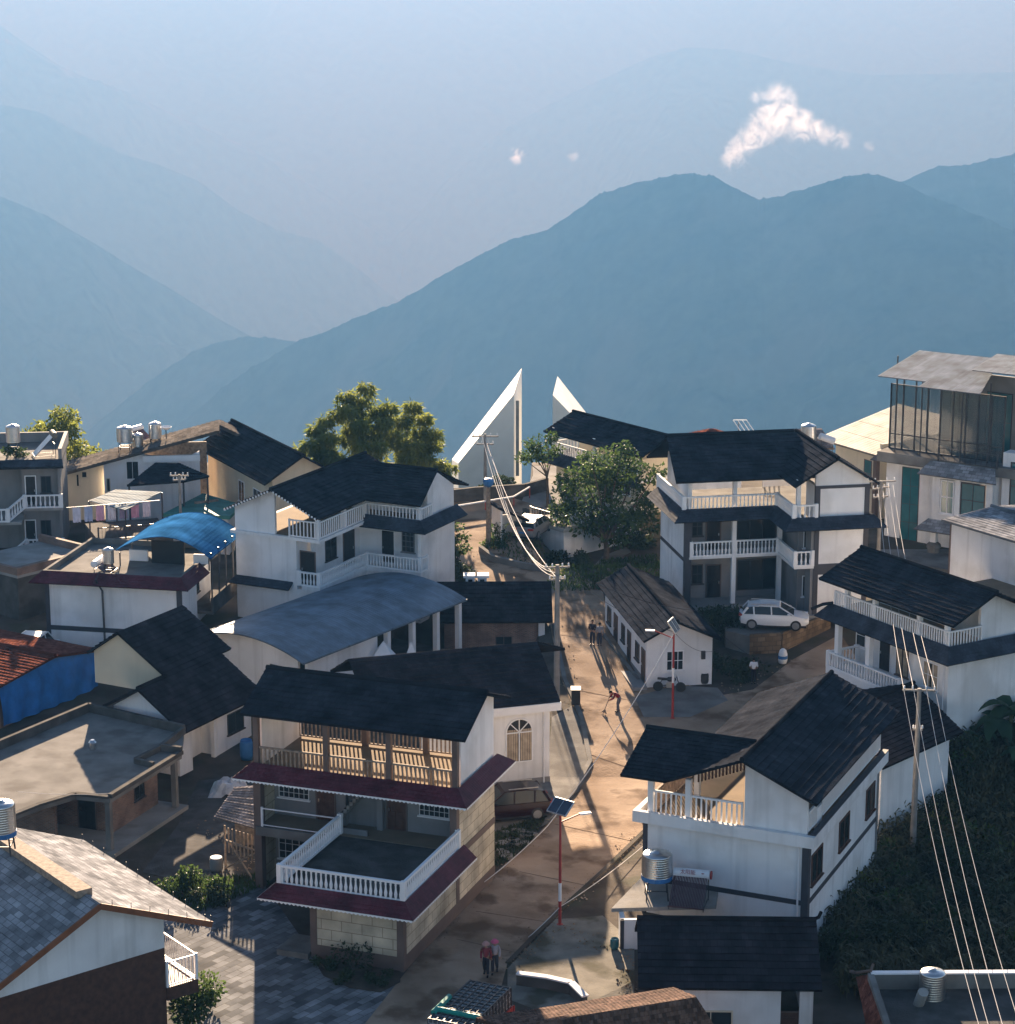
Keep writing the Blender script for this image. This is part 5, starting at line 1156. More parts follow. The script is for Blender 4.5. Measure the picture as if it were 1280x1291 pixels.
h.rail([(p[0][0],p[1][1]-.4,3.6),(p[2][0],p[1][1]-.4,3.6)], .9, 'bar', 'dark_metal', gap=.25)
lx, ly = p[0][0], p[1][1]
HSC = h; SC = p
h = House('green_roof_block', 'white block with flat green roof left of the L shaped house', 'building', 212, 672, 4.6, 40, 1.8)
w = lambda px, py, z: ((at_z(px,py,z)-h.o).dot(h.av), (at_z(px,py,z)-h.o).dot(h.bv), z-h.o.z)
zt = 5.0
q = [w(205,652,zt), w(290,655,zt), w(304,640,zt), w(256,626,zt)]
h.part('flat_roof', MB().prism(q, (0,0,.25)), mat('green_roof_paint', (.06,.22,.19), .7, .25, 1.5))
c = sum((Vector(x) for x in q), Vector())/4
q2 = [c + (Vector(x)-c)*.93 for x in q]
h.part('wall', MB().prism([(x.x,x.y,-.5) for x in q2], (0,0,zt-h.o.z+.495)), 'white')
# ------------------------------------------------------------------ plants
def leaf_quad(mb, c, d, w, l, up):
    """one leaf, folded a little along its length"""
    d = d.normalized(); s_ = d.cross(up)
    if s_.length < 1e-3: s_ = Vector((1,0,0))
    s_.normalize(); n = s_.cross(d)
    m = c + d*l*.5 + n*l*.10
    k = len(mb.v)
    mb.v += [tuple(c), tuple(m + s_*w*.5), tuple(c + d*l), tuple(m - s_*w*.5)]
    mb.f.append((k, k+1, k+2, k+3))
def rdir(r): 
    z = r.uniform(-1, 1); a = r.uniform(0, 2*math.pi); q = math.sqrt(1-z*z); return Vector((q*math.cos(a), q*math.sin(a), z))
def clump(mb, r, c, rad, n, size, squash=.75, aspect=.55):
    for _ in range(n):
        d = rdir(r); k = r.random() ** .45
        p = Vector(c) + Vector((d.x*rad*k, d.y*rad*k, d.z*rad*squash*k))
        v = (d*.7 + rdir(r)*.8 + Vector((0,0,-.25)))
        s_ = size * r.uniform(.6, 1.3)
        leaf_quad(mb, p, v, s_*aspect, s_, rdir(r))
def tree(name, label, base, H, crown, n, leaf, m, seed, spread=1.0, group=None, cat='tree', trunk_r=.16, skip=0.0):
    """crown: list of clump centres (dx, dy, z, radius) over the base"""
    r = random.Random(seed); root = tag(empty(name, base), label, cat, group)
    mb = MB(); tips = []
    top = min(c[2] for c in crown)
    mb.tube([(0,0,-.3),(.05,.02,top*.35),(.1*r.uniform(-1,1),.1*r.uniform(-1,1),top*.7)], [trunk_r*1.25, trunk_r, trunk_r*.8], 8)
    p0 = Vector((0,0,top*.65))
    for c in crown:
        q = Vector(c[:3]); mid = p0.lerp(q, .5) + rdir(r)*.2; mb.tube([p0, mid, q], [trunk_r*.6, trunk_r*.35, trunk_r*.12], 6)
    mb.build('trunk', M['bark'], root)
    mb = MB(); tot = sum(c[3]**2 for c in crown)
    for c in crown:
        k = int(n * c[3]**2 / tot)
        for j in range(5):
            d = rdir(r); sub = Vector(c[:3]) + d*c[3]*.55; clump(mb, r, sub, c[3]*r.uniform(.45,.7), k//6, leaf)
        clump(mb, r, c[:3], c[3], k//6, leaf)
    mb.build('crown', M[m], root); return root
def bush(name, label, base, rx, h_, n, leaf, m, seed, group=None, cat='bush'):
    r = random.Random(seed); root = tag(empty(name, base), label, cat, group); mb = MB()
    k = max(4, int(rx*3))
    for i in range(k):
        a = r.uniform(0, 2*math.pi); q = rx*math.sqrt(r.random())*.8; c = (q*math.cos(a), q*math.sin(a), h_*r.uniform(.35,.65))
        clump(mb, r, c, h_*r.uniform(.4,.6), n//k, leaf)
    mb.build('foliage', M[m], root)
    mb = MB()
    for i in range(4): a = i*1.6; mb.tube([(0,0,-.1),(math.cos(a)*rx*.4,math.sin(a)*rx*.4,h_*.6)], [.04,.015], 5)
    mb.build('stem', M['bark'], root); return root
# round tree by the bend
b = at_g(764, 706); s_ = 17.6
rt = random.Random(5); cr = []
for (px, py, rr) in ((765,585,1.6),(735,600,1.5),(800,598,1.5),(715,625,1.3),(820,620,1.2),(760,620,2.0),(790,640,1.8),(735,650,1.6),(705,648,1.0),(770,665,1.7),(815,655,1.4),(745,580,1.0),(785,570,1.0),(828,598,.8),(720,605,1.0)):
    d = rt.uniform(-1.6, 1.6); q = at_y(px, py, b.y + d) - b; cr.append((q.x, q.y, q.z, rr))
tree('round_tree', 'large round leafy tree with dense dark crown at the bend of the road', b, 8, cr, 6500, .34, 'leaf', 3, trunk_r=.2)
# airy tree next to the monument
b = at_g(690, 640)
cr = [((at_y(px, py, b.y)-b).x, rt.uniform(-1,1), (at_y(px, py, b.y)-b).z, rr) for px, py, rr in ((668,568,.9),(680,558,1.0),(692,550,.7),(684,575,.8),(700,570,.7),(660,580,.6))]
tree('airy_tree', 'thin tree with sparse crown between the monument and the house behind it', b, 5, cr, 1100, .28, 'leaf', 4, trunk_r=.1)
# trees at the far left
b = Vector(at_y(75, 590, 178)); b.z = 3.2
cr = [((at_y(px, py, 178)-b).x, rt.uniform(-1.5,1.5), (at_y(px, py, 178)-b).z, rr) for px, py, rr in ((84,516,.8),(76,527,1.0),(70,540,1.3),(50,545,1.2),(42,553,1.2),(90,545,1.2),(60,562,1.6),(95,560,1.2),(105,575,1.2),(80,580,1.6),(86,530,.7))]
tree('tall_green_tree', 'tall bright green tree behind the narrow balcony house', b, 8, cr, 3800, .34, 'bamboo_leaf', 6, trunk_r=.14)
for i, (px, y_, top, lab) in enumerate(((118,181,560,'pale olive shrub tree left of the rooftop water tanks'),(20,181,546,'small dark tree behind the rooftop tank at the left edge'),(128,183,572,'low greyish tree touching the pale sunlit roof'))):
    b = Vector(at_y(px, 600, y_)); b.z = 3.0; t_ = at_y(px, top, y_)-b
    tree('shrub_tree', lab, b, 3, [(0,0,t_.z-1.0,1.0),(.8,.3,t_.z-1.5,1.0),(-.8,-.2,t_.z-1.7,1.0)], 900, .3, 'bamboo_leaf' if i == 0 else 'leaf', 20+i, trunk_r=.08)
# bamboo grove: each clump arches outward
def bamboo(label, base, culms, seed):
    r = random.Random(seed); root = tag(empty('bamboo_clump', base), label, 'bamboo', 'bamboo clumps behind the l shaped house')
    st = MB(); lf = MB()
    for (tx, ty, tz, arch) in culms:
        p0 = Vector((r.uniform(-.5,.5) + tx*.25, r.uniform(-.5,.5) + ty*.25, 0)); p3 = Vector((tx, ty, tz))
        p1 = p0 + Vector((0,0,tz*.85)); p2 = Vector((tx*.6+p0.x*.4, ty*.7, tz*(1.12 + .05*arch)))
        f = lambda t: p0*(1-t)**3 + p1*3*t*(1-t)**2 + p2*3*t*t*(1-t) + p3*t**3
        st.tube([f(i/9) for i in range(10)], [.055-.005*i for i in range(10)], 5)
        for i in range(560):
            t = .28 + .74*r.random() ** .8; c = f(min(t, 1)) ; k = .25 + .75*math.sin(min(1,(t-.2)/.8)*math.pi*.75)
            o = rdir(r)*k*.46; o.z *= .7; c = c + o
            d = Vector((o.x*.8, o.y*.8, -.35 + r.uniform(-.3,.3))) + rdir(r)*.35
            leaf_quad(lf, c, d, 0.10, .50*r.uniform(.7,1.3), rdir(r))
    st.build('stem', M['bamboo_stem'], root); lf.build('foliage', M['bamboo_leaf'], root); return root
b = Vector(at_y(462, 610, 172)); b.z = 2.8; Q = lambda px, py, dy, arch=0: (at_y(px, py, 172+dy).x - b.x, dy, at_y(px, py, 172+dy).z - b.z, arch)
bamboo('tallest bamboo clump with one culm arching over at the top', b, [Q(466,510,0,7),Q(418,530,0,3),Q(494,522,1,3),Q(430,508,1,3),Q(447,512,1,2),Q(432,522,-1,1),Q(478,522,1,1),Q(440,545,0),Q(455,540,-2,1),Q(470,545,1),Q(490,538,-1,1),Q(425,555,1,1),Q(500,550,0,1),Q(460,565,-3),Q(480,565,-3)], 31)
b = Vector(at_y(515, 610, 174)); b.z = 2.8; Q = lambda px, py, dy, arch=0: (at_y(px, py, 174+dy).x - b.x, dy, at_y(px, py, 174+dy).z - b.z, arch)
bamboo('wide bamboo clump spreading to the right towards the monument', b, [Q(524,520,0,3),Q(552,552,0,3),Q(538,532,1,2),Q(535,548,1,1),Q(508,535,-1,1),Q(548,565,0,1),Q(558,585,1,1),Q(525,565,-2,1),Q(540,580,-2),Q(562,600,1,1),Q(500,560,-2),Q(515,580,-3),Q(552,560,2,1),Q(570,590,2,1)], 32)
b = Vector(at_y(410, 620, 170)); b.z = 2.6; Q = lambda px, py, dy, arch=0: (at_y(px, py, 170+dy).x - b.x, dy, at_y(px, py, 170+dy).z - b.z, arch)
bamboo('low bamboo clump drooping to the left beside the dark gable', b, [Q(395,548,0,2),Q(370,575,-1,3),Q(360,590,0,2),Q(408,535,1,1),Q(385,565,-2,1),Q(400,570,-1),Q(415,555,-1),Q(375,590,-2,1),Q(420,575,-2),Q(430,580,-2)], 33)
# sapling and shrubs beside the L shaped house
b = at_g(578, 728)
cr = [((at_y(px, py, b.y)-b).x, rt.uniform(-.4,.4), (at_y(px, py, b.y)-b).z, rr) for px, py, rr in ((577,662,.35),(572,678,.5),(584,676,.45),(576,692,.6),(588,690,.4),(568,702,.5))]
tree('sapling', 'young tree with loose dark leaves right of the l shaped house', b, 4, cr, 520, .26, 'leaf', 8, trunk_r=.06)
bush('shrub', 'rounded dark shrub under the sapling by the road', at_g(582, 734), 1.2, 1.5, 900, .22, 'dark_leaf', 41); bush('shrub', 'dark leafy shrub against the white corner of the l shaped house', at_g(568, 728), .8, 1.9, 700, .22, 'dark_leaf', 42)
bush('shrub', 'low shrub around the foot of the red brown pole', at_g(622, 692), .9, .8, 420, .22, 'leaf', 43)
bush('shrub', 'narrow upright shrub against the tiny gate house', at_g(630, 684), .5, 1.6, 320, .22, 'leaf', 44)
bush('hedge', 'low dark hedge along the foot of the pale terrace block', at_g(712, 712), 2.0, 1.0, 1100, .24, 'dark_leaf', 45, cat='hedge')
bush('hedge', 'dark hedge in the shade under the round tree', at_g(790, 690), 2.6, 1.3, 1500, .26, 'dark_leaf', 46, cat='hedge')
bush('hedge', 'grassy verge bush beside the footpath', at_g(735, 728), 1.5, .5, 500, .2, 'leaf', 47)
bush('shrub', 'large dark shrub before the porch of the three storey house', at_g(905, 806, 0), 1.7, 2.4, 1700, .24, 'dark_leaf', 48)
bush('shrub', 'shrub beside the rear of the parked white car', at_g(928, 800), 1.2, 1.7, 800, .24, 'dark_leaf', 49)
for i, (px, py) in enumerate(((905,845),(920,852),(935,860),(948,846))):
    bush('potted_plant_row', ('leafy yard plant against the end of the roadside house','yard plant left of the person in the white shirt','low yard plant nearest the man in the white shirt','yard plant below the stone car platform')[i], at_g(px, py), .7, 1.1, 380, .22, 'dark_leaf', 50+i, group='yard plants by the roadside house', cat='plant')
bush('bush', 'sunlit green bush along the edge of the paved courtyard', at_g(238, 1132), 1.6, 1.1, 1500, .2, 'leaf', 60)
bush('bush', 'dark bush at the left end of the courtyard edge', at_g(262, 1140), .9, .9, 600, .2, 'dark_leaf', 61)
bush('bush', 'rounded green bush below the white corner balcony railing', at_g(244, 1278), 1.5, 1.5, 1900, .2, 'leaf', 62)
sheet('planting_bed', [(392,1206),(408,1232),(440,1247),(480,1253),(505,1240),(505,1226)], M['soil'], .06)
for i, (px, py) in enumerate(((412,1222),(445,1222),(478,1238),(440,1238))):
    bush('bed_plant', ('low plant at the left end of the dark bed below the cream house','taller plant against the front wall of the cream house','low plant at the right end of the dark bed','ground plant in the middle of the dark bed')[i], at_g(px, py), .7, (.5,1.3,.5,.4)[i], 360, .18, 'dark_leaf', 70+i, group='plants in the dark bed', cat='plant')
# strip of weeds and flat stones behind the cream house
sheet('verge', [(624,1050),(668,1036),(690,1030),(670,1062),(640,1085),(624,1098)], M['soil'], .07)
r = random.Random(9)
for i in range(14):
    p = at_g(r.uniform(628,668), r.uniform(1048,1082)); mb = MB(); k = 7; rad = r.uniform(.18,.42)
    mb.prism([(rad*r.uniform(.7,1.2)*math.cos(j*2*math.pi/k), rad*r.uniform(.6,1.0)*math.sin(j*2*math.pi/k), 0) for j in range(k)], (0,0,.16))
    o = mb.build('stepping_stone', M['conc']); o.location = p; tag(o, 'flat grey stone lying in the weedy strip behind the cream house', 'stone', 'flat stones in the weedy strip')
# grass and weeds on the verges
def grass(name, pix, n, hgt, m, seed, w=.05, lab=None):
    r = random.Random(seed); pts = [at_g(*p) for p in pix]; mb = MB()
    x0, x1 = min(p.x for p in pts), max(p.x for p in pts); y0, y1 = min(p.y for p in pts), max(p.y for p in pts); c = 0
    def inside(x, y):
        k = False
        for a, b in zip(pts, pts[1:] + pts[:1]):
            if (a.y > y) != (b.y > y) and x < (b.x-a.x)*(y-a.y)/(b.y-a.y)+a.x: k = not k
        return k
    while c < n:
        x, y = r.uniform(x0,x1), r.uniform(y0,y1)
        if not inside(x, y): continue
        c += 1; p = Vector((x, y, ground_z(x, y)))
        leaf_quad(mb, p, Vector((r.uniform(-.6,.6), r.uniform(-.6,.6), 1)), w*r.uniform(.7,1.6), hgt*r.uniform(.5,1.3), rdir(r))
    return tag(mb.build(name, M[m]), kind='stuff')
grass('grass', [(624,1050),(690,1030),(670,1062),(640,1088),(624,1098)], 1500, .28, 'dark_leaf', 1)
grass('grass', [(690,735),(760,708),(830,700),(835,745),(760,745),(700,748)], 4000, .35, 'leaf', 2, .07)
grass('grass', [(640,655),(700,702),(770,712),(720,735),(640,705),(610,690)], 1200, .3, 'leaf', 3, .06)
grass('grass', [(230,1110),(330,1105),(340,1116),(260,1150),(215,1150)], 1800, .3, 'leaf', 4, .05)
# the crop slope at the lower right
def crops():
    r = random.Random(12); mb = MB(); n = 0
    while n < 3600:
        px, py = r.uniform(1015, 1330), r.uniform(905, 1262)
        if py < 905 or (py - 1195) < -(px - 1022)*1.55 and px < 1215: continue
        if px < 1060 and py > 1215: continue
        p = at_g(px, py); n += 1
        H = r.uniform(.8, 1.9); lean = Vector((r.uniform(-.15,.15), r.uniform(-.15,.15), 1))
        mb.bar(p, p + lean*H, .03)
        for i in range(7):
            a = r.uniform(0, 6.28); t = r.uniform(.25, 1.0); c = p + lean*H*t; l = r.uniform(.45,.85)
            d = Vector((math.cos(a), math.sin(a), .55)); q = c + d.normalized()*l*.55; e = q + Vector((d.x, d.y, -.7)).normalized()*l*.5
            sd_ = Vector((-d.y, d.x, 0))*.07; k = len(mb.v)
            mb.v += [tuple(c-sd_*.5), tuple(c+sd_*.5), tuple(q+sd_), tuple(q-sd_), tuple(e)]; mb.f += [(k,k+1,k+2,k+3),(k+3,k+2,k+4)]
    return tag(mb.build('crop_field', M['crop']), kind='stuff')
M['crop'] = leaf_mat('crop_leaf', (.030,.042,.018), (.11,.10,.045), .25)
crops()
for m_, sd_, cnt, hh in (('leaf',5,26,1.3),('dark_leaf',6,30,1.7),('bamboo_leaf',7,9,1.0)):
    r = random.Random(sd_); mb = MB()
    while cnt:
        px, py = r.uniform(1040, 1300), r.uniform(930, 1235)
        if (py - 1185) < -(px - 1040)*1.45 and px < 1215: continue
        cnt -= 1; p = at_g(px, py); s_ = r.uniform(.6,1.2)
        for q in range(3): clump(mb, r, p + Vector((r.uniform(-.5,.5)*s_, r.uniform(-.5,.5)*s_, hh*r.uniform(.5,1.1))), s_*.6, 110, .26)
    tag(mb.build('undergrowth', M[m_]), kind='stuff')
sheet('field_soil', [(1018,1200),(1110,1040),(1215,915),(1290,890),(1340,900),(1340,1260),(1090,1250),(1030,1240)], M['soil'], .05)
# banana plants
def banana(label, base, hgt, n, seed):
    r = random.Random(seed); root = tag(empty('banana_plant', base), label, 'banana plant', 'banana plants beside the white wall'); mb = MB()
    mb.tube([(0,0,-.2),(.05,0,hgt*.6)], [.16,.1], 8); mb.build('stem', M['bamboo_stem'], root); mb = MB()
    for i in range(n):
        a = i*2.4 + r.uniform(-.4,.4); L = hgt*r.uniform(.55,.8); up = r.uniform(.5,1.4); prev = None
        for j in range(8):
            t = j/7; x = L*t*.75; z = hgt*.58 + L*(up*t*.75 - .95*t*t); w = .30*math.sin(math.pi*min(1,.12+t*.88))*L*.55 + .02
            c = Vector((math.cos(a)*x, math.sin(a)*x, z)); s_ = Vector((-math.sin(a), math.cos(a), 0))
            row = [c - s_*w + Vector((0,0,-.25*w)), c, c + s_*w + Vector((0,0,-.25*w))]
            k = len(mb.v); mb.v += [tuple(p) for p in row]
            if prev is not None: mb.f += [(prev,prev+1,k+1,k),(prev+1,prev+2,k+2,k+1)]
            prev = k
    mb.build('leaf_fan', M['banana'], root, smooth_=True)
banana('banana plant with one leaf reaching left over the crops', at_g(1255, 950), 3.6, 8, 1); banana('tallest banana plant standing at the right edge', at_g(1272, 944), 4.2, 9, 2); banana('banana plant low in front of the white wall', at_g(1232, 955), 2.4, 7, 3)
banana('small banana plant at the lowest right edge of the slope', at_g(1282, 985), 3.0, 8, 4)

# loose stones and crumbs of earth along the road edges
r = random.Random(77); mb = MB()
edge = [[(512,1226),(560,1168),(624,1102),(668,1064),(716,1010)],[(838,1030),(760,1098),(700,1152),(640,1215)],[(640,1222),(700,1170),(790,1200),(790,1255)],[(905,878),(1000,835)],[(700,790),(728,900)],[(600,700),(690,720),(760,748)],[(880,960),(1010,880)],[(250,1040),(330,1090),(260,1110)]]
for e in edge:
    for a, b in zip(e, e[1:]):
        for _ in range(60):
            t = r.random(); p = at_g(a[0]+(b[0]-a[0])*t + r.gauss(0,7), a[1]+(b[1]-a[1])*t + r.gauss(0,5), .04); s_ = r.uniform(.02,.075)
            k = len(mb.v); mb.v += [tuple(p + Vector((s_*math.cos(q)*r.uniform(.7,1.3), s_*math.sin(q)*r.uniform(.7,1.3), 0))) for q in (0,1.6,3.1,4.7)] + [tuple(p + Vector((0,0,s_)))]
            mb.f += [(k,k+1,k+4),(k+1,k+2,k+4),(k+2,k+3,k+4),(k+3,k,k+4)]
tag(mb.build('gravel', M['dirt']), kind='stuff')
# ------------------------------------------------------------------ water tanks, solar heaters, poles, lamps, wires
def tank(label, p, r, hgt, leg=.0, band=None, group='steel rooftop water tanks', n=18):
    root = tag(empty('water_tank', p), label, 'water tank', group)
    prof = [(r*.96, leg)]
    k = max(6, int(hgt/.12))
    for i in range(k): z = leg + hgt*.86*(i/k); prof += [(r, z+.02), (r, z+hgt*.86/k-.03), (r*.965, z+hgt*.86/k)]
    prof += [(r, leg+hgt*.87), (r*.92, leg+hgt*.93), (r*.6, leg+hgt*.985), (r*.25, leg+hgt), (r*.25, leg+hgt+.05), (.02, leg+hgt+.06)]
    MB().lathe(prof, (0,0,0), n).build('tank_body', M['steel'], root, smooth_=True)
    if leg > .1:
        for i in range(4):
            a = math.pi/4 + i*math.pi/2; MB().bar((math.cos(a)*r*1.0, math.sin(a)*r*1.0, 0), (math.cos(a)*r*.85, math.sin(a)*r*.85, leg), .06).build('leg', M['dark_metal'], root)
        mb = MB()
        for i in range(4):
            a, b = math.pi/4 + i*math.pi/2, math.pi/4 + (i+1)*math.pi/2; mb.bar((math.cos(a)*r*.95, math.sin(a)*r*.95, leg*.5), (math.cos(b)*r*.95, math.sin(b)*r*.95, leg*.5), .04)
        mb.build('brace', M['dark_metal'], root)
    if band: MB().lathe([(r*1.015, leg-.02), (r*1.015, leg+.18), (r*.9, leg+.181), (r*.9, leg-.021)], (0,0,0), n).build('support_ring', M[band], root)
    return root
def heater(label, p, rz, w=1.6, L=1.7, cyl='white_metal', panel='heater', tilt=38, group='solar water heaters'):
    """evacuated tube heater: tubes rise from the front foot to a drum at the back"""
    root = tag(empty('solar_water_heater', p, rz), label, 'solar heater', group); c_, s_ = math.cos(R(tilt)), math.sin(R(tilt))
    top = Vector((0, L*c_, .15 + L*s_))
    MB().lathe([(.05,-w/2-.05),(.22,-w/2),(.22,w/2),(.05,w/2+.05)], (0, top.y+.1, top.z+.05), 14, axis='x').build('drum', M[cyl], root, smooth_=False)
    mb = MB(); n = int(w/.075)
    for i in range(n): x = -w/2+.06+i*(w-.1)/n; mb.tube([(x,0,.15),(x,top.y,top.z)], .028, 6)
    mb.box(-w/2, w/2, -.04, .02, .1, .17); mb.build('tube_panel', M[panel], root)
    mb = MB()
    for x in (-w/2+.05, w/2-.05): mb.bar((x,-.02,0),(x,-.02,.15),.04); mb.bar((x,top.y+.1,0),(x,top.y+.1,top.z-.1),.04); mb.bar((x,0,.1),(x,top.y+.1,.12),.03); mb.bar((x,0,.12),(x,top.y,top.z-.05),.03)
    mb.bar((-w/2+.05,top.y+.1,.6*top.z),(w/2-.05,top.y+.1,.6*top.z),.03)
    mb.build('stand', M['dark_metal'], root); return root
wp = lambda h, px, py, z: at_z(px, py, h.o.z + z)
# on the annex of the white house
tk = tank('large ribbed steel tank on blue ring and tall legs, beside the red lettered heater', HT.W(.95, 1.6, ZT), .72, 1.3, .95, 'blue_paint')
tk.location = at_z(828, 1131, HT.o.z+ZT)
p = at_z(865, 1148, HT.o.z+ZT); p.z = HT.o.z+ZT
ht = heater('solar heater with red lettering on its white drum, on the low annex roof', p, R(-14), 1.7, 1.7)
# lettering on the drum, modelled as flat strokes proud of the metal
def text_on(parent, txt, loc, rot, size, m, name='lettering'):
    cu = bpy.data.curves.new(name, 'FONT'); cu.body = txt; cu.size = size; cu.extrude = .002; cu.align_x = 'CENTER'; cu.align_y = 'CENTER'
    o = bpy.data.objects.new(name, cu); col.objects.link(o); o.parent = parent; o.location = loc; o.rotation_euler = rot
    bpy.context.view_layer.update(); me = bpy.data.meshes.new_from_object(o.evaluated_get(bpy.context.evaluated_depsgraph_get())); bpy.data.objects.remove(o)
    me.materials.clear(); me.materials.append(M[m]); o = bpy.data.objects.new(name, me); col.objects.link(o); o.parent = parent; o.location = loc; o.rotation_euler = rot; return o
td = Vector((0, 1.7*math.cos(R(38))+.1, .2+1.7*math.sin(R(38))))
text_on(ht, '太阳能', (-.15, td.y-.20, td.z+.115), (R(60),0,0), .24, 'red_metal'); 
mb = MB(); mb.lathe([(.07,0),(.07,.01)], (.55, td.y-.195, td.z+.115), 10); mb.build('emblem', M['red_metal'], ht)
MB().lathe([(.02,0),(.2,.01),(.2,.08),(.02,.09)], (.87, td.y, td.z), 12, axis='x').build('end_cap', M['red_metal'], ht)
# bottom right tank with its drum
p = at_z(1174, 1290, .8); tank('steel tank standing inside the walled flat roof, bottom right', at_z(1174, 1282, 1.55), .55, 1.35, .75)
root = tag(empty('solar_water_heater', at_z(1158, 1262, 2.6), R(200)), 'weathered pale drum of a solar heater leaning beside the bottom right tank', 'solar heater', 'solar water heaters')
mb = MB(); mb.tube([(0,0,-.2),(.08,.5,.62)], .22, 12); mb.build('drum', M['conc_pale'], root); MB().bar((0,0,-.6),(0,0,0),.06).build('stand', M['dark_metal'], root)
MB().box(-.9,-.3,.2,1.4,-.55,-.5).build('tube_panel', M['heater'], root)
# foreground left tank on the ridge
p = HFG.W(FG[0]+.2, 6.2, FG[1]+.1); q = at_y(2, 1055, p.y); q.z = max(q.z, 0)
tank('cream ribbed tank on a red frame at the ridge of the foreground slate roof', at_y(3, 1075, 92), .62, 1.45, .8, 'blue_paint')
# rooftop tanks on the pale gable house
for (px, base, r_, hh, lg, b_, lab) in ((158,568,.60,1.15,.75,1.0,'tall domed steel tank on legs, leftmost on the pale gable roof'),(174,566,.42,1.0,.0,1.5,'white steel tank squeezed between two tanks on the pale gable roof'),(196,556,.48,1.2,.2,2.0,'steel tank beside the red capped drum on the pale gable roof')):
    a_ = HPG.la(px, b_, zzPG(HPG.la(px, b_, 5))); tank(lab, HPG.W(a_, b_, zzPG(a_)+.03), r_, hh, lg)
a_ = HPG.la(184, 2.2, zzPG(HPG.la(184,2.2,5))); ht2 = heater('solar heater with white drum and red cap on the pale gable roof', HPG.W(a_, 2.2, zzPG(a_)+.2), R(60), 1.3, 1.0)
MB().lathe([(.02,0),(.2,.01),(.2,.09),(.02,.1)], (-.76, 1.0*math.cos(R(38))+.1, .2+1.0*math.sin(R(38))), 12, axis='x').build('end_cap', M['red_metal'], ht2)
a_ = HPG.la(210, 1.6, zzPG(HPG.la(210,1.6,5))); mb = MB(); root = tag(empty('satellite_dish', HPG.W(a_, 1.2, zzPG(a_)+.1)), 'small white satellite dish right of the rooftop tanks', 'satellite dish')
mb.lathe([(.02,.0),(.25,.06),(.42,.2),(.44,.2),(.26,.04),(.03,-.03)], (0,0,.7), 14); mb.build('dish', M['white_clean'], root); MB().tube([(0,0,0),(0,0,.72)], .04, 6).build('mast', M['dark_metal'], root)
# tank and heater on the narrow balcony house
tank('grey steel tank on the roof of the narrow balcony house', HN.W(HN.la(17,1.5,ZN), 1.8, ZN), .50, 1.25, .85)
heater('solar heater with yellowish drum and pale tilted panel on the narrow balcony house', HN.W(HN.la(43,1,ZN+.5), .6, ZN), R(-70), 1.2, 1.9, 'sheet_cream', 'white_metal', 45)
bush('roof_plant', 'reddish green potted plants growing on the roof of the narrow balcony house', HN.W(HN.la(20,.4,ZN), .4, ZN), .8, .9, 500, .2, 'leaf', 81, cat='plant')
# on the blue canopy house
tank('slim steel tank in front of the white drum, below the blue arched canopy', HBL.W(HBL.lb(137,.8,ZBL)*0+.9, HBL.lb(137,.9,ZBL+.8), ZBL), .36, 1.0, .75)
heater('solar heater with white drum and red cap, below the blue arched canopy', HBL.W(1.1, HBL.lb(142,1.1,ZBL), ZBL), R(79), 1.8, 1.0)
mb = MB(); 
for q in (.55, .62): 
    b_ = HBL.lb(140, 0, 3)+q; mb.tube([HBL.W(1.0,b_,ZBL+.2), HBL.W(-.15,b_,ZBL+.45), HBL.W(-.9,b_,ZBL+.1), HBL.W(-.08,b_-.1,ZBL-.8), HBL.W(-.06,b_-.15,.2)], .03, 5)
tag(mb.build('water_pipe', M['dark_metal']), 'thin dark pipe running from the tank down the pale wall', 'pipe')
# behind the three storey house
tank('steel tank rising behind the dark roof of the three storey house', at_y(1019, 566, 159), .52, 1.45, .3)
root = tag(empty('solar_water_heater', at_y(1043, 556, 158)), 'white solar drum beside the tank behind the three storey house', 'solar heater', 'solar water heaters')
mb = MB(); mb.tube([(-.5,0,.35),(.5,.2,-.05)], .24, 12); mb.build('drum', M['white_metal'], root); mb = MB(); mb.bar((-.4,0,.3),(-.4,0,-1.5),.05); mb.bar((.4,.2,0),(.4,.2,-1.5),.05); mb.bar((-.4,0,-.8),(.4,.2,-.8),.05); mb.build('stand', M['dark_metal'], root)
h = House('rear_house', 'house mostly hidden behind the three storey house, its clay tiled roof top showing', 'house', 1000, 640, 3.8, 80, 3.2)
z_ = h.lz(562, 0, 8); h.walls('white', (0,5,8,8.2,0,z_-.6), name='wall')
h.roof([((-.5,7.5,z_-.3),(5.5,7.5,z_-.3),(5.5,11,z_+.6),(-.5,11,z_+.6))], 'grey_tile')
h = House('red_hip_house', 'house with red hipped roof whose tip shows above the dark roof', 'house', 895, 600, 3.8, 85, 3.5)
c = at_y(897, 540, 172); q = c - h.o; ca, cb, cz = q.dot(h.av), q.dot(h.bv), q.z
h.roof([((ca-2.6,cb-2.4,cz-1.1),(ca+2.6,cb-2.4,cz-1.1),(ca+.05,cb,cz),(ca-.05,cb,cz)), ((ca-2.6,cb-2.39,cz-1.1),(ca-2.6,cb+2.4,cz-1.1),(ca-.05,cb+.01,cz),(ca-.05,cb,cz)), ((ca+2.6,cb-2.39,cz-1.1),(ca+2.6,cb+2.4,cz-1.1),(ca+.05,cb+.01,cz),(ca+.05,cb,cz))], 'red_tile', course=.25); h.walls('white', (ca-2,ca+2,cb-1.8,cb-1.6,-1,cz-1.0), name='wall')
root = tag(empty('solar_panel_rack', at_y(940, 546, 166)), 'tilted rack of pale tubes above the ridge of the three storey house', 'solar panel')
mb = MB()
for i in range(4): mb.bar((-.9+i*.32, 0, .95-.0), (.0+i*.32, -.6, -.3), .05)
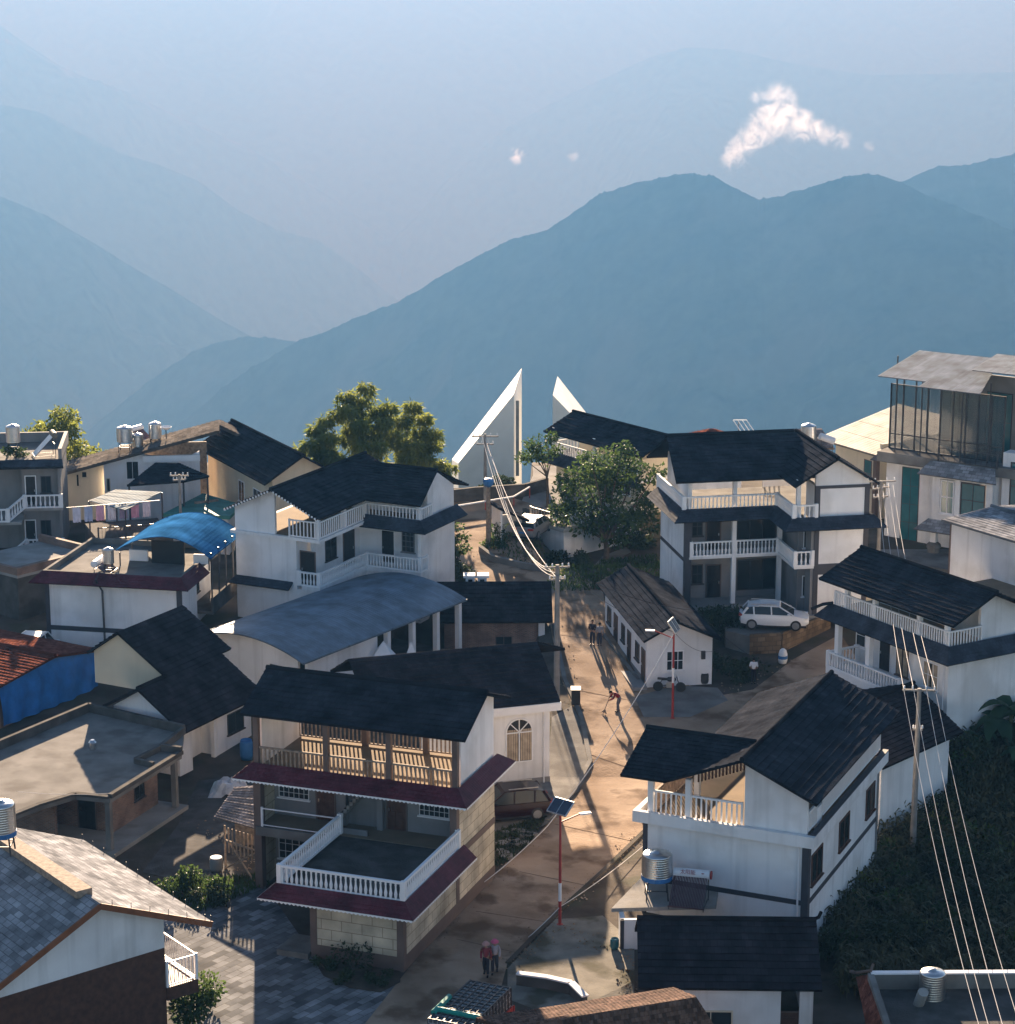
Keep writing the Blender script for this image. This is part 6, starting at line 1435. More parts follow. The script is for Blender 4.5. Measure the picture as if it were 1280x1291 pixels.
mb.bar((-.9,0,.95),(.1,0,.95),.05); mb.build('tube_panel', M['white_metal'], root); mb = MB(); mb.bar((-.5,.1,.8),(-.5,.1,-2),.05); mb.bar((.6,-.4,0),(.6,-.4,-2),.05); mb.build('stand', M['dark_metal'], root)
# ---------------- lamps
def lamp(label, base, H, arm, prz, ptilt, bandz):
    root = tag(empty('solar_street_lamp', base), label, 'street lamp', 'red solar street lamps')
    mb = MB(); mb.lathe([(.16,0),(.16,.04),(.075,.05),(.07,H*.5),(.05,H)], (0,0,0), 10); mb.build('pole', M['red_metal'], root)
    MB().lathe([(.079,0),(.077,.9)], (0,0,bandz), 10).build('white_band', M['white_metal'], root)
    c, s_ = math.cos(prz), math.sin(prz)
    P = lambda u, v, w: (u*c - v*s_, u*s_ + v*c, H+.25+w)
    tl = R(ptilt); q = []
    for u, v in ((-.55,-.4),(.55,-.4),(.55,.4),(-.55,.4)): q.append(P(u, v*math.cos(tl), v*math.sin(tl)))
    o = MB().prism(q, (0,0,.04)).build('solar_panel', M['solar'], root)
    mb = MB()
    for a, b in ((0,1),(1,2),(2,3),(3,0)): mb.bar(Vector(q[a])+Vector((0,0,.02)), Vector(q[b])+Vector((0,0,.02)), .05, .06)
    mb.bar((Vector(q[0])+Vector(q[1]))/2+Vector((0,0,.03)), (Vector(q[2])+Vector(q[3]))/2+Vector((0,0,.03)), .03, .05); mb.build('panel_frame', M['steel'], o)
    mb = MB(); e = Vector((arm[0], arm[1], H-.35+arm[2])); mb.tube([(0,0,H-.5), e], .035, 6); mb.build('arm', M['red_metal'], root)
    d = Vector((arm[0], arm[1], 0)).normalized(); MB().bar(e, e + d*.55, .2, .08).build('lamp_head', M['white_metal'], root)
    MB().tube([(0,0,H-.02),(0,0,H+.27)], .04, 6).build('panel_mount', M['dark_metal'], root); return root
b1_ = at_g(706, 1166); lamp('red solar lamp standing by the road edge nearest the cream house', b1_, 5.6, (.9,.3,.15), R(-40), 38, 1.2)
b2_ = at_g(848, 906); lamp('red solar lamp before the motorcycle and the roadside house', b2_, 5.4, (-1.1,.2,.25), R(70), 55, 2.2)
# ---------------- utility poles
def pole(label, base, H, r=.15, arms=(), m='pole', group='utility poles', extra=None):
    root = tag(empty('utility_pole', base), label, 'utility pole', group)
    MB().lathe([(r*1.15,-.3),(r,H*.5),(r*.72,H)], (0,0,0), 10).build('pole_shaft', M[m], root)
    for z, L, az in arms:
        c, s_ = math.cos(R(az))*L/2, math.sin(R(az))*L/2; o = MB().bar((-c,-s_,H-z),(c,s_,H-z),.09).build('crossarm', M['pole'], root)
        for t in (-.9,-.4,.4,.9): MB().lathe([(.02,0),(.05,.03),(.05,.08),(.03,.1),(.055,.13),(.03,.19)], (c*t, s_*t, H-z+.045), 7).build('insulator', M['white_clean'], o)
    return root
def topz(px, py, base): return at_y(px, py, base.y).z - base.z
p1 = at_g(702, 884); H1 = topz(698, 712, p1); pole('tall grey utility pole between the brick fronted house and the road', p1, H1, .17, ((.15,1.5,10),(.9,1.0,10)))
MB().box(-.12,.12,-.35,-.15,H1-1.4,H1-.6).build('junction_box', M['grey_wall'], None).parent = bpy.data.objects['utility_pole']
p2 = at_g(618, 960); H2 = topz(618, 838, p2); r2 = pole('utility pole with tangled wires behind the cream house', p2, H2, .14, ((.5,.9,0),))
mb = MB(); rr = random.Random(3)
for i in range(9):
    c = Vector((rr.uniform(-.35,.35), rr.uniform(-.2,.2), H2 - rr.uniform(-.1,.5))); R_ = rr.uniform(.2,.5)
    mb.tube([c + Vector((R_*math.cos(t), rr.uniform(-.05,.05), R_*.6*math.sin(t))) for t in [k*.6 for k in range(rr.randint(5,10))]], .022, 5)
mb.build('wire_coil', M['cable'], r2)
p3 = at_g(616, 690); H3 = topz(616, 606, p3); r3 = pole('red brown wooden pole with a blue bundle on top, beside the gate house', p3, H3, .17, (), 'wood_pale')
MB().lathe([(.1,-.5),(.35,-.3),(.4,0),(.3,.15),(.08,.2)], (0,0,H3), 8).build('blue_bundle', M['blue_paint'], r3)
p4 = at_g(612, 640); H4 = topz(611, 547, p4); pole('slim concrete pole with two crossarms standing before the tall monument blade', p4, H4, .12, ((.2,2.0,0),(.8,1.3,0)))
p5 = at_g(1150, 1092); H5 = topz(1157, 868, p5); pole('utility pole with a crossarm rising from the crop slope', p5, H5, .15, ((.1,1.7,-6),(2.2,.5,-6)))
p6 = Vector(at_y(1108, 690, 152)); p6.z = 2.0; H6 = topz(1112, 606, p6); r6 = pole('utility pole with a ladder of crossarms before the glazed building', p6, H6, .13, ((.05,2.0,8),(.5,1.4,30),(1.1,1.1,20)))
p7 = Vector(at_y(229, 690, 160)); p7.z = 2.0; H7 = topz(229, 598, p7); pole('thin pole with white insulators before the dark porch roof', p7, H7, .11, ((.1,1.3,0),(.4,.9,20)))
p8 = Vector(at_y(676, 606, 186)); p8.z = 3; H8 = topz(674, 577, p8)
# ---------------- wires
def wire(label, pts, sag, r=.016, m='cable', group=None, n=16):
    mb = MB(); P = [Vector(p) for p in pts]; line = []
    for p, q in zip(P, P[1:]):
        for i in range(n): t = i/n; c = p.lerp(q, t); c.z -= sag*4*t*(1-t); line.append(c)
    line.append(P[-1]); mb.tube(line, r, 5); o = mb.build('cable', M[m]); 
    return tag(o, label, 'cable', group)
t4 = p4 + Vector((0,0,H4)); t1 = p1 + Vector((0,0,H1)); t2 = p2 + Vector((0,0,H2)); t3 = p3 + Vector((0,0,H3))
for i, (dx, dz, sg) in enumerate(((-.25,-.15,2.2),(.0,-.3,2.6),(.25,-.5,2.9),(.1,-.7,1.2))):
    wire('pale cable of the bundle sagging from the monument pole to the tall grey pole', [t4+Vector((dx,0,dz)), t1+Vector((dx*1.6,0,dz*1.3-.1))], sg, .022, group='cable bundle over the bend of the road')
wire('pale twisted cable hanging over the road from the red lamp before the motorcycle', [b2_+Vector((0,0,5.2)), at_y(690, 1042, 112), at_y(515, 1170, 104)], .5, .022)
l2 = b1_+Vector((0,0,.9))
wire('cable hung along the right edge of the road below the retaining wall', [at_y(846, 1035, 117), l2, at_y(600, 1230, 100)], .25, .02)
wire('thin dark wire from the tall grey pole over the roadside house', [t1, b2_+Vector((0,0,5.3)), HL.W(4,-2,2.8)], .6, .014, 'dark_metal')
wire('thin wire from the tall grey pole across the roadside house to the yard', [t1+Vector((.3,0,-.1)), at_y(880, 770, 138), at_y(985, 845, 138)], .5, .014, 'dark_metal')
wire('wires reaching left from the tangled pole to the hall', [t2+Vector((0,0,-.2)), at_y(560, 862, 140)], .2, .014)
t5 = p5 + Vector((0,0,H5)); t6 = p6 + Vector((0,0,H6))
e5 = [t5 + Vector((d, -.1*d, 0)) for d in (-.8,-.3,.35,.8)]; e6 = [t6 + Vector((d, 0, -.3)) for d in (-.2,.1,.5,.8)]; ends = [at_y(px, 1305, 86) for px in (1238, 1250, 1268, 1290)]
for i in range(4):
    wire(('leftmost of the four pale power lines over the crop slope','second from left of the four pale power lines over the crop slope','third from left of the four pale power lines over the crop slope','rightmost of the four pale power lines over the crop slope')[i], [e6[i], e5[i], ends[i]], .9, .013, group='power lines over the crop slope')
wire('thin wire strung over the courtyard from the left roof to the cream house', [at_y(22, 998, 100), at_y(140, 1000, 112)], .1, .012)
# ------------------------------------------------------------------ vehicles
def car(label, base, heading, paint, name='parked_car', L=4.6, W=1.86, Hh=1.68, group=None):
    root = tag(empty(name, base, heading), label, 'car', group)   # +x is the nose
    hl, hw = L/2, W/2
    st_ = [(-hl,.55,.95,.62),(-hl+.12,.38,1.02,.88),(-hl+.7,.28,1.06,.97),(-.6,.26,1.02,1.0),(.7,.26,1.0,1.0),(hl-.9,.27,.98,.97),(hl-.25,.32,.86,.88),(hl,.45,.72,.66)]
    mb = MB(); rows = []
    for x, z0, z1, k in st_:
        w = hw*k; ring = [(x,-w*.92,z0),(x,-w,z0+.12),(x,-w,z0+(z1-z0)*.62),(x,-w*.93,z1-.03),(x,-w*.6,z1+.02),(x,w*.6,z1+.02),(x,w*.93,z1-.03),(x,w,z0+(z1-z0)*.62),(x,w,z0+.12),(x,w*.92,z0)]
        rows.append(ring)
    n = len(rows[0]); mb.v = [p for r in rows for p in r]
    for i in range(len(rows)-1):
        for k in range(n): mb.f.append((i*n+k, i*n+(k+1) % n, (i+1)*n+(k+1) % n, (i+1)*n+k))
    mb.f += [tuple(range(n)), tuple(reversed(range((len(rows)-1)*n, len(rows)*n)))]
    body = mb.build('body', paint, root, smooth_=True)
    m_ = body.modifiers.new('edge', 'EDGE_SPLIT'); m_.split_angle = R(38)
    g0 = [(-hl+.18,1.0),(-hl+.55,Hh-.12),(-.9,Hh),(.3,Hh-.02),(1.25,1.0)]
    gb = MB(); wr = hw*.74; wb = hw*.93
    for s_ in (-1, 1):
        P = [(x, s_*(wb + (wr-wb)*(z-1.0)/(Hh-1.0)), z) for x, z in g0]; gb.add(P, [tuple(range(5)) if s_ < 0 else tuple(reversed(range(5)))])
    def strip(mbx, i): 
        a, b = g0[i], g0[i+1]; f = lambda x, z, s_: (x, s_*(wb + (wr-wb)*(z-1.0)/(Hh-1.0)), z); mbx.add([f(*a,-1), f(*a,1), f(*b,1), f(*b,-1)], [(0,1,2,3)])
    strip(gb, 0); strip(gb, 3); gb.build('windows', M['glass'], root)
    rb = MB()
    for a, b in zip([(-hl+.5,Hh-.13),(-.9,Hh+.015),(.32,Hh-.005)], [(-.9,Hh+.015),(.32,Hh-.005),(.45,Hh-.12)]):
        rb.add([(a[0],-wr-.02,a[1]),(a[0],wr+.02,a[1]),(b[0],wr+.02,b[1]),(b[0],-wr-.02,b[1]),(a[0],-wr-.02,a[1]-.06),(a[0],wr+.02,a[1]-.06),(b[0],wr+.02,b[1]-.06),(b[0],-wr-.02,b[1]-.06)], [(0,1,2,3),(7,6,5,4),(0,4,5,1),(1,5,6,2),(2,6,7,3),(3,7,4,0)])
    rb.build('roof_panel', paint, root)
    pb = MB()
    for s_ in (-1, 1):
        f = lambda x, z: Vector((x, s_*(wb + (wr-wb)*(z-1.0)/(Hh-1.0) + .01), z))
        pb.bar(f(1.25,1.0), f(.32,Hh-.03), .07); pb.bar(f(-.15,1.0), f(-.2,Hh-.03), .07); pb.bar(f(-hl+.2,1.0), f(-hl+.55,Hh-.12), .12); pb.bar(f(-1.25,1.0), f(-1.3,Hh-.08), .08)
        pb.bar(f(-hl+.3,1.0), f(1.3,1.0), .03)
    pb.build('pillar', paint, root)
    for sx in (-1.38, 1.38):
        for s_ in (-1, 1):
            t = MB(); t.lathe([(.24,-.11),(.335,-.10),(.35,-.05),(.35,.05),(.335,.10),(.24,.11)], (sx, s_*(hw-.10), .35), 20, axis='y'); w = t.build('wheel', M['black'], root)
            rm = MB(); rm.lathe([(.05,-.01),(.23,-.005),(.235,.03),(.05,.035)], (sx, s_*(hw-.10)+s_*.10-.012, .35), 14, axis='y'); rm.build('rim', M['alloy'], w)
    for s_ in (-1, 1):
        MB().box(hl-.32, hl-.08, s_*hw*.55, s_*hw*.84, .72, .86).build('headlight', M['white_clean'], root)
        MB().box(-hl-.02, -hl+.2, s_*hw*.45, s_*hw*.86, .86, 1.0).build('tail_light', M['red_metal'], root)
        MB().box(.85,1.05,s_*(hw+.0),s_*(hw+.18),1.0,1.14).build('mirror', paint, root)
    sk = MB(); sk.box(-hl+.15, hl-.15, -hw+.04, hw-.04, .22, .34); sk.build('underbody', M['black'], root)
    rr = MB(); 
    for s_ in (-1, 1): rr.bar((-1.5, s_*wr*.92, Hh+.06), (.1, s_*wr*.92, Hh+.06), .04)
    rr.build('roof_rail', M['steel'], root)
    mb = MB(); mb.box(-hl-.035,-hl-.01,-.26,.26,.62,.76); mb.build('number_plate', M['blue_paint'], root)
    return root
pw = mat('white_car_paint', (.75,.76,.78), .25, .03, 1, spec=.6); pr_ = mat('dark_red_car_paint', (.016,.003,.004), .35, .1, 1, spec=.3)
# stone car platform with the white car
g = at_g(1000, 830)
pt = House('car_platform', 'brown stone retaining wall holding up the parking platform of the three storey house', 'retaining wall', 948, 838, 1.35, 50, .8)
pt.la_ = pt.la(1048, 0, 1.0)
w = lambda px, py, z: ((at_z(px,py,z)-pt.o).dot(pt.av), (at_z(px,py,z)-pt.o).dot(pt.bv), z-pt.o.z)
zt = 2.35
q = [w(945,802,zt), w(985,800,zt), w(1046,775,zt), w(1040,752,zt), w(1000,742,zt), w(905,760,zt), w(915,795,zt)]
M['stone_brown'] = tile_mat('brown_rubble_stone', (.15,.105,.065), 'brick', .35, .95, .5, .28, .6, mortar=(.09,.07,.05))
mb = MB(); mb.prism([(a,b,-.8) for a,b,z in q], (0,0,zt-pt.o.z+.8)); pt.part('platform', mb, 'conc')
mb = MB()
for i in (0, 1):
    p, r__ = Vector(q[i]), Vector(q[i+1]); L = (r__-p).length
    d = (r__-p).normalized(); nrm = Vector((d.y,-d.x,0))*.12
    a = [p+nrm, r__+nrm]
    mb.add([(a[0].x,a[0].y,-1),(a[1].x,a[1].y,-1),(a[1].x,a[1].y,a[1].z+.12),(a[0].x,a[0].y,a[0].z+.12)], [(0,1,2,3)], [[(0,0),(L,0),(L,2.4),(0,2.4)]])
    mb.add([(a[0].x,a[0].y,a[0].z+.12),(a[1].x,a[1].y,a[1].z+.12),(r__.x-nrm.x,r__.y-nrm.y,a[1].z+.12),(p.x-nrm.x,p.y-nrm.y,a[0].z+.12)], [(0,1,2,3)], [[(0,0),(L,0),(L,.24),(0,.24)]])
pt.part('stone_facing', mb, 'stone_brown')
cw = car('white estate car parked on the stone platform before the three storey house', at_z(976, 790, zt+.01), R(-8), pw, L=4.4, Hh=1.55)
cr_ = car('dark red car half hidden between the cream house and the arched window house', at_g(640, 1030, .06), R(195), pr_)
car('white van partly hidden behind the corner of the pale blue-white house', at_g(46, 834, .05), R(80), pw, name='parked_van', L=4.4, Hh=1.9)
car('pale car parked behind the pale terrace block and gate house', at_g(672, 674, .05), R(70), mat('grey_car_paint', (.2,.2,.21), .35, .05, 1, spec=.3), Hh=1.45)
# motorcycle
def motorcycle(label, base, rz):
    root = tag(empty('motorcycle', base, rz), label, 'motorcycle')
    for x in (-.68, .68):
        t = MB(); t.lathe([(.22,-.05),(.29,-.05),(.31,0),(.29,.05),(.22,.05)], (x,0,.31), 18, axis='y'); w_ = t.build('wheel', M['black'], root)
        MB().lathe([(.03,-.04),(.05,-.015),(.22,-.012),(.22,.012),(.05,.015),(.03,.04)], (x,0,.31), 14, axis='y').build('rim', M['steel'], w_)
    mb = MB(); mb.tube([(-.68,.0,.31),(-.1,0,.42),(.35,0,.75),(-.45,0,.72),(-.68,0,.31)], .03, 6); mb.tube([(.68,0,.31),(.5,0,.7),(.42,0,1.0)], .035, 6); mb.build('frame', M['dark_metal'], root)
    mb = MB(); mb.lathe([(.02,-.3),(.13,-.22),(.16,0),(.13,.2),(.04,.28)], (.12,0,.78), 10, axis='x'); mb.build('fuel_tank', M['dark_metal'], root)
    mb = MB(); mb.prism([(-.72,-.12,.78),(-.05,-.12,.74),(-.05,.12,.74),(-.72,.12,.78)], (0,0,.08)); mb.build('seat', M['black'], root)
    mb = MB(); mb.box(-.18,.22,-.14,.14,.28,.58); mb.lathe([(.1,0),(.1,.18)], (.12,0,.5), 8); mb.build('engine', M['steel'], root)
    mb = MB(); mb.tube([(.3,-.36,1.02),(.42,-.15,1.02),(.42,.15,1.02),(.3,.36,1.02)], .02, 6); mb.build('handlebar', M['steel'], root)
    mb = MB(); mb.tube([(-.0,.14,.3),(-.75,.18,.4)], [.03,.05], 8); mb.build('exhaust', M['steel'], root)
    MB().lathe([(.09,0),(.09,.08),(.05,.12)], (.5,0,.86), 10, axis='x').build('headlight', M['white_clean'], root)
    return root
motorcycle('black motorcycle parked in front of the end wall of the roadside house', at_g(844, 872, .05), R(-6))
# truck in the foreground, its load roped under a net
tb = at_z(592, 1338, 0)
root = tag(empty('cargo_truck', at_z(590, 1360, 0), R(66)), 'red truck with a high load of bricks under a dark net and green rope', 'truck')
L, Wd = 5.0, 2.05
def tp(px, py, z): v = at_z(px, py, z) - Vector(root.location); c_, s_ = math.cos(-R(66)), math.sin(-R(66)); return Vector((v.x*c_-v.y*s_, v.x*s_+v.y*c_, z))
a, b = tp(588,1234,2.6), tp(652,1243,2.6); x1 = (a.x+b.x)/2; y0, y1 = min(a.y,b.y), max(a.y,b.y); y0, y1 = (y0+y1)/2-1.02, (y0+y1)/2+1.02
x0 = x1-4.2
mb = MB(); mb.box(x0,x1,y0,y1,.85,1.0); mb.box(x0,x1,y0,y0+.06,1.0,1.75); mb.box(x0,x1,y1-.06,y1,1.0,1.75); mb.box(x1-.06,x1,y0,y1,1.0,1.75); 
for i in range(6): mb.box(x0+.1+i*.8,x0+.18+i*.8,y0-.05,y0,.9,1.78); mb.box(x0+.1+i*.8,x0+.18+i*.8,y1,y1+.05,.9,1.78)
mb.build('cargo_bed', M['red_metal'], root)
M['load'] = tile_mat('netted_load', (.10,.11,.115), 'brick', .6, .8, .2, .2, .8, mortar=(.32,.33,.33))
mb = MB(); ubox(mb, x0+.07,x1-.08,y0+.08,y1-.08,1.0,2.55); mb.build('load', M['load'], root)
mb = MB(); n = 14
for i in range(n): x = x0+.1+(x1-x0-.25)*i/(n-1); mb.bar((x,y0+.06,2.57),(x,y1-.06,2.57),.05,.05); mb.bar((x,y0+.05,1.8),(x,y0+.06,2.57),.04); mb.bar((x,y1-.05,1.8),(x,y1-.06,2.57),.04)
for i in range(7): y = y0+.1+(y1-y0-.2)*i/6; mb.bar((x0+.1,y,2.575),(x1-.1,y,2.575),.05,.05)
mb.build('net', M['cable_dark'] if 'cable_dark' in M else M['dark_metal'], root)
mb = MB(); mb.tube([(x0+.6,y1-.05,2.6),(x0+1.2,y1-.12,2.68),(x0+2.2,y1-.02,2.62)], .13, 7); mb.tube([(x0+.9,y0+.05,2.62),(x0+.9,y1-.05,2.64)], .12, 7); mb.build('green_sheet', mat('green_tarpaulin', (.02,.25,.20), .5, .2, 3), root)
mb = MB(); mb.box(x0-1.7,x0-.1,y0+.05,y1-.05,.6,2.2); mb.build('cab', M['red_metal'], root); mb = MB(); mb.box(x0-1.72,x0-1.69,y0+.2,y1-.2,1.4,2.0); mb.build('windscreen', M['glass'], root)
for x in (x0-1.0, x0+2.6):
    for y in (y0+.1, y1-.1): MB().lathe([(.25,-.13),(.45,-.12),(.47,0),(.45,.12),(.25,.13)], (x,y,.47), 16, axis='y').build('wheel', M['black'], root)
# ------------------------------------------------------------------ people
SK = mat('skin', (.33,.19,.13), .6, .1, 3)
def cloth(name, c): return mat(name, c, .9, .12, 4)
def skin_mesh(chains, sub=1):
    """joints [(point, radius)] in chains that share points -> one smooth surface"""
    vs, es, rs = [], [], []; idx = {}
    for ch in chains:
        prev = None
        for p, r in ch:
            k = tuple(round(q, 3) for q in p)
            if k not in idx: idx[k] = len(vs); vs.append(k); rs.append(r)
            if prev is not None and prev != idx[k]: es.append((prev, idx[k]))
            prev = idx[k]
    me = bpy.data.meshes.new('tmp'); me.from_pydata(vs, es, []); o = bpy.data.objects.new('tmp', me); col.objects.link(o)
    sm = o.modifiers.new('skin', 'SKIN'); sm.use_smooth_shade = True; sm.branch_smoothing = .4
    if sub: ss = o.modifiers.new('sub', 'SUBSURF'); ss.levels = sub
    for v, r in zip(me.skin_vertices[0].data, rs): v.radius = (r, r)
    me.skin_vertices[0].data[0].use_root = True
    bpy.context.view_layer.update(); dg = bpy.context.evaluated_depsgraph_get(); out = bpy.data.meshes.new_from_object(o.evaluated_get(dg))
    bpy.data.objects.remove(o); bpy.data.meshes.remove(me)
    V_ = [tuple(v.co) for v in out.vertices]; F_ = [tuple(p.vertices) for p in out.polygons]; bpy.data.meshes.remove(out); return V_, F_
def person(label, base, rz, shirt, trousers, J, hair=(.02,.017,.015), hat=None, H=1.65, group=None, short=False):
    """J: joint positions of a 1.65 m figure facing +x"""
    root = tag(empty('person', base, rz), label, 'person', group); k = H/1.65
    j = {n_: Vector(p)*k for n_, p in J.items()}
    P = lambda n_, r: (tuple(j[n_]), r*k)
    torso = [P('pelvis',.135), (tuple(j['pelvis'].lerp(j['chest'],.5)), .125*k), P('chest',.15), (tuple(j['chest'].lerp(j['neck'],.75)), .09*k), P('neck',.055), (tuple(j['neck'].lerp(j['head'],.4)), .055*k)]
    def limb(a, b, c, ra, rb, rc): return [P(a, ra), (tuple(j[a].lerp(j[b],.5)), (ra+rb)/2*k), P(b, rb), (tuple(j[b].lerp(j[c],.45)), rb*.95*k), P(c, rc)]
    ch = [torso]; arms = []; legs = []
    for s_ in ('l', 'r'):
        arms.append([torso[2]] + limb('sh'+s_, 'el'+s_, 'wr'+s_, .058, .043, .032)); legs.append([torso[0]] + limb('hip'+s_, 'kn'+s_, 'an'+s_, .085, .062, .042))
    for a in arms + legs: ch.append(a)
    for s_ in ('l', 'r'):
        an = j['an'+s_]; d = (j['toe'+s_]-an); ch.append([P('an'+s_, .042), (tuple(an + d*.45 + Vector((0,0,-.045))*k), .042*k), (tuple(j['toe'+s_]), .034*k)])
    V_, F_ = skin_mesh(ch); mb = MB(); mb.v = V_; mb.f = F_
    # head: face with nose, brow, chin, ears
    hd = j['head']; fw = (j['face'] - j['head']).normalized() if 'face' in j else Vector((1,0,0))
    up = (hd - j['neck']).normalized(); sd_ = up.cross(fw).normalized(); fw = sd_.cross(up)
    def hp(a, b, c): return tuple(hd + (fw*a + sd_*b + up*c)*k)
    N, Mn = 10, 12; o_ = len(mb.v)
    for i in range(N+1):
        t = math.pi*i/N
        for q in range(Mn):
            a = 2*math.pi*q/Mn; x = math.sin(t)*math.cos(a)*.092; y = math.sin(t)*math.sin(a)*.074; z = math.cos(t)*.118
            if z < -.03: x = x*.88 + .008; y *= .82
            if q == 0 and i == 5: x += .022                 # nose
            if q == 0 and i == 6: x += .006                 # lips
            if q in (3, 9) and i in (5,): y *= 1.18         # ears
            mb.v.append(hp(x, y, z))
    for i in range(N):
        for q in range(Mn): mb.f.append((o_+i*Mn+q, o_+(i+1)*Mn+q, o_+(i+1)*Mn+(q+1) % Mn, o_+i*Mn+(q+1) % Mn))
    for s_ in ('l', 'r'):                                   # hands: palm, four bent fingers, thumb
        w_ = j['wr'+s_]; d = (w_ - j['el'+s_]).normalized(); sg = 1 if s_ == 'l' else -1
        sv = d.cross(Vector((1,0,0)));  sv = sv.normalized() if sv.length > .1 else Vector((0,1,0)); nv = d.cross(sv)
        pm = w_ + d*.09*k; mb.tube([w_ - d*.01, w_ + d*.04*k, pm], [.03*k,.042*k,.038*k], 7)
        for f_, (off, ln) in enumerate(((-.03,.06),(-.01,.07),(.01,.065),(.03,.05))):
            b_ = pm + sv*off*k; m1 = b_ + d*ln*.55*k + nv*.008*k; mb.tube([b_ - d*.02*k, m1, m1 + d*ln*.4*k + nv*.025*k], [.010*k,.009*k,.007*k], 5)
        b_ = w_ + d*.03*k + sv*-.035*k; mb.tube([b_, b_ - sv*.03*k + d*.03*k, b_ - sv*.035*k + d*.065*k + nv*.01*k], [.013*k,.011*k,.008*k], 5)
    body = mb.build('body', SK, root, smooth_=True)
    # clothes
    up_ = [[(p, r*1.13+.006) for p, r in torso[:4]]] + [[(torso[2][0], torso[2][1]*1.13+.006)] + [(p, r*1.2+.008) for p, r in (a[1:4] if short else a[1:])] for a in arms]
    v, f = skin_mesh(up_); m_ = MB(); m_.v, m_.f = v, f; m_.build('shirt', cloth('cloth_top', shirt), root, smooth_=True)
    lo_ = [[(torso[0][0], torso[0][1]*1.12+.006), (tuple(j['pelvis'].lerp(j['chest'],.35)), .132*k)]] + [[(torso[0][0], torso[0][1]*1.12+.006)] + [(p, r*1.18+.010) for p, r in a[1:]] for a in legs]
    v, f = skin_mesh(lo_); m_ = MB(); m_.v, m_.f = v, f; m_.build('trousers', cloth('cloth_trousers', trousers), root, smooth_=True)
    m_ = MB()
    for s_ in ('l', 'r'):
        an = j['an'+s_]; to = j['toe'+s_]; d = (to-an); d.z = 0
        o2 = an + Vector((0,0,-.05*k)) - d.normalized()*.05*k; m_.tube([o2, an + Vector((0,0,-.045*k)) + d*.4, Vector(to)+Vector((0,0,.005))+d.normalized()*.02], [.05*k,.052*k,.04*k], 8)
    m_.build('shoes', M['black'], root)
    m_ = MB(); rows_ = 6
    for i in range(rows_+1):
        t = math.pi*.62*i/rows_
        for q in range(Mn):
            a = 2*math.pi*q/Mn; cut = 1.0 if math.cos(a) < .3 else .55
            tt = t*cut; m_.v.append(hp(math.sin(tt)*math.cos(a)*.104-.006, math.sin(tt)*math.sin(a)*.088, math.cos(tt)*.130))
    for i in range(rows_):
        for q in range(Mn): m_.f.append((i*Mn+q, (i+1)*Mn+q, (i+1)*Mn+(q+1) % Mn, i*Mn+(q+1) % Mn))
    m_.build('hair', cloth('hair_strands', hair), root, smooth_=True)
    if hat:
        m_ = MB(); prof = [(.19,.02),(.185,.03),(.115,.05),(.11,.12),(.07,.15),(.01,.155)]; n_ = 14
        for r_, z_ in prof:
            for q in range(n_): a = 2*math.pi*q/n_; m_.v.append(hp(r_*math.cos(a), r_*math.sin(a), z_))
        for i in range(len(prof)-1):
            for q in range(n_): m_.f.append((i*n_+q, i*n_+(q+1) % n_, (i+1)*n_+(q+1) % n_, (i+1)*n_+q))
        m_.build('hat', cloth('hat_cloth', hat), root, smooth_=True)
    m_ = MB()
    for s_ in (-1, 1): c = Vector(hp(.083, s_*.032, .01)); m_.lathe([(.001,-.008),(.011,0),(.001,.008)], c, 6)
    m_.build('eyes', M['black'], root)
    return root
STAND = dict(pelvis=(0,0,.88), chest=(.0,0,1.22), neck=(0,0,1.40), head=(.02,0,1.53), face=(.2,0,1.53), shl=(0,.17,1.33), shr=(0,-.17,1.33), ell=(-.02,.23,1.06), elr=(-.02,-.23,1.06), wrl=(.06,.22,.83), wrr=(.06,-.22,.83),
             hipl=(0,.085,.84), hipr=(0,-.085,.84), knl=(.02,.09,.46), knr=(.02,-.09,.46), anl=(0,.09,.09), anr=(0,-.09,.09), toel=(.15,.10,.035), toer=(.15,-.10,.035))
def pose(**k): d = dict(STAND); d.update(k); return d
WALK = pose(knl=(.12,.09,.47), anl=(.12,.09,.10), toel=(.27,.10,.05), knr=(-.02,-.09,.46), anr=(-.22,-.09,.14), toer=(-.09,-.10,.04), wrl=(-.06,.22,.84), wrr=(.16,-.2,.88))
SWEEP = pose(pelvis=(-.12,0,.86), chest=(.16,0,1.10), neck=(.33,0,1.19), head=(.45,0,1.24), face=(.58,0,1.15), shl=(.25,.17,1.14), shr=(.25,-.17,1.14), ell=(.36,.2,.90), elr=(.42,-.17,.92), wrl=(.56,.07,.78), wrr=(.52,-.02,.95), hipl=(-.12,.085,.82), hipr=(-.12,-.085,.82), knl=(.04,.10,.46), knr=(-.02,-.1,.45), anl=(.06,.11,.09), anr=(-.12,-.11,.09), toel=(.21,.12,.035), toer=(.03,-.12,.035))
g0 = at_g(779, 897, .035); sw = person('person in dark red top bending to sweep the sunlit road', g0, R(200), (.20,.02,.03), (.10,.10,.12), SWEEP)
c_, s_ = math.cos(R(200)), math.sin(R(200)); T = lambda v: g0 + Vector((v[0]*c_-v[1]*s_, v[0]*s_+v[1]*c_, v[2]))
br_ = tag(empty('broom', T((.9,.05,.05)), 0), 'long handled broom held by the sweeping person', 'broom')
o_ = Vector(br_.location); mb = MB(); mb.bar(T((.46,-.05,1.08))-o_, T((.86,.07,.22))-o_, .03); mb.build('handle', M['wood_pale'], br_)
mb = MB(); e0 = T((.84,.065,.26))-o_
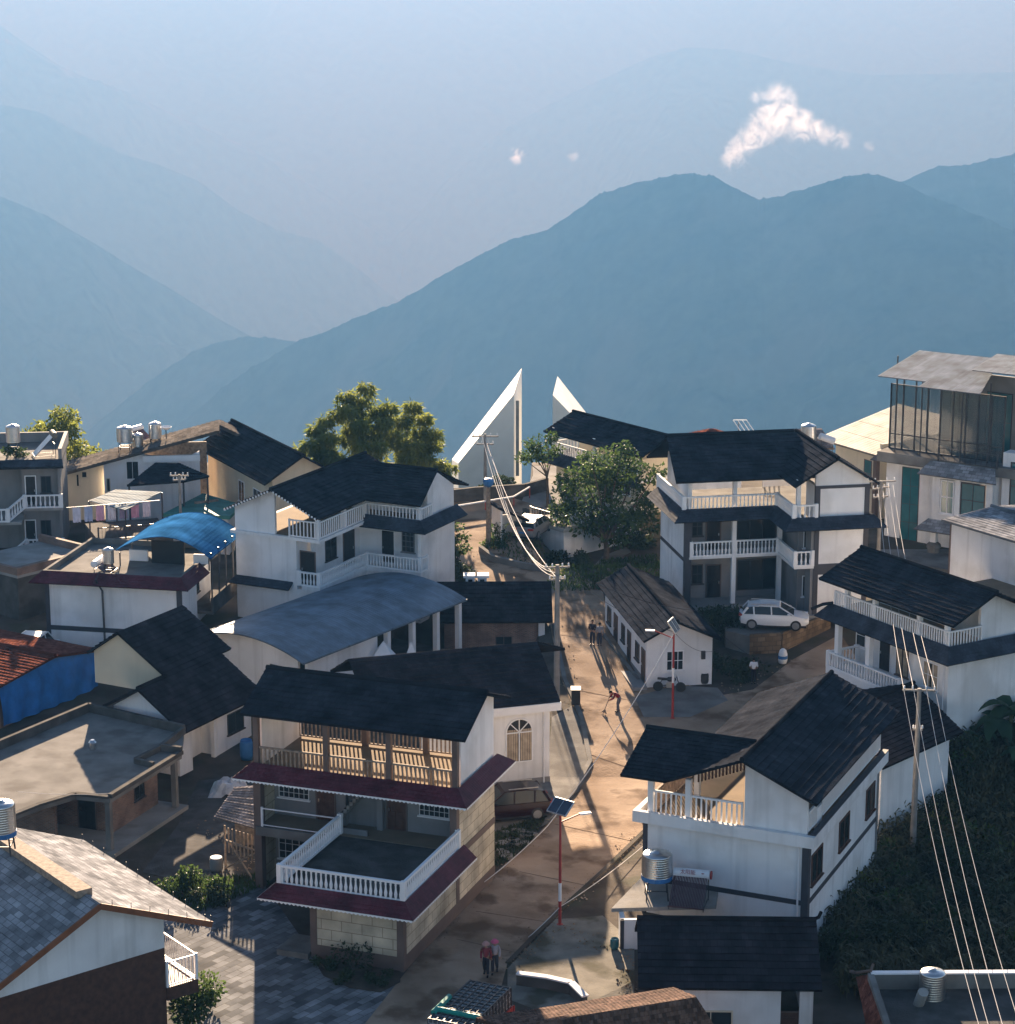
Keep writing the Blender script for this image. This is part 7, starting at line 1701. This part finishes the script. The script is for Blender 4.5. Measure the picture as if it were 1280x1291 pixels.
for i in range(13): mb.bar(e0, T((.92+.10*math.sin(i), .07+(i-6)*.035, .03))-o_, .025)
mb.build('bristles', M['wood_pale'], br_)
person('person in dark top standing on the left of the pair up the road', at_g(747, 813, .035), R(255), (.035,.03,.04), (.03,.03,.045), pose(wrl=(.15,.1,1.0), ell=(.0,.24,1.05), wrr=(.17,-.08,1.02)), H=1.68, group=None)
person('person in pale grey top standing on the right of the pair up the road', at_g(756, 814, .035), R(95), (.30,.29,.31), (.05,.05,.07), pose(wrl=(.1,.16,.9)), H=1.55)
person('person in white shirt seen from behind in the plant yard', at_g(950, 862, .05), R(80), (.75,.75,.77), (.02,.02,.03), pose(wrl=(.18,.2,.95), wrr=(.18,-.2,.95)), H=1.68, short=True)
person('person in dark red top walking on the left of the two women below', at_g(613, 1230, .04), R(262), (.22,.05,.06), (.03,.03,.04), WALK, hat=(.45,.25,.22), H=1.62)
person('person in pale top and pink hat walking on the right of the two women below', at_g(624, 1227, .04), R(265), (.33,.31,.33), (.04,.04,.05), pose(knr=(.12,-.09,.47), anr=(.12,-.09,.10), toer=(.27,-.10,.05), knl=(-.02,.09,.46), anl=(-.22,.09,.14), toel=(-.09,.10,.04)), hat=(.55,.12,.20), H=1.62)
# ------------------------------------------------------------------ small things
root = tag(empty('litter_bin', at_g(726, 889, .05)), 'black wheeled bin at the left kerb of the road', 'bin')
mb = MB(); mb.prism([(-.26,-.28,.08),(.26,-.28,.08),(.26,.28,.08),(-.26,.28,.08)], (0,0,.9)); mb.build('bin_body', M['black'], root); mb = MB(); mb.prism([(-.3,-.32,.98),(.3,-.32,.98),(.3,.32,1.04),(-.3,.32,1.04)], (0,0,.05)); mb.build('lid', M['black'], root)
for s_ in (-1, 1): MB().lathe([(.09,-.03),(.09,.03)], (s_*.24,.3,.09), 10, axis='x').build('wheel', M['black'], root)
def barrel(name, label, base, r, hgt, m, cat, lid=None):
    root = tag(empty(name, base), label, cat)
    MB().lathe([(r*.85,0),(r,hgt*.2),(r*1.03,hgt*.35),(r,hgt*.5),(r*1.03,hgt*.65),(r,hgt*.85),(r*.86,hgt),(r*.8,hgt-.05)], (0,0,0), 14).build('barrel_body', M[m], root, smooth_=True)
    if lid: MB().lathe([(r*.9,hgt),(r*.9,hgt+.03),(.02,hgt+.05)], (0,0,0), 14).build('lid', M[lid], root)
barrel('plastic_drum', 'blue drum standing in the alley beside the cream house', at_g(311, 957, .04), .36, 1.15, 'blue_paint', 'barrel')
barrel('water_barrel', 'dark barrel with round white lid at the corner of the rear yard', at_g(273, 1098, .04), .33, .7, 'grey_wall', 'barrel', 'white_clean')
barrel('plastic_drum', 'bright blue drum lying in the crops beside the white house', at_g(1107, 1135, .05), .35, .8, 'tarp', 'barrel')
barrel('garden_pot', 'dark round pot against the end wall of the roadside house', at_g(888, 861, .05), .28, .65, 'dark_metal', 'pot')
barrel('blue_bucket', 'small turquoise bucket at the corner of the low white annex', at_g(775, 1196, .05), .2, .5, 'glass_teal', 'bucket')
root = tag(empty('water_bottle_sack', at_g(987, 836, .05)), 'white and blue feed sack standing below the stone platform', 'sack'); mb = MB(); mb.lathe([(.24,0),(.29,.2),(.28,.6),(.2,.85),(.08,.95)], (0,0,0), 10); mb.build('sack_body', M['white_clean'], root, smooth_=True); mb = MB(); mb.lathe([(.296,.3),(.298,.5)], (0,0,0), 10); mb.build('printed_band', M['blue_paint'], root)
# plastic sheeting heap in the alley
r = random.Random(4); mb = MB(); n = 9
for i in range(n+1):
    for k in range(n+1):
        x, y = (i/n-.5)*2.2, (k/n-.5)*1.6; d = max(0, 1-(x*x/1.2+y*y/.7)); mb.v.append((x, y, .75*math.sqrt(d)*(1+.3*r.uniform(-1,1)) + .02))
for i in range(n):
    for k in range(n): q = i*(n+1)+k; mb.f.append((q, q+n+1, q+n+2, q+1))
o = mb.build('plastic_sheeting', mat('grey_plastic_sheet', (.42,.45,.5), .3, .2, 3, spec=.5)); o.location = at_g(290, 1000, .03); tag(o, 'crumpled pale plastic sheet heaped in the alley', 'plastic sheet')
# timber lean-to beside the cream house
root = tag(empty('timber_lean_to', at_g(300, 1098), R(18)), 'rickety timber lean-to with ragged clay tile roof beside the cream house', 'shed')
g0 = Vector(root.location); ci, si = math.cos(-R(18)), math.sin(-R(18))
def tl(px, py, z): v = at_z(px, py, g0.z+z) - g0; return Vector((v.x*ci-v.y*si, v.x*si+v.y*ci, z))
q = [tl(270,1030,2.3), tl(324,1045,2.5), tl(326,990,3.3), tl(296,992,3.1)]
MB().slope(*q, th=.06, course=.3, step=.04).build('roof', M['grey_tile'], root)
posts = [tl(283,1040,2.2), tl(322,1052,2.3), q[2], q[3]]
for p in posts: MB().tube([(p.x,p.y,-.1),(p.x,p.y,p.z-.03)], .06, 6).build('post', M['wood_pale'], root)
mb = MB(); a, b = posts[0], posts[1]
for i in range(9): p = a.lerp(b, i/8); mb.bar((p.x,p.y,.8),(p.x,p.y,p.z-.1),.07)
mb.bar((a.x,a.y,1.4),(b.x,b.y,1.45),.08); mb.bar((a.x-.1,a.y-.3,0),(b.x,b.y-.1,1.4),.08); mb.bar((b.x-.2,b.y-.4,0),(a.x+.2,a.y-.1,1.3),.07); mb.build('board_wall', M['wood_pale'], root)
mb = MB(); c, d = posts[2], posts[3]; mb.bar((c.x,c.y,1.45),(d.x,d.y,1.45),.06,2.9); mb.build('back_wall', M['wood_pale'], root)
# laundry under the sheet canopy
root = tag(empty('laundry_line', HSC.W((SC[0][0]+SC[1][0])/2+.6, (SC[0][1]+SC[1][1])/2-.2, 3.4), HSC.rz), 'row of hanging laundry under the blue grey sheet canopy', 'laundry')
r = random.Random(8); mb = MB(); mb.bar((-3.4,0,2.3),(3.0,0,2.3),.03); mb.build('line', M['cable'], root)
for i, c in enumerate(((.5,.5,.6),(.3,.35,.5),(.55,.3,.4),(.6,.55,.6),(.25,.2,.3),(.5,.25,.35),(.6,.5,.55))):
    x = -3.0+i*.8; mb = MB()
    for k in range(6): 
        for s_ in range(5): mb.v.append((x+k*.11, .05*math.sin(k*2.1+i)*s_/4, 2.28-s_*.26-(.05 if k % 2 else 0)))
    for k in range(5):
        for s_ in range(4): q_ = k*5+s_; mb.f.append((q_,q_+1,q_+6,q_+5))
    mb.build('garment', cloth('laundry_cloth', c), root)
# retaining kerb along the right road edge with the low wall at the bottom
def kerb(name, label, pts, w_, hgt, m, cat, dz=0.0, low=-1.6):
    P = [at_g(*p) for p in pts]; root = tag(empty(name, P[0]), label, cat); mb = MB(); o_ = Vector(root.location)
    for p, q in zip(P, P[1:]):
        d = (q-p); d.z = 0; d.normalize(); nn = Vector((d.y,-d.x,0))*w_/2; zz = lambda v: ground_z(v.x, v.y)
        c = [p-nn, p+nn, q+nn, q-nn]; bt = [Vector((v.x,v.y,min(zz(p),zz(q))+low))-o_ for v in c]; tp_ = [Vector((v.x,v.y,zz(u)+hgt))-o_ for v, u in zip(c, (p,p,q,q))]
        mb.add(bt+tp_, [(3,2,1,0),(4,5,6,7),(0,1,5,4),(1,2,6,5),(2,3,7,6),(3,0,4,7)])
    mb.build('wall_body', M[m], root); return root
kerb('retaining_wall', 'low concrete kerb wall along the drop at the right edge of the road', [(838,1030),(822,1040),(760,1100),(705,1150),(640,1216)], .22, .10, 'ground', 'retaining wall')
kerb('kerb', 'narrow concrete kerb on the left of the road above the yard', [(690,1036),(722,1002),(744,962),(733,905),(712,858),(698,790)], .25, .16, 'conc', 'kerb')
kerb('garden_wall', 'white topped low wall behind the netted truck', [(652,1242),(690,1247),(720,1254),(738,1272)], .2, .55, 'conc_dark', 'low wall')
kw = bpy.data.objects['garden_wall']; mb = MB(); P = [at_g(*p) + Vector((0,0,.58)) - kw.location for p in ((652,1242),(690,1247),(720,1254),(738,1272))]
for p, q in zip(P, P[1:]): mb.bar(p, q, .34, .07)
mb.build('coping', M['white'], kw)
kerb('planter_wall', 'low stone planter edge at the foot of the red brown pole', [(606,696),(622,708),(655,716),(690,722)], .3, .45, 'conc', 'planter')
kerb('step_wall', 'thin stone kerb along the roadside house', [(760,800),(780,826),(812,868)], .2, .14, 'conc', 'kerb')
kerb('plaza_wall', 'low grey wall in front of the tall monument blade', [(566,634),(600,630),(662,626),(690,618)], .3, 1.0, 'conc_dark', 'wall', low=-.6)
bush('hedge', 'low dark hedge behind the grey plaza wall under the monument', at_g(628, 618), 2.4, .9, 900, .24, 'dark_leaf', 91, cat='hedge')
# fence with pale rail by the plaza edge
root = tag(empty('rail_barrier', at_g(640, 640)), 'pale striped barrier rail along the edge of the plaza', 'barrier'); o_ = Vector(root.location); mb = MB()
P = [at_g(562,640,.7), at_g(612,632,.7), at_g(648,626,.75), at_g(668,614,.9)]
for p, q in zip(P, P[1:]): mb.bar(p-o_, q-o_, .1)
mb.build('rail_bar', M['white_clean'], root); mb = MB()
for p in P: mb.bar(p-o_, p-o_-Vector((0,0,.9)), .08)
mb.build('post', M['red_metal'], root)
# boards leaning on the white house, stakes in the field
r = random.Random(2)
for i, (px, py) in enumerate(((1060,1140),(1068,1128),(1090,1105))):
    b_ = at_g(px, py); mb = MB(); mb.bar((0,0,0),(-.35,.5,1.6+.3*i),.12,.04); o = mb.build('timber_plank', M['wood_pale']); o.location = b_ + Vector((.35,-.3,0)); tag(o, ('dark plank leaning on the white wall, nearest the front','dark plank leaning on the white wall, middle one','dark plank leaning on the white wall, farthest back')[i], 'plank', 'planks leaning on the white wall')
for i, (px, py) in enumerate(((1112,1080),(1132,1068),(1162,1062))):
    b_ = at_g(px, py); mb = MB(); mb.prism([(-.2,-.2,0),(.2,-.2,0),(.17,.17,0),(-.17,.2,0)], (0,0,.9+.2*i)); o = mb.build('stone_post', M['conc_dark']); o.location = b_; tag(o, ('squat grey stone post nearest the black trimmed house','middle grey stone post beside the field','tallest grey stone post, beside the utility pole')[i], 'stone post', 'stone posts at the head of the field')
# the two mast-like sails of white cloth behind the cream house roof
for i, (px, top, w_) in enumerate(((452,817,11),(484,808,20),(519,808,10))):
    b_ = Vector(at_y(px, 860, 139)); b_.z = .4; t_ = at_y(px, top, 139); hh = t_.z-b_.z; ww = w_/2/21*1.6
    mb = MB(); mb.add([(-ww,-ww,hh*.62),(ww,-ww,hh*.62),(ww,ww,hh*.62),(-ww,ww,hh*.62),(0,0,hh)], [(0,1,4),(1,2,4),(2,3,4),(3,0,4),(3,2,1,0)])
    root = tag(empty('canvas_canopy', b_), ('leftmost white canvas canopy tip in front of the hall','middle and widest white canvas canopy tip in front of the hall','rightmost white canvas canopy tip in front of the hall')[i], 'canopy', 'white canvas canopy tips'); mb.build('canvas', M['white_clean'], root)
    for sx in (-1, 1): MB().bar((sx*ww*.9,0,0),(sx*ww*.9,0,hh*.62),.06).build('post', M['steel'], root)
